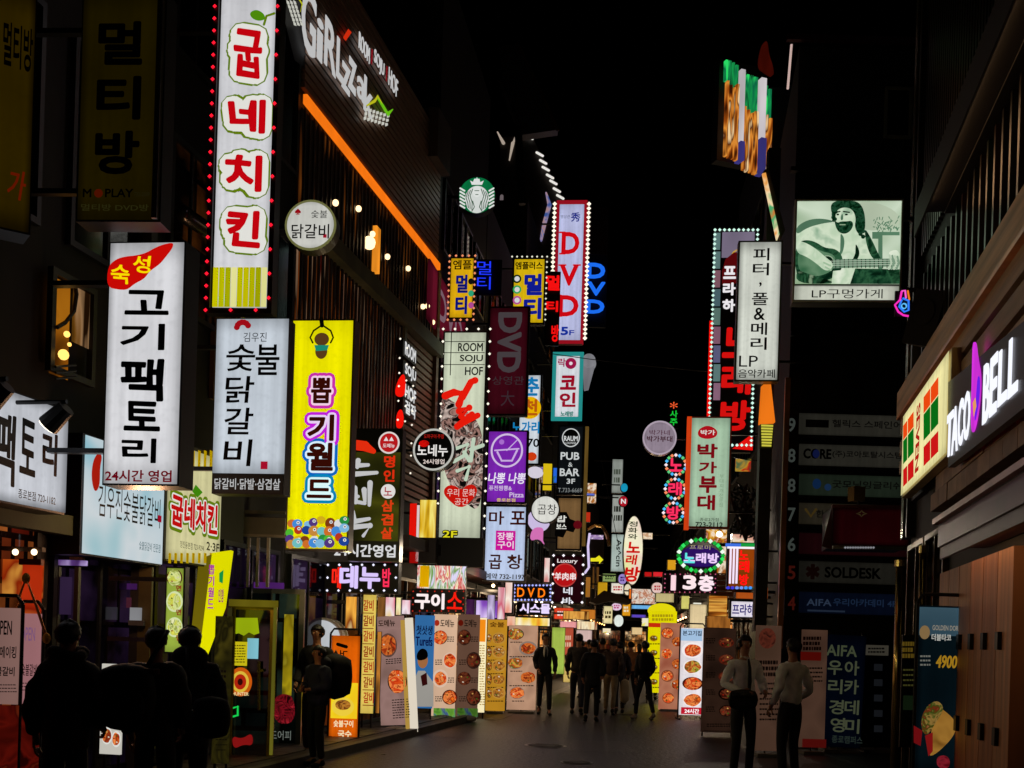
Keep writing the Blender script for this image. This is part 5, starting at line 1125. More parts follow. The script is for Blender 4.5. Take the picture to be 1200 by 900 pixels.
# left
s = board('open_banner', 'white opening banner with bold dark lettering at the lower left edge', (-30, 712, 21, 825), 905, E('b0857c', .5, .3), d=8.9, stand='frame', group='opening banners')
s.sheet('red_lower', -30, 826, 21, 905, MIX(['3a0806', '8a1c10', '5a1008', 'b04020'], 3, .3), .0); s.text('OPEN', -6, 727, 15, 744, INK, .03); s.text('서비스메이킹', -20, 757, 20, 771, INK, .02); s.text('숯불갈비', -12, 781, 18, 792, INK, .02); lines(s, 0, 802, 20, 3, D('4a3a38'), 4)
s = board('open_banner', 'pale pink opening banner with faint lettering, second from the lower left edge', (21, 719, 46, 825), 905, E('c08488', .62, .3), d=9.2, stand='frame', group='opening banners')
s.text('OPEN', 25, 735, 42, 751, E('a070a0', .5), .01); s.text('숯불갈비', 26, 778, 44, 792, D('4a2428'), .01); lines(s, 26, 800, 44, 3, D('4a3a38'), 4); s.sheet('red_lower', 21, 826, 46, 905, MIX(['3a0806', '8a1c10', '5a1008', 'b04020'], 3, .3), .0)
t = T('garland', 'yellow tassel cord hung in a peak over the pale pink banner', 'garland', at(38, 690, 9.1), 0); t.c = (38, 690)
t.tube('cord', [(20, 714), (33, 678), (45, 710), (57, 747)], .012, D('c87830', .7)); bm = bmesh.new()
for p in ((33, 678), (57, 748)): a, b = t.L(*p); add_ball(bm, (a, -.04, b), .035, 1, .8, 1.3)
t.part('tassel', bm, D('e0a020', .7))
t = T('lantern_row', 'row of glowing orange bulbs over the restaurant front at the far left', 'lamp', at(20, 648, 9.6), 0); t.c = (20, 648)
for x in (-8, 18, 40): a, b = t.L(x, 647); bm = bmesh.new(); add_ball(bm, (a, 0, b), .028); t.part('bulb', bm, E('ffe0b0', 3, light=True), smooth=True)
t.box('red_valance', -20, 655, 46, 700, MIX(['6a1406', 'd05818', 'a02808', 'f0a040'], 2.2, .6), -.05, .04); t.box('top_rail', -20, 640, 48, 645, D('3a2010'), -.02, .08)
s = board('menu_stand', 'tilted menu stand with food pictures between the two dark figures at left', (118, 778, 142, 884), 930, E('e0dcd0', .75, .15), cat='menu board', d=9.6, stand='legs', yaw=R(-12))
dish(s, 122, 800, 5, 10, FB, E('e8e0d0', .8)); dish(s, 135, 795, 6, 11, FG, E('f0f0e8', .8)); s.poly('printed_pepper', [(128, 784), (134, 782), (140, 800), (137, 803)], E('d84818', .8), .02)
lines(s, 121, 812, 134, 3, INK, 4, 2.2); lines(s, 121, 828, 136, 6, D('3a3838'), 4); dish(s, 126, 862, 6, 10, FS, E('f0f0e8', .8)); dish(s, 137, 866, 5, 9, FR, E('f0f0e8', .8))
s = board('leaning_panel', 'grey-violet panel leaning by the dark shop window behind the figures', (131, 710, 156, 795), 870, D('a8a0a8', .5), cat='panel', d=12.0, stand='legs', yaw=R(10), lean=R(-5)); lines(s, 139, 722, 150, 4, D('40485a'), 5, 3); lines(s, 136, 750, 152, 6, D('5a5a66'), 5)
s = sign('dish_sign', 'narrow green light box with three plates of noodles beside the shop window', (193, 664, 216, 766), 11.9, BOX('a8c048', .8, .1, .7), cat='menu sign', thick=.1)
for cy in (677, 705, 735): dish(s, 205, cy, 9.5, 12, MIX(['f0e860', 'c8d048', 'e8f0a0', '8a9a20', 'f8f8c0'], 9, .85, detail=4), E('dce8b0', .9)); s.text('면', 208, cy+9, 214, cy+16, E('a01820', .7), .04, .03)
s = T('slanted_sign', 'bright yellow slanted sign with pink vertical lettering against a yellow post', 'sign', at(246, 705, 12.6), R(0)); s.c = (246, 705)
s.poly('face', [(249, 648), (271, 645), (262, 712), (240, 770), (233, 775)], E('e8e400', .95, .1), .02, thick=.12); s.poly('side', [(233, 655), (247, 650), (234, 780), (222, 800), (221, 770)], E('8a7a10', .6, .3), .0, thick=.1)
s.vtext('뽑기월드', 245, 662, 252, 715, E('b818b0', .8), .04, .04); s.text('인형', 257, 690, 263, 706, E('a01870', .8), .02, .04); s.poly('green_mark', [(258, 672), (263, 668), (262, 684), (258, 682)], E('18a048', .8), .04); s.poly('printed_lower', [(236, 778), (240, 758), (238, 812), (231, 815)], E('d0cc40', .8), .03)
s = T('claw_shop_door', 'glass shop door with a yellow notice, round hunter sticker and small neons', 'door', ground(288, 13.6), 0); s.c = (288, 800)
s.frame('frame', 268, 708, 322, 893, .07, D('8a7a20', .3, .7), .04, .08); s.sheet('glass', 272, 714, 318, 888, SHOP('06080a', '1c3028', '020202', .5), .0)
s.poly('green_glow_panel', [(272, 724), (302, 724), (304, 742), (298, 744), (292, 741), (286, 745), (280, 742), (272, 744)], E('a8c010', .8, .3), .012); s.sheet('blue_screen', 290, 748, 303, 772, E('90d8e8', .8, .4), .012)
s.sheet('yellow_notice', 272, 752, 290, 780, E('d8c818', .8), .014); lines(s, 274, 756, 288, 7, D('2a2808'), 3.2, y=.02)
s.disc('round_sticker', 282, 799, 13.5, 17, E('d86010', .8), .014); s.disc('round_sticker', 282, 799, 10, 12.5, E('f0c840', .8), .018); s.disc('round_sticker', 282, 799, 7, 9, E('c02810', .8), .022); s.disc('round_sticker', 282, 799, 3, 4, E('401008', .6), .026); s.text('HUNTER', 273, 811, 292, 815, E('f8e0a0', .9), .02, .03)
s.stroke('green_neon', [(272, 830), (279, 828), (279, 838), (272, 840)], 2.4, E('18d050', 1), .02); s.poly('red_neon', [(272, 862), (284, 866), (296, 858), (297, 874), (286, 872), (274, 878)], E('a01818', .7, .3), .02)
s.tube('handle', [(305, 775), (305, 832)], .02, D('c8b860', .2, .9), .07); s.tube('handle', [(303, 787), (310, 785)], .02, D('f0e040', .2, .8), .06)
s = T('glass_door', 'second glass door with reflections and red flowers, right of the claw shop door', 'door', ground(333, 15.2), 0); s.c = (333, 790)
s.frame('frame', 311, 690, 355, 880, .07, D('6a6e6a', .35, .7), .04, .08); s.sheet('glass', 315, 696, 352, 876, SHOP('0a100c', '486050', '040604', .6, .3, .6), .0)
s.sheet('yellow_reflection', 332, 720, 343, 815, MIX(['3a3408', 'c8b018', '8a7810', 'e8d840'], 3, .6, False, (1, 1, .6)), .008); s.poly('red_flowers', [(320, 820), (330, 812), (345, 816), (346, 848), (322, 848)], MIX(['2a0608', 'a01828', '4a0c10', 'd02838'], 9, .5), .012); s.text('드어피', 317, 856, 341, 867, E('808880', .6), .0)  # yellow reflection painted as a glowing sheet on the glass
s = board('clear_board', 'clear plastic board with brown print in front of the slanted yellow sign', (250, 722, 270, 895), 905, MIX(['1a1608', '3a3410', '24200c', '5a5018'], 2.5, .5), d=11.6, stand='legs'); lines(s, 254, 785, 266, 2, D('0c0a06'), 6, 3, y=.04); lines(s, 254, 800, 267, 14, D('0c0a06'), 6, .9, y=.04)
s = T('white_oven_dome', 'white rounded booth shape lit behind the pedestrian at left', 'booth', ground(378, 17.0), 0); s.c = (378, 770)
s.poly('shell', [(358, 850), (358, 740), (364, 727), (376, 723), (390, 726), (401, 738), (403, 760), (403, 850)], D('d8d8da', .4), .0, thick=.6); s.poly('lit_front', [(360, 795), (360, 742), (366, 730), (376, 726), (388, 729), (398, 739), (400, 760), (400, 795)], E('d0d4d8', .85, .3), .01)
s = board('led_board', 'glowing orange light board with a bowl picture in a black tube frame', (387, 745, 420, 868), 872, BOX('f06808', .9, .15, .6), cat='light board', stand='frame')
s.sheet('yellow_lower', 388, 800, 419, 842, MIX(['e8a010', 'f8d820', 'f0b818'], 1.5, .95, False, light=True), .006); s.stroke('printed_title', [(396, 755), (406, 758)], 4, INK); s.text('노메뉴', 397, 762, 408, 785, INK, .04, rot=-1); s.disc('printed_bowl', 402, 828, 13, 11, E('f0d040', .95), .012); s.disc('printed_food', 402, 826, 9, 6, FB, .016)
s.text('숯불구이', 391, 844, 414, 852, E('fff0c0', .95), .03); s.text('국수', 396, 856, 412, 864, E('fff0c0', .95), .03)
s = board('vertical_menu_light', 'tall narrow yellow light box menu on the wall right of the orange board', (424, 697, 439, 836), 852, BOX('f0d060', .95, .12, .8), cat='menu sign', d=18.3, stand='legs', group='tall narrow lit menus')
for k in range(7): s.text('갈비', 426, 703+k*18, 438, 716+k*18, E(('c83010', 'a82008')[k % 2], .7), .04); s.sheet('printed_line', 425, 718+k*18, 438, 719+k*18, E('a04808', .6), .012)
for x0, x1, y0, y1, cols, lb in ((380, 392, 697, 742, ['f0c020', 'fff090', 'c88010', 'f8e060'], 'yellow lit strip leftmost over the white booth'), (393, 402, 700, 735, ['7a60a8', 'c8b8e0', '3a2858'], 'violet lit strip over the white booth'), (404, 420, 697, 745, ['c87010', 'f8a838', '8a4008', 'ffe090'], 'amber lit strip over the orange light board'), (441, 450, 700, 830, ['3a2010', '8a5a28', '1c1008'], 'brown lit strip between the narrow menu and the leaning board'), (452, 462, 700, 722, ['f04878', 'fff0f0', 'f8d020'], 'pink and yellow lit strip above the leaning board')):
    s = T('window_light', lb, 'window light', at((x0+x1)/2, (y0+y1)/2, 18.6), 0, 'lit strips in the shop front'); s.c = (x0, y0); s.box('panel', x0, y0, x1, y1, MIX(cols, 2.2, .85, False, (2, 1, .4), light=True), 0, .08)
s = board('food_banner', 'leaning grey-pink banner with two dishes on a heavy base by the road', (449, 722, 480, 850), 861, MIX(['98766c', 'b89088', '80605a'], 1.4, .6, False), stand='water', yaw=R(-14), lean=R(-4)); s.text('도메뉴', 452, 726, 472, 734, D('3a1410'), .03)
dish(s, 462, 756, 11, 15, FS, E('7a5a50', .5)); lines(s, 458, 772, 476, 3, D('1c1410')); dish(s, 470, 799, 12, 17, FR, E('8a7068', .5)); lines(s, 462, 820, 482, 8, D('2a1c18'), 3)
s = board('white_light_stand', 'tall slanted white light panel right beside the leaning banner', (483, 724, 492, 858), 862, E('e8dcc8', .95, .1, light=True), cat='light board', stand='legs', lean=R(-4.5), thick=.12); s.sheet('yellow_edge', 478, 726, 483, 856, E('c8a048', .8, .2), .01)
s = board('portrait_poster', 'blue poster of a man holding a drink beside the slanted white light', (485, 721, 508, 830), 832, E('3878b8', .75, .2), cat='poster', stand='legs', d=20.6)
s.text('첫삿생', 488, 733, 507, 744, E('0c1c50', .5), .04); s.text('Turefs', 487, 746, 507, 757, E('0c1c60', .5), .05); s.poly('printed_hair', [(489, 775), (488, 766), (494, 759), (501, 762), (502, 772)], INK, .02); s.disc('printed_face', 495.5, 774, 6, 9, E('b87848', .7), .016); s.poly('printed_shirt', [(484, 800), (490, 786), (498, 786), (508, 800), (508, 828), (486, 828)], E('b8b4ac', .7, .2), .014); s.poly('printed_drink', [(493, 792), (500, 788), (501, 802), (495, 804)], E('401010', .6), .02)
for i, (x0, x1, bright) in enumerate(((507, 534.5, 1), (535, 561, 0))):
    s = board('menu_banner', ('bright' if bright else 'shaded') + ' half of the pair of menu banners with four dishes each', (x0, 720, x1, 841), 846, E('e8c0a0', .85, .2) if bright else E('8a6450', .5, .25), cat='banner', stand='water', group='pair of menu banners')  # light and shade of the two halves are put into their colours
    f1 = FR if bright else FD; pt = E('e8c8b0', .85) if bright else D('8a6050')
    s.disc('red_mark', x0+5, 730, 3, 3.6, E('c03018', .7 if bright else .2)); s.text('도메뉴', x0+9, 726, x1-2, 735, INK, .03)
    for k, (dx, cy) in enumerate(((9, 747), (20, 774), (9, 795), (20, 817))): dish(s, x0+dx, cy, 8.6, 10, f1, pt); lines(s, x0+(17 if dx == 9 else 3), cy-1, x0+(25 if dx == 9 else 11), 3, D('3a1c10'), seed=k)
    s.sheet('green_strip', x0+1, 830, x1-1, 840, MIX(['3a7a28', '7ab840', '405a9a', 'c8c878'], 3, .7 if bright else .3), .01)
s = board('light_pillar', 'narrow orange and white light pillar between the menu banners', (560, 724, 569, 835), 842, E('fff0c0', 1, .1, light=True), cat='light board', stand='legs', thick=.1); s.sheet('orange_top', 560, 726, 569, 752, E('f89018', .95), .01); lines(s, 562, 756, 568, 24, E('c8a050', .7), 3)
s = board('yellow_menu_banner', 'ochre banner with two columns of plates left of the grey food board', (570, 726, 593, 833), 838, E('d89a28', .75, .25), stand='base', d=24.5); s.text('숯불', 574, 729, 591, 735, E('6a3808', .6), .02)
for k in range(5): dish(s, 584.5, 748+k*16, 8, 7, FB, E('d8a040', .7)); dish(s, 573.5, 748+k*16, 3.2, 6.5, FB, E('6a3808', .6)); lines(s, 571, 757+k*16, 591, 1, D('3a1c08'))
s = board('grey_food_board', 'grey-pink food board with dishes in zigzag, leftmost behind the suited man', (595, 733, 629, 832), 836, MIX(['b88c70', 'd8a888', 'a07860'], 1.2, .7, False), cat='menu board', stand='base')
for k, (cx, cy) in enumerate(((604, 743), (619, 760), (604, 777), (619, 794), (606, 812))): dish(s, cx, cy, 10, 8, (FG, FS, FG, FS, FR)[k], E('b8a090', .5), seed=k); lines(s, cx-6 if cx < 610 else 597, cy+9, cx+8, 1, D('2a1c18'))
# right
s = board('yellow_round_top_board', 'bright yellow round topped light board at the far right of the lane', (759, 716, 792, 812), 818, E('e8dc00', .95, .12, 2, light=True), cat='light board', stand='legs', d=31); s.disc('round_top', 775.5, 716, 16.5, 9, E('e8dc10', .95), .0, .03); lines(s, 764, 720, 789, 2, E('b8a010', .8), 4.5, 3, y=.012); s.sheet('red_line', 760, 730, 774, 735, E('d83010', .8), .01)
for k in range(4): dish(s, 766, 748+k*17, 5, 4, MIX(['6a4a10', 'a08018', '302008'], 9, .5), E('d8b810', .9)); lines(s, 761, 754+k*17, 774, 1, D('6a5a08'))
s = board('red_menu_board', 'dim red board of meat dishes partly behind the framed bright menu', (773, 730, 800, 832), 836, MIX(['b06048', 'd08868', '984c38'], 1.2, .65, False), cat='menu board', stand='base', d=27.5)
for k, (cx, cy) in enumerate(((782, 742), (794, 752), (781, 766), (794, 778), (782, 792), (793, 802), (783, 818))): dish(s, cx, cy, 7.5, 7, (FR, FS)[k % 2], E('a05838', .6))
s = board('bright_menu_board', 'brightly lit white menu of four red dishes in a black tube frame', (797, 736, 824, 838), 843, BOX('f0e8ec', .95, .08, .85), cat='light board', stand='frame')
s.sheet('blue_header', 798, 737, 823, 751, E('a8c8e8', .9), .01); s.text('본고기집', 800, 739, 822, 745, E('20304a', .6), .03)
for k in range(4): dish(s, 811.5, 762+k*19.5, 12, 9, (FR, FG, FR, FR)[k], E('f8f0f0', .95))
s.sheet('red_footer', 798, 829, 823, 837, E('c81830', .9), .01); s.text('24시간', 802, 830.5, 819, 836, E('ffffff', 1), .04)
s = board('dark_menu_board', 'unlit brown menu board with faint dishes, nearest board on the right side', (823, 736, 861, 858), 863, MIX(['241610', '3a261c', '1c100c'], 1.2, .55, False), cat='menu board', stand='legs')  # unlit board; faint emission in place of light falling on it
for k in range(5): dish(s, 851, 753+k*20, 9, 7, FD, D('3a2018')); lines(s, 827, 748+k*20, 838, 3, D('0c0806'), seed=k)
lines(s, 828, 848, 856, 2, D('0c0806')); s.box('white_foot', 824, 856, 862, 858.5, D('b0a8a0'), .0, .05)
for i, (x0, x1, y0, yb, d, col, lb) in enumerate(((884, 914, 733, 888, 16.6, '5a4030', 'cream roll banner with a round emblem behind the man in the black tie'), (938, 968, 738, 884, 17.2, '4a3228', 'grey banner with red lettering just left of the navy academy banner'))):
    s = board('roll_banner', lb, (x0, y0, x1, yb-8), yb, MIX([col, '6a4c3c', '3a2820'], .9, .42, False), stand='base', d=d)
    if i == 0: s.disc('round_emblem', 899, 748, 10, 12, MIX(['4a2018', '7a3828', '2a1410'], 6, .4)); lines(s, 890, 774, 912, 3, D('3a0c08'), 7, 4.5); lines(s, 890, 800, 912, 8, D('2a0c08'), 6, 2)
    else: s.sheet('red_band', 938, 764, 962, 774, E('6a1008', .4), .01); lines(s, 941, 746, 962, 3, D('5a100c'), 6, 4); lines(s, 942, 782, 964, 4, D('2a1410'), 5, 2); s.sheet('red_foot', 940, 866, 968, 876, E('6a1410', .4), .01)
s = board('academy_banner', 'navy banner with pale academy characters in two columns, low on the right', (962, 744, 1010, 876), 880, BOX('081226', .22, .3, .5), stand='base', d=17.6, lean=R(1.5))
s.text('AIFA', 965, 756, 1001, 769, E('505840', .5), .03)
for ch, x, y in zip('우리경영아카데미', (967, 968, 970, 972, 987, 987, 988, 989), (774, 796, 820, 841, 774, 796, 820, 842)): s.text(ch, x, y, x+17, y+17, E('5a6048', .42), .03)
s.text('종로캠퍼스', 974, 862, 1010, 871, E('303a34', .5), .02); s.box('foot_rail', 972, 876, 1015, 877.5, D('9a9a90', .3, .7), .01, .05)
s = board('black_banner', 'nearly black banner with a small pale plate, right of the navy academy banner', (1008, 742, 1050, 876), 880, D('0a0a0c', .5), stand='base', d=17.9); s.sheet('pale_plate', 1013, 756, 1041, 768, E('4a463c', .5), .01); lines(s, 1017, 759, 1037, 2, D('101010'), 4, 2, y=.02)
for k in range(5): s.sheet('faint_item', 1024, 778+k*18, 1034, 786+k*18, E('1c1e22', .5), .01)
s = board('side_banner', 'thin dark banner with ochre capitals between the brass columns', (1056, 744, 1073, 876), 882, D('141408', .5), stand='base', d=12.7); lines(s, 1057, 752, 1071, 3, E('6a5418', .5), 7, 5); lines(s, 1058, 784, 1071, 4, E('4a4820', .5), 6, 2); s.sheet('green_patch', 1058, 815, 1070, 832, E('142010', .5), .01)
s = board('taco_offer_banner', 'blue-grey banner with a yellow price and a folded flatbread, low at the right', (1076, 710, 1130, 905), 915, BOX('10242c', .35, .4, .5), stand='frame', d=9.7)
s.sheet('pale_top', 1077, 712, 1130, 745, MIX(['3a5868', '5a7a8a', '2c4450'], .8, .5, False), .009); s.disc('round_emblem', 1083, 741, 6, 8, E('a8885a', .5), .014); s.text('GOLDEN DORO', 1092, 733, 1126, 739, E('a8a090', .6), .02); s.text('더블타코', 1091, 743, 1114, 751, E('d8d8d0', .6), .04)
s.text('4900', 1096, 768, 1121, 783, E('b88a20', .65), .05, shear=.15); lines(s, 1078, 768, 1090, 3, E('9a9a90', .4), 5, 2)
s.poly('printed_flatbread', [(1096, 826), (1108, 834), (1120, 846), (1118, 862), (1096, 884), (1086, 886), (1092, 850)], MIX(['8a5a20', 'c8903c', 'a87028'], 3, .5), .016); s.poly('printed_filling', [(1078, 842), (1086, 826), (1098, 820), (1106, 830), (1096, 846), (1086, 862), (1080, 858)], MIX(['5a4a18', 'b89048', '3c5a18', '8a2c18', 'd8b868'], 9, .5, detail=4), .02)
s.poly('printed_red', [(1070, 850), (1080, 856), (1078, 874), (1070, 870)], E('8a1418', .5), .018); s.poly('printed_red', [(1083, 862), (1092, 858), (1092, 880), (1087, 886)], E('a01c1c', .5), .022); s.poly('printed_flower', [(1096, 888), (1104, 884), (1112, 888), (1112, 900), (1098, 900)], MIX(['6a0c18', 'a82838', '3a0810'], 8, .5), .02)
s = board('white_red_poster', 'pale poster with a red patch at the right edge, in front of the timber doors', (1186, 768, 1240, 905), 925, MIX(['3a1814', '5a2c24', '2a100c'], 1, .5, False), cat='poster', stand='legs', d=8.2); s.sheet('red_patch', 1188, 768, 1240, 785, E('8a1010', .5), .01)
# ------------------------------------------------------------ crowd of little signs at the far end
def mini(name, label, rc, d, col, txt=None, tc='101010', k=.9, grp='small signs at the far end of the lane', shape='box', cat='sign', v=False):
    x0, y0, x1, y1 = rc; t = T(name, label, cat, at((x0+x1)/2, (y0+y1)/2, d), 0, grp); t.c = ((x0+x1)/2, (y0+y1)/2)
    m_ = col if not isinstance(col, str) else BOX(col, k, .15, .7)
    if shape == 'box':
        t.box('cabinet', x0, y0, x1, y1, CAB, 0, .2); t.sheet('face', x0+.4, y0+.4, x1-.4, y1-.4, m_, .01)
    else:
        t.disc('cabinet', (x0+x1)/2, (y0+y1)/2, (x1-x0)/2, (y1-y0)/2, CAB, 0, .2); t.disc('face', (x0+x1)/2, (y0+y1)/2, (x1-x0)/2-.5, (y1-y0)/2-.5, m_, .012)
    if txt:
        w_, h_ = x1-x0, y1-y0; a = .16 if shape == 'box' else .24
        if txt != 'N': lines(t, x0+w_*(a+.02), y0+h_*.3, x1-w_*a, 2, E(tc, .8), h_*.24, h_*.15, y=.03, seed=int(x0))
        else: t.text(txt, x0+w_*a, y0+h_*.28, x1-w_*a, y1-h_*.28, E(tc, .8), .04, .03)
    bm = bmesh.new(); a, b, c, e = t.rect(x0, y0, x1, y1)
    if x0 < 740: add_box(bm, a-.9, .08, e-.12, a, .12, e-.06)
    else: add_box(bm, c, .08, e-.12, c+.9, .12, e-.06)
    t.part('bracket', bm, STEEL); return t
mini('building_directory', 'topmost pale grey panel of the vertical directory far down the lane', (717, 538, 730, 578), 55, '9aa098', '3F', '50584c', .8); mini('building_directory', 'second pale grey panel of the far vertical directory, with four small lines', (717, 580, 731, 624), 55, 'b0b4ac', '사보', '30342c', .8)
t = mini('building_directory', 'lowest pale panel of the far vertical directory, with sideways letters', (716, 626, 732, 670), 55, 'b8c8c0', None, k=.85); t.text('As^cin', 722, 632, 728, 664, E('202420', .7), .03, .03, rot=-1)
mini('round_sign', 'small cyan disc on the far directory', (727, 566, 736, 577), 54, '18a0c8', shape='disc'); mini('round_sign', 'small red disc with a white capital on the far directory', (725, 581, 736, 594), 54, 'b81828', 'N', 'ffffff', shape='disc')
t = T('oval_karaoke_sign', 'tall yellow-green oval karaoke sign with red brush characters', 'sign', at(742, 645, 48), 0, GP); t.c = (742, 645)
t.disc('cabinet', 742, 645, 12, 41, D('5a5a40'), 0, .3); t.disc('face', 742, 645, 11, 40, MIX(['f0e890', 'f8f4d0', 'f0d8c8', 'e8f0a0'], .5, .95, False, light=True), .012)
t.vtext('정화와', 736, 611, 747, 633, E('2c4010', .5), .02, .03); 
for ch, bx in zip('노래방', ((734, 635, 750, 648), (733, 650, 747, 662), (732, 664, 750, 682))): t.text(ch, *bx, E('d81810', .9), .05, .03, shear=.1)
t = T('street_clock_frame', 'gold and violet lit arched sign frame left of the far directory', 'sign', at(698, 640, 46), 0); t.c = (698, 640)
t.tube('white_tube', [(691, 625), (689, 640), (690, 665), (685, 672)], .05, E('d8c8f0', 1), .05); t.tube('gold_arc', [(688, 620), (697, 615), (706, 617), (712, 628), (714, 640)], .09, D('d0a868', .25, .9), .05); t.box('panel', 692, 626, 708, 660, D('1c100c'), 0, .2); t.box('lit_plate', 692, 627, 707, 632, MIX(['e0c0e0', '8060a0', 'f0e0f0'], 6, .9), .02, .02); t.poly('yellow_arrow', [(692, 654), (702, 654), (702, 651), (707, 656), (702, 661), (702, 658), (692, 658)], E('e8e020', 1), .03); t.tube('pole', [(698, 660), (698, 760)], .05, D('8a8078', .3, .8), -.1)
data = ((706, 672, 722, 682, 50, '8aa060', '치킨', '304020', 'box', 'greenish little sign above the round violet one'), (724, 672, 735, 685, 49, 'a088d0', '바', '402070', 'disc', 'round violet sign under the far directory'), (716, 683, 731, 696, 50, 'f0e8d8', '분식', 'c81830', 'box', 'white little sign with red characters below the violet disc'), (731, 684, 740, 698, 51, 'f0e0c0', None, '', 'disc', 'cream disc between the white sign and the picture panel'), (716, 706, 729, 716, 50, 'e8c8e0', '호프', 'c02070', 'disc', 'pink oval sign above the round white lamp'), (729, 706, 739, 722, 50, 'e09818', '맥주', 'f8f0d0', 'box', 'amber sign with pale characters right of the pink oval'), (707, 710, 718, 731, 47, 'e8d8a0', '횟집', '403010', 'box', 'small upright cream sign left of the round white lamp'), (719, 720, 731, 735, 47, 'e8f0e8', None, '', 'disc', 'round white lamp sign over the walkers'), (740, 690, 770, 708, 44, '', None, '', 'box', 'picture panel of pale meat dishes over the lane'), (740, 709, 765, 714, 44, '70b8f0', None, '', 'box', 'thin sky blue light bar under the meat picture panel'), (740, 720, 757, 724, 46, '6048c0', None, '', 'box', 'thin violet light bar lower under the picture panel'), (763, 682, 777, 696, 40, 'e8c8c0', '장', 'c01828', 'disc', 'round pale sign with one red character beside the floor number sign'), (768, 695, 790, 706, 38, 'c8b880', None, '', 'box', 'cream light box under the floor number sign'), (755, 670, 764, 676, 48, 'c01818', None, '', 'box', 'tiny red light bar in the dark right of the oval karaoke sign'), (765, 670, 777, 676, 48, 'e02830', None, '', 'box', 'tiny red light bar with violet end, second from the oval karaoke sign'), (700, 682, 712, 702, 44, 'c89818', None, '', 'box', 'blurred yellow lit panel behind the far pole'), (680, 714, 698, 726, 40, 'c87828', None, '', 'box', 'orange lit panel left of the far pole'), (649, 712, 672, 726, 38, 'e84828', '숯불', 'ffe8e0', 'box', 'red lit fascia under the maroon skewer sign'), (656, 728, 676, 736, 38, 'f0a0a0', None, '', 'box', 'pink lit fascia under the red one'), (646, 735, 662, 790, 36, 'a8c050', None, '', 'box', 'lime lit board right behind the suited man'), (659, 735, 672, 768, 37, 'b85038', '갈', 'f0c0a0', 'box', 'brick red poster right of the lime board'), (660, 770, 672, 800, 37, 'd0b060', None, '', 'box', 'sandy lit board low behind the walkers'), (675, 738, 694, 752, 40, 'd8b8b0', None, '', 'box', 'pale pink lit window behind the first walker'), (740, 735, 753, 744, 45, 'e8c890', None, '', 'box', 'cream lit window behind the walkers at right'), (737, 690, 740, 702, 50, 'f07018', None, '', 'box', 'tiny orange light bar beside the meat picture'), (798, 698, 808, 714, 33, 'd8d070', None, '', 'box', 'pale yellow light box right of the yellow round topped board'), (808, 708, 828, 738, 31, 'e8d0a0', None, '', 'box', 'cream lit box above the bright framed menu'), (830, 698, 852, 735, 27, '', None, '', 'box', 'amber slatted shop front light above the dark menu board'), (827, 620, 852, 636, 26, '', None, '', 'box', 'colourful lit shelf under the pale green stew sign'), (862, 694, 884, 702, 23, 'b05018', None, '', 'box', 'dull orange awning light above the blue character sign'))
for x0, y0, x1, y1, d, col, tx, tc, sh, lb in data:
    if not col: col = MIX(['8a4a30', 'f0e0d0', 'c07048', 'f8f0e0', '6a3020'], 2.5, .85, detail=4, light=True) if x0 == 740 else MIX(['7a4010', 'f8b850', 'b06018', '4a2008'], 1.6, .8, False, (.4, 1, 4), light=True) if x0 == 830 else MIX(['c83818', 'f8e8d0', 'e0a020', '8a2c18', 'f8c0a0'], 3, .95, detail=4, light=True)
    mini('round_sign' if sh == 'disc' else 'light_box', lb, (x0, y0, x1, y1), d, col, tx, tc or '101010', 1.0, shape=sh)
t = T('hanging_bulb', 'bright bare white bulb under the pale green stew sign', 'lamp', at(843, 626, 25.5), 0); t.c = (843, 626); bm = bmesh.new(); add_ball(bm, (0, 0, 0), .07); t.part('bulb', bm, E('fff4e0', 4, light=True), smooth=True); bm = bmesh.new(); add_cyl(bm, (0, 0, .07), (0, 0, .3), .02); t.part('cord', bm, BLK)
t = T('far_awning', 'dark sloping awning over the lane left of the meat picture panel', 'awning', at(718, 700, 43), 0); t.c = (718, 700); t.poly('fabric', [(692, 705), (708, 692), (724, 696), (740, 705), (738, 708), (716, 704), (700, 708)], D('241a10', .7), 0, thick=1.2)
t = T('wooden_siding', 'amber lit wooden plank wall panel behind the oval sign at right', 'wall panel', at(845, 690, 29), 0); t.c = (845, 690)
for k in range(9): t.box('plank', 832, 655+k*6.4, 862, 660.4+k*6.4, D('8a4a1c', .5), 0, .06)
# cables
for i, (p0, p1, sag, d) in enumerate((((560, 400), (905, 440), 6, 33), ((686, 440), (725, 640), 3, 44), ((858, 535), (905, 540), 2, 23.5), ((862, 565), (905, 600), -2, 23.5))):
    t = T('overhead_cable', ('long thin cable crossing the dark sky over the lane', 'cable hanging beside the black pub sign down to the far directory', 'short cable from the stew sign to the stone pier', 'lower short cable slanting to the stone pier')[i], 'cable', at(*p0, d), 0); t.c = p0
    pts = [(p0[0]+(p1[0]-p0[0])*k/8, p0[1]+(p1[1]-p0[1])*k/8+sag*4*(k/8)*(1-k/8)) for k in range(9)]
    t.tube('cable', pts, .012, D('2a2a2c', .4, .3), 0)

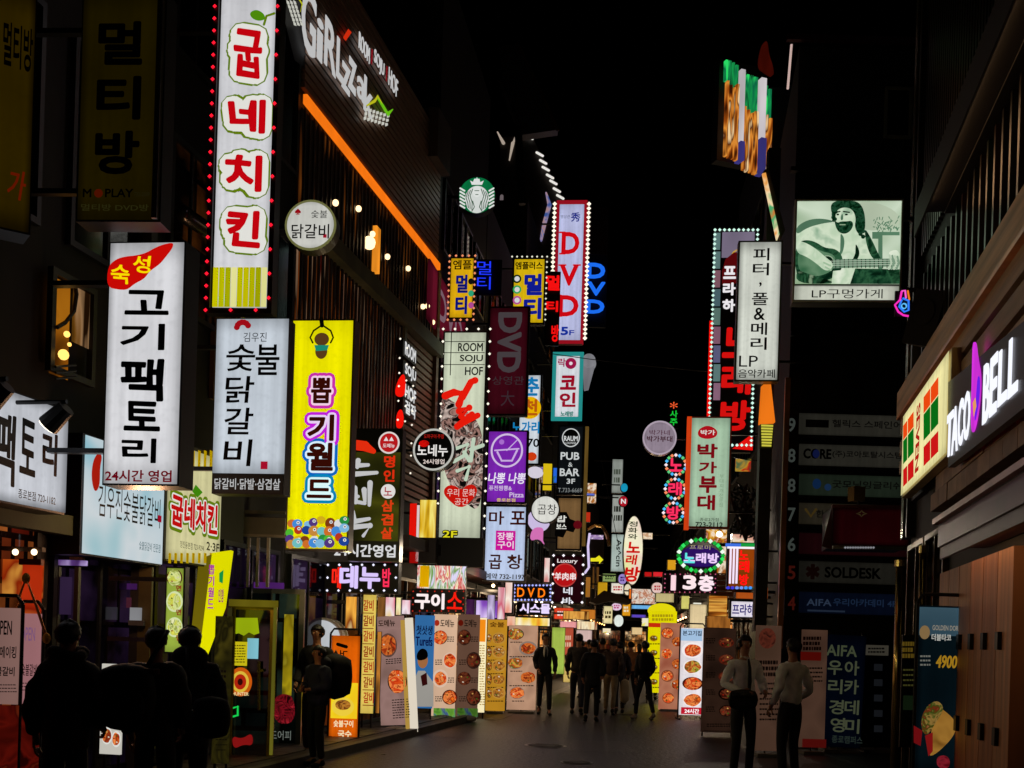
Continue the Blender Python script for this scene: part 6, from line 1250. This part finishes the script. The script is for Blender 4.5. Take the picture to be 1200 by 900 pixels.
# ------------------------------------------------------------ added point lamps that brighten people and road; only some sit at modelled bulbs
def lamp(p, power, col=(1, .72, .42), r=.12):
    l = bpy.data.lights.new('added_light', 'POINT'); l.energy = power; l.color = col; l.shadow_soft_size = r
    o = bpy.data.objects.new('added_light', l); C.objects.link(o); o.location = p
lamp((-3.4, 10.2, 2.5), 30, (1, .5, .25)); lamp((-1.2, 17.6, 2.95), 32, (1, .8, .58)); lamp((-2.1, 14.2, 2.7), 35, (1, .85, .4))  # middle lamp has no bulb; added to light the white-shirted men
for y_, p_ in ((25, 35), (31, 40), (39, 70), (50, 110), (66, 160)): lamp((Lq(y_)[0]+.95, y_, 2.85), p_)
for y_, p_ in ((33, 40), (42, 70), (55, 110), (70, 160)): lamp((Rq(y_)[0]-.95, y_, 2.85), p_)
p = at(843, 626, 25.3); lamp(p, 40, (1, .85, .65), .07)
# ------------------------------------------------------------ people
def skin_mesh(chains, sub=1):
    """chains: lists of (x, y, z, r[, ry]); first vertex of later chains may repeat an earlier point to branch there"""
    vs, es, rs = [], [], []
    idx = {}
    for ch in chains:
        prev = None
        for p in ch:
            k = tuple(round(c, 4) for c in p[:3])
            if k not in idx: idx[k] = len(vs); vs.append(p[:3]); rs.append((p[3], p[4] if len(p) > 4 else p[3]))
            i = idx[k]
            if prev is not None: es.append((prev, i))
            prev = i
    me = bpy.data.meshes.new('s'); me.from_pydata(vs, es, []); o = bpy.data.objects.new('s', me); C.objects.link(o)
    md = o.modifiers.new('skin', 'SKIN'); md.use_smooth_shade = True; md.branch_smoothing = .5
    for i, v in enumerate(me.skin_vertices[0].data): v.radius = rs[i]; v.use_root = (i == 0)
    if sub: m2 = o.modifiers.new('sub', 'SUBSURF'); m2.levels = sub; m2.render_levels = sub
    dg = bpy.context.evaluated_depsgraph_get(); dg.update()
    out = bpy.data.meshes.new_from_object(o.evaluated_get(dg)); bpy.data.objects.remove(o)
    return out
def lerp(a, b, t): return tuple(a[i]+(b[i]-a[i])*t for i in range(3))
def cloth(h):
    """even black cloth returns a few per cent of the light"""
    return ''.join('%02x' % min(255, int(int(h[i:i+2], 16)*1.15+20)) for i in (0, 2, 4))
SKIN = D('b07a5c', .55, 0, .1, 20)
def person(label, px, d, h=1.72, face=0, jacket='0c0c0e', trousers='0c0c10', hair='0a0807', shoes='0c0c0c', long=.88, arms=None, step=.0, shirt=None, tie=None, bulk=1.0, group=None, skirt=False, head_turn=0, hood=False, longhair=False, stoop=0, sleeves=True):
    """figure faces -Y (towards the camera) turned by face degrees about the vertical; proportions from the height"""
    g = ground(px, d); k = h/1.72
    e = bpy.data.objects.new('person', None); C.objects.link(e); e.location = g; q0 = random.Random(int(px*11+d)); e.rotation_euler = (0, R(q0.uniform(-2, 2)), R(face+q0.uniform(-14, 14)*(d > 20))); e.scale = (k*q0.uniform(.94, 1.08), k, k)
    tag(e, label, 'person', group)
    q_ = random.Random(int(px*7)); a1, a2 = q_.uniform(-.07, .07), q_.uniform(-.1, .12)
    arms = arms or [((.222, .03+a1, 1.14), (.215, -.05+a1*2.2, .90)), ((-.222, .03-a1, 1.14), (-.205+abs(a2)*.5, -.06-a1*2.2-abs(a2), .92+abs(a2)*.6))]
    st = step*1.8; yy = -stoop
    pel = (0, 0, .95); wai = (0, 0, 1.08); che = (0, yy*.5, 1.28); upc = (0, yy*.8, 1.40); nb = (0, yy*.9+.005, 1.47); nk = (0, yy-.0, 1.52)
    hd = [(0, yy-.012, 1.585, .062, .066), (0, yy-.012, 1.64, .071, .084), (0, yy-.003, 1.69, .066, .08), (0, yy, 1.715, .035, .045)]
    legs = []
    for sx in (1, -1):
        f = st*sx
        hip = (.085*sx, 0, .90); kn = (.095*sx, -.03-f*.55, .50+abs(f)*.02); an = (.10*sx, .03-f, .09+(.05 if f < 0 else 0)); toe = (.115*sx, -.11-f, .035)
        legs.append((hip, kn, an, toe))
    body = [[(*pel, .125, .09), (*wai, .11, .08), (*che, .135, .09), (*upc, .11, .075), (*nb, .055, .055), (*nk, .048, .05)]+hd]
    for i, sx in enumerate((1, -1)):
        el, wr = arms[i]; sh = (.155*sx, yy*.8, 1.395)
        dr = (Vector(wr)-Vector(el)).normalized(); palm = tuple(Vector(wr)+dr*.06)
        body.append([(*upc, .11, .075), (*sh, .052), (*lerp(sh, el, .5), .044), (*el, .036), (*lerp(el, wr, .5), .033), (*wr, .023, .028), (*palm, .02, .036)])
    for hip, kn, an, toe in legs:
        body.append([(*pel, .125, .09), (*hip, .08), (*lerp(hip, kn, .5), .07), (*kn, .05), (*lerp(kn, an, .4), .046), (*an, .032), (*toe, .03)])
    me = skin_mesh(body, 1)
    b = link('body', me, SKIN, e)
    # nose, ears, fingers joined into the body mesh
    bm = bmesh.new(); bm.from_mesh(me)
    add_ball(bm, (0, yy-.1, 1.625), .014, .8, 1, 1.5)
    for sx in (1, -1): add_ball(bm, (.076*sx, yy, 1.63), .028, .35, .7, 1.1)
    for i, sx in enumerate((1, -1)):
        el, wr = arms[i]; dr = (Vector(wr)-Vector(el)).normalized(); p0 = Vector(wr)+dr*.075
        side = dr.cross(Vector((sx, 0, 0)))
        side = side.normalized() if side.length > .1 else Vector((0, -1, 0)); curl = Vector((-sx, 0, 0)); curl = (curl-dr*curl.dot(dr)).normalized()
        for q, (off, ln) in enumerate(((-.026, .062), (-.009, .075), (.009, .07), (.025, .055))):
            a = p0+side*off; add_tube(bm, [a, a+dr*ln*.5+curl*.006, a+dr*ln*.8+curl*.022, a+dr*ln*.9+curl*.04], [.0095, .009, .0085, .006], 6)
        a = Vector(wr)+dr*.03-side*.03; add_tube(bm, [a, a-side*.02+dr*.025+curl*.01, a-side*.02+dr*.05+curl*.025], [.011, .0105, .008], 6)
    bm.to_mesh(me); bm.free()
    for p in me.polygons: p.use_smooth = True
    for sx in (1, -1):
        bm = bmesh.new(); add_ball(bm, (.03*sx, yy-.083, 1.645), .011, 1.3, .6, .8); bm_link('eye', bm, D('d8d0c8', .2, 0, 0), e, True)
        bm = bmesh.new(); add_ball(bm, (.03*sx, yy-.089, 1.645), .0055, 1, .6, 1); bm_link('iris', bm, INK, e, True)
    bm = bmesh.new(); add_ball(bm, (0, yy-.086, 1.592), .02, 1, .35, .3); bm_link('mouth', bm, D('8a3f35', .5), e, True)
    # hair
    bm = bmesh.new(); bmesh.ops.create_uvsphere(bm, u_segments=22, v_segments=16, radius=1)
    r_ = random.Random(int(px))
    for v in bm.verts:
        c = v.co.copy(); n_ = 1+.05*math.sin(c.x*13+px)*math.sin(c.z*11)+r_.uniform(-.015, .02)
        v.co = Vector((c.x*.088*n_, yy+.008+c.y*.104*n_, 1.665+c.z*.088*n_-(.015 if c.y > 0 else 0)))
        if longhair and c.z < -.1 and c.y > -.3: v.co.z -= .2*(-c.z); v.co.y += .02
    kill = [f for f in bm.faces if (f.calc_center_median().y < yy-.045 and f.calc_center_median().z < 1.685) or (not longhair and f.calc_center_median().z < 1.582)]
    bmesh.ops.delete(bm, geom=kill, context='FACES'); bmesh.ops.solidify(bm, geom=bm.faces[:], thickness=.01)
    bm_link('hair', bm, D(hair, .55, 0, .4, 40), e, True)
    # clothes follow the body
    t_ = .028*bulk
    up = [[(0, .0, long, .15+t_, .105+t_), (*wai, .125+t_*.6, .09+t_), (*che, .15+t_, .1+t_), (*upc, .12+t_, .085+t_), (*nb, .062+t_*.7, .06+t_*.7)]]
    if skirt or long < .7: up[0].insert(0, (0, .0, long-.02, .17+t_, .12+t_)); up[0].insert(2, (0, 0, .93, .14+t_, .1+t_)) if long < .85 else None
    for i, sx in enumerate((1, -1)):
        el, wr = arms[i]; sh = (.158*sx, yy*.8, 1.395)
        up.append([(*upc, .12+t_, .085+t_), (*sh, .062+t_*.8), (*lerp(sh, el, .5), .055+t_*.6), (*el, .046+t_*.6), (*lerp(el, wr, .55), .043+t_*.5), (*lerp(el, wr, .93), .036+t_*.4)])
    jm = skin_mesh(up, 2)
    for v in jm.vertices: v.co += v.normal*(.006*math.sin(v.co.z*38+v.co.x*21+px)+.005*math.sin(v.co.x*47-v.co.z*25+v.co.y*30))
    link('jacket', jm, D(cloth(jacket), .8, 0, .3, 12, .15), e)
    lo = [[(*pel, .145, .112), (0, 0, 1.05, .135, .1)]]
    for hip, kn, an, toe in legs:
        lo.append([(*pel, .145, .112), (*hip, .096), (*lerp(hip, kn, .5), .084), (*kn, .064), (*lerp(kn, an, .5), .058), (an[0], an[1], an[2]+.015, .054)])
    link('trousers', skin_mesh(lo, 1), D(cloth(trousers), .8, 0, .3, 12, .15), e)
    for hip, kn, an, toe in legs:
        bm = bmesh.new(); add_ball(bm, (an[0], an[1], an[2]-.03), .05, .95, 1.2, 1.1, 10, 8); add_ball(bm, (lerp(an, toe, .75)[0], lerp(an, toe, .75)[1], max(.035, toe[2])), .05, .9, 1.7, .75, 10, 8)
        bm_link('shoe', bm, D(shoes, .4), e, True)
    if shirt:
        bm = bmesh.new(); add_ball(bm, (0, yy*.8-.075, 1.34), .075, .75, .95, 1.9, 12, 10); bm_link('shirt', bm, D(shirt, .7), e, True)
        bm = bmesh.new(); add_tube(bm, [(0, yy*.8-.155, 1.46), (0, yy*.8-.165, 1.38), (0, yy*.8-.155, 1.2)], [.014, .02, .03], 6); bm_link('tie', bm, D('0c0c12', .6), e, True)
    elif tie:
        bm = bmesh.new(); add_tube(bm, [(0, yy*.8-.115, 1.46), (0, yy*.8-.155, 1.36), (0, yy*.5-.165, 1.2), (0, yy*.3-.15, 1.04)], [.014, .02, .026, .016], 6); bm_link('tie', bm, D(tie, .6), e, True)
    if tie or shirt:
        bm = bmesh.new(); add_tube(bm, [(.05, yy, 1.49), (0, yy-.075, 1.475), (-.05, yy, 1.49)], .014, 6); bm_link('collar', bm, D(shirt or jacket, .7), e, True)
    if hood:
        bm = bmesh.new(); add_ball(bm, (0, yy+.09, 1.5), .12, 1.15, .8, .8, 14, 10); bm_link('hood', bm, D(jacket, .85, 0, .3, 12), e, True)
    return e
def bag(label, cat, parts, px, d, z, face=0, name='bag', group=None):
    g = ground(px, d); e = bpy.data.objects.new(name, None); C.objects.link(e); e.location = (g.x, g.y, z); e.rotation_euler = (0, 0, R(face)); tag(e, label, cat, group)
    for nm, fn, mat in parts:
        bm = bmesh.new(); fn(bm); o = bm_link(nm, bm, mat, e, nm != 'strap_buckle')
    return e
def soft_box(bm, c, sx, sy, sz):
    bmesh.ops.create_cube(bm, size=1); 
    bmesh.ops.subdivide_edges(bm, edges=bm.edges[:], cuts=3, use_grid_fill=True)
    for v in bm.verts:
        q = v.co.normalized()*.6; m_ = v.co*.38+q*.62; v.co = Vector((c[0]+m_.x*sx, c[1]+m_.y*sy, c[2]+m_.z*sz))
back = 180
# near silhouettes, left
person('broad figure from behind in a black padded coat and scarf, at lower left', 80, 7.5, 1.63, back-8, '070708', '08080a', long=.72, bulk=2.6, hood=False)
bag('grey knitted scarf round the neck of the broad dark figure at lower left', 'scarf', (('fabric', lambda bm: [add_tube(bm, [(.10*math.cos(a), .09*math.sin(a), .02*math.sin(a*2)-.09) for a in [i*math.pi/8 for i in range(17)]], .04, 8)], D('2c2a2e', .9, 0, .4, 30, .4)),), 80, 7.5, 1.515, name='scarf')
person('figure from behind with short dark hair and padded jacket, second from lower left', 187, 7.9, 1.61, back, '08080a', '08080a', long=.80, bulk=2.2)
bag('large square black backpack with red patches held at the back of the short haired figure', 'backpack', (('pouch', lambda bm: soft_box(bm, (0, 0, .0), .36, .2, .42), D('0d0c0e', .8, 0, .3, 8, .3)), ('pocket', lambda bm: soft_box(bm, (0, -.09, -.06), .26, .08, .2), D('101013', .8)), ('strap', lambda bm: add_tube(bm, [(.12, .1, .22), (.2, .18, .4), (.22, .25, .46)], .018, 6), D('0c0c0e', .8)), ('red_patch', lambda bm: add_box(bm, .12, -.06, .16, .22, -.03, .2), D('5a3028', .8))), 150, 7.6, 1.14, 8, 'backpack')
person('dark figure half hidden behind the short haired one, third from the left', 222, 8.4, 1.62, back+20, '060607', '070708', long=.70, bulk=2.4, hood=True)
bag('rounded black shoulder bag hanging beside the third dark figure', 'bag', (('pouch', lambda bm: soft_box(bm, (0, 0, 0), .26, .15, .28), D('08080a', .8)), ('strap', lambda bm: add_tube(bm, [(-.14, 0, .14), (-.2, .05, .4), (-.22, .1, .5)], .014, 6), D('0a0a0c', .8)), ('bright_buckle', lambda bm: add_ball(bm, (-.1, -.12, .05), .012), D('a8a890', .2, .9))), 250, 8.1, .98, 0)
# walkers by the orange board
person('person in navy padded jacket looking left, arms folded, by the glowing orange board', 374, 13.6, 1.46, -48, '10142a', '08080c', long=.82, bulk=2.4, arms=[((.23, -.02, 1.15), (.08, -.22, 1.12)), ((-.23, -.02, 1.15), (-.06, -.23, 1.14))], hood=True, stoop=.02)
bag('big round dark rucksack on the back of the person in the navy jacket', 'backpack', (('pouch', lambda bm: soft_box(bm, (0, 0, 0), .40, .30, .52), D('07070a', .8, 0, .3, 8, .3)), ('strap', lambda bm: add_tube(bm, [(-.12, 0, .2), (-.26, -.08, .26), (-.36, -.16, .1)], .018, 6), D('0a0a0c', .8)), ('top_loop', lambda bm: add_tube(bm, [(-.04, 0, .27), (0, 0, .32), (.04, 0, .27)], .01, 6), BLK)), 394, 13.85, 1.1, -48, 'backpack')
person('dark haired person standing just behind the one in the navy jacket, mostly hidden', 370, 14.6, 1.72, -20, '0a0a0c', '08080a', long=.85, bulk=1.6)
# far group
person('man in black suit and white shirt walking toward the camera, left of the group', 640, 24.6, 1.78, 6, '0b0c10', '0a0a0e', long=.80, shirt='e8e4dc', step=.12)
gp = 'people walking away in the middle of the lane'
person('walker in a dark grey jacket seen from behind, leftmost of the group in the lane', 678, 25.0, 1.80, back, '1c1814', '0e1020', long=.88, bulk=1.6, step=.1, group=gp)
person('walker in a long black coat from behind, second from the left in the lane', 695, 22.9, 1.68, back+6, '08080a', '08080a', long=.70, bulk=1.8, step=-.08, group=gp)
person('walker in a brown jacket and tan trousers seen from behind, middle of the group', 716, 25.4, 1.72, back-6, '241610', '5a4a30', long=.86, bulk=1.4, step=.14, group=gp)
person('walker in a dark coat carrying a pale bag, half hidden right of the tan trousers', 728, 25.8, 1.66, back, '1a1210', '0e0c0c', long=.76, bulk=1.4, step=-.1, group=gp)
bag('pale cloth tote bag hanging by the knee of a walker in the lane', 'bag', (('pouch', lambda bm: soft_box(bm, (0, 0, 0), .2, .1, .5), D('b09a70', .8)), ('strap', lambda bm: add_tube(bm, [(-.05, 0, .22), (0, 0, .42), (.05, 0, .22)], .01, 6), D('8a7850', .8))), 734, 25.4, .55, 0)
person('walker with a light tan sweater seen from behind, farther off in the group', 740, 29.5, 1.68, back+10, '8a6238', '0c0c10', long=.9, step=.08, group=gp)
person('slim walker all in black with white soled shoes, rightmost of the group in the lane', 757, 24.0, 1.68, back+15, '08080a', '080810', shoes='8a8680', long=.85, step=.12, group=gp)
bag('small black daypack on the rightmost walker of the group', 'backpack', (('pouch', lambda bm: soft_box(bm, (0, 0, 0), .3, .2, .42), D('0c0c10', .8)), ('strap', lambda bm: add_tube(bm, [(.1, .08, .18), (.12, .2, .26)], .014, 6), BLK)), 758, 23.75, 1.25, 15, 'backpack')
person('distant walker glimpsed between the group, dark jacket, far down the lane', 690, 36, 1.72, back, '14100e', '0a0a0c', step=.1, group=gp)
person('distant walker with long hair, far down the lane behind the tan sweater', 750, 38, 1.64, back, '2a1a18', '0a0a0c', step=-.1, group=gp, longhair=True)
# men at the right
person('man in white shirt and long black tie holding a black clutch, lower right', 874, 13.4, 1.74, 12, 'dcd8cc', '08080a', long=.93, tie='0c0c12', bulk=.7, arms=[((.25, .02, 1.15), (.19, -.20, 1.08)), ((-.25, .02, 1.15), (-.12, -.22, 1.08))])
bag('slim black clutch held in both hands by the man with the black tie', 'bag', (('pouch', lambda bm: soft_box(bm, (0, 0, 0), .34, .06, .22), D('0a0a0c', .5)), ('flap', lambda bm: add_box(bm, -.15, -.035, .02, .15, -.03, .08), D('141416', .4))), 873, 13.08, 1.0, 12)
person('man in white shirt seen from behind, standing right of the man with the tie', 927, 13.2, 1.72, back+28, 'dcd8cc', '06060a', long=.92, bulk=.8, arms=[((.25, .05, 1.14), (.24, -.08, .92)), ((-.25, .06, 1.14), (-.16, -.16, 1.0))])

for i, (px, d, h, j, tr, st, lb) in enumerate(((708, 30, 1.74, '2a1a12', '14121a', .1, 'walker in a dark brown coat half hidden behind the black coat walker'), (765, 33, 1.66, '1c1a24', '101018', -.08, 'distant walker in a grey coat near the yellow round topped board'), (722, 41, 1.7, '3a2418', '141212', .1, 'distant walker in a rust jacket at the centre of the lane'), (683, 33, 1.68, '20242c', '12141c', -.1, 'walker in a slate jacket just behind the leftmost of the group'))):
    person(lb, px, d, h, back+(i*13-20), j, tr, step=st, bulk=1.5, group=gp, long=.84)
t = wall_thing('lit_window', 'tall warm lit window with hanging round lamps, behind the top left of the white meat sign', 'window', 75, 385, PL, .06); t.c = (75, 385)
f_ = t.frame('frame', 55, 325, 108, 445, .06, D('14110f', .5), .05, .06)
t.sheet('pane', 58, 328, 80, 442, MIX(['6a3808', 'c87c18', 'a86010', '3a1c04'], 1.1, .6, False), .01, f_); t.sheet('pane', 84, 330, 104, 405, MIX(['1c0e04', '8a5818', 'c89868', '2a1606'], 1.6, .5, False, (3, 1, .5)), .01, f_)
t.tube('arched_bar', [(80, 328), (83, 345), (80, 365), (70, 378), (60, 384)], .02, BLK, .06)
for x_, y_, r_ in ((67, 392, .03), (63, 416, .05), (70, 404, .02)):
    a, b = t.L(x_, y_); bm = bmesh.new(); add_ball(bm, (a, -.1, b), r_); t.part('round_lamp', bm, E('ffc060', 2.0, light=True), smooth=True)
for k in range(3): t.tube('lattice_bar', [(56, 430+k*7), (80, 428+k*7)], .012, BLK, .08)

more = ((688, 566, 699, 590, 52, 'b06a28', 'dull amber upright box under the gold strip of the black pub sign'), (686, 600, 692, 612, 50, 'c03018', 'small red lamp box right of the tan board'), (685, 578, 697, 581, 50, '6070d0', 'thin slanting blue light bar near the red lamp box'), (634, 546, 640, 566, 42, '6a38d0', 'thin violet light bar beside the small yellow upright sign'),
 (636, 543, 647, 575, 41.5, 'e0c018', 'small yellow upright sign over the round white tripe sign'), (648, 548, 653, 566, 42, '2868e0', 'thin blue light bar right of the small yellow upright sign'), (654, 628, 674, 645, 41, 'f09018', 'orange glow panel behind the tan board foot'), (686, 676, 692, 700, 42, 'a06828', 'brown lit strip right of the maroon skewer sign'),
 (694, 664, 702, 690, 48, '5a3a18', 'dim brown lit panel under the arched frame'), (744, 624, 765, 632, 60, 'd0a078', 'blurred peach light far behind the oval sign'), (748, 640, 752, 668, 62, '2c4038', 'dim green upright panel right of the oval sign'), (782, 656, 792, 668, 34, 'e0a020', 'small amber box left of the oval violet sign'),
 (840, 640, 851, 672, 29, 'a8622c', 'orange brown lit panel between the oval sign and the neon box'), (812, 706, 822, 716, 34, 'f0f0e0', 'small white light box under the floor number sign'), (886, 688, 900, 702, 21.9, 'b05828', 'terracotta lit awning end by the stone pier'), (858, 626, 884, 636, 24.6, 'e0a890', 'pink lit shelf above the red neon box'),
 (600, 560, 612, 590, 46, '3a2c20', 'dim brown panel behind the violet sign'), (752, 724, 760, 734, 52, 'f8f0d0', 'tiny white light at the far end by the yellow board'), (706, 736, 716, 742, 60, 'f8e8c0', 'tiny cream light over the heads of the walkers'))
for i, (x0, y0, x1, y1, d, col, lb) in enumerate(more): mini('light_box', lb, (x0, y0, x1, y1), d, MIX([col, col, 'f8e8d0' if i % 3 == 0 else col, col[:4]+'10'], 3, .9, False, light=True))

# ------------------------------------------------------------ more of the lit fronts at left
def front(name, label, cat, items, cx, cy, d):
    t = T(name, label, cat, at(cx, cy, d), 0, None); t.c = (cx, cy)
    for nm, x0, y0, x1, y1, m_ in items: t.box(nm, x0, y0, x1, y1, m_, 0, .06)
    return t
front('red_post', 'glowing red post with a warm top between the two opening banners', 'post', (('shaft', 25, 662, 45, 760, MIX(['5a1004', 'c83410', '8a1c08', 'f07830'], 1.2, .75, False)), ('cap', 22, 655, 48, 662, D('6a2010'))), 36, 705, 9.5)
front('entrance_frame', 'dark restaurant entrance with violet lintel and small orange and pink lit panes', 'doorway', (('lintel', 48, 656, 100, 662, MIX(['2a1840', 'c0a8e0', '5a3878', '181020'], 2.5, .8, False, (2, 1, 1))), ('orange_pane', 46, 677, 57, 702, E('c87038', .6, .4, 4)), ('pink_pane', 48, 710, 56, 724, MIX(['ff70c0', '3a1028', 'ffb0e0'], 12, .9, False, (3, 1, .3))), ('post', 60, 664, 66, 880, D('2c2420', .4)), ('post', 84, 664, 89, 880, D('241e1c', .4)), ('glow_pane', 70, 676, 81, 720, E('3a2848', .7, .5, 3))), 70, 760, 10.4)
front('shop_window_frame', 'dark shop window with violet rails and a green and magenta glint behind the figures', 'window', (('upper_rail', 98, 683, 160, 690, E('4a2060', .7, .5, 3)), ('green_glint', 101, 674, 121, 677, E('50d080', .9, .4, 8)), ('violet_glint', 101, 690, 122, 699, E('8a48a8', .7, .5, 6)), ('magenta_glint', 132, 672, 145, 684, MIX(['c02050', '2040a0', '30b080', '200818'], 9, .6)), ('post', 122, 664, 131, 880, D('1c1614', .4)), ('post', 160, 664, 175, 880, D('4a4018', .5)), ('yellow_glow', 98, 700, 118, 740, E('5a4c10', .6, .6, 3)), ('dark_rose_pane', 133, 700, 153, 712, E('5a2838', .6, .4, 4))), 130, 760, 11.6)
front('lit_cladding', 'amber vertical boards between the wide white sign and the pale blue sign', 'wall panel', tuple(('board', 78+k*5, 612, 82.4+k*5, 656, D(('c88030', 'b87028')[k % 2], .5)) for k in range(4)), 87, 634, 10.6)
front('yellow_door_header', 'bright yellow header rail and pull bars of the claw shop door', 'door fitting', (('header', 268, 703, 325, 711, E('8a7c1c', .5, .4, 3)), ('bright_bar', 318, 712, 321, 885, E('8a8428', .5, .5, 2)), ('cream_edge', 264, 712, 268, 890, E('4a4420', .6, .4, 2))), 295, 800, 13.4)  # header, bar and edge emit in place of the light on them
front('white_folding_sign', 'grey-white folded notice hanging crookedly above the short haired figure', 'notice', (('upper_sheet', 152, 712, 164, 727, E('a8a8ac', .6, .3, 4)), ('lower_sheet', 150, 727, 168, 733, D('4a4a50'))), 158, 722, 11.5)
front('grey_awning_box', 'grey metal box awning under the black strip of the bluish white sign', 'awning', (('front', 262, 598, 334, 626, D('6a6660', .5, .3)), ('rail', 262, 626, 334, 629, D('8a8680', .4, .5))) + tuple(('steel_post', x, 630, x+3, 688, D('9a9894', .35, .6)) for x in (289, 300, 312)), 298, 640, 14.3)
front('violet_strip', 'violet lit strip along the dark shop front left of the glass door', 'strip light', (('tube', 268, 682, 332, 689, E('5a2878', .75, .5, 2)), ('pale_lamp', 270, 668, 281, 676, E('c8b8b0', .7))), 300, 685, 14.6)
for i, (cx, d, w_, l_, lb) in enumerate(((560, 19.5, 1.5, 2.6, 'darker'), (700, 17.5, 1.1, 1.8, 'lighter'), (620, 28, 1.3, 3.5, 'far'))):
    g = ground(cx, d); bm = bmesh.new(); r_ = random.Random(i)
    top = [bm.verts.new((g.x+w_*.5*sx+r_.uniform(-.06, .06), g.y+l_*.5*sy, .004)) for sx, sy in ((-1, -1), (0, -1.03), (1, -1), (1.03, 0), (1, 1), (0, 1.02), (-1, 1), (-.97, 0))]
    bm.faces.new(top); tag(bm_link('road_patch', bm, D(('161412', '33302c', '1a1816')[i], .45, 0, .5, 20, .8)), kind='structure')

for i, (x0, x1, y0, y1, d, cols, lb) in enumerate(((464, 470, 700, 721, 19.6, ['f0d020', 'fff8c0', 'c87010'], 'yellow lit strip over the leaning banner top'), (471, 481, 703, 720, 19.8, ['e85070', 'fff0f8', '8a2040'], 'rose lit strip over the leaning banner, right of the yellow one'), (546, 556, 702, 726, 23.6, ['1c0c20', '48204c', '100810'], 'dark violet pane between the dark LED characters and the violet window'), (571, 580, 697, 726, 24.8, ['2a1840', 'd8c8f0', '4a2870'], 'pale violet bottle shaped lit strip behind the ochre banner'), (583, 592, 688, 726, 25.2, ['f8e8e8', 'd86078', 'ffffff'], 'white and rose lit strip behind the ochre banner'), (594, 604, 722, 734, 26, ['f0e0c8', 'f8b090', 'c04030'], 'cream lit strip over the grey-pink food board'),
        (405, 418, 699, 738, 17.3, ['c86a10', 'ffb848', '8a3c08', 'ffe8a0'], 'deep amber lit pane just above the glowing orange board'), (441, 446, 740, 836, 18.4, ['5a3010', 'c88030', '2a1408'], 'thin ochre lit strip left of the leaning banner'), (470, 483, 664, 690, 22.2, ['a03018', 'e87848', '401008'], 'brick red lit panel left of the striped light boxes'), (620, 640, 724, 733, 30, ['e83818', 'f8e0a0', 'f0a030'], 'red and cream lit fascia above the suited man'),
        (660, 690, 716, 726, 37, ['a85818', 'f0b050', '5a2808'], 'dull orange lit fascia above the first walker'), (676, 700, 728, 738, 42, ['e8b060', 'fff0c8', '9a4c18'], 'warm lit fascia over the heads of the walkers'), (828, 856, 722, 736, 24, ['5a3010', 'a86828', '2c1408'], 'brown lit fascia behind the unlit menu board'))):
    mini('window_light', lb, (x0, y0, x1, y1), d, MIX(cols, 1.6, .9, False, (3, 1, .4), light=True), grp='lit strips in the shop front')
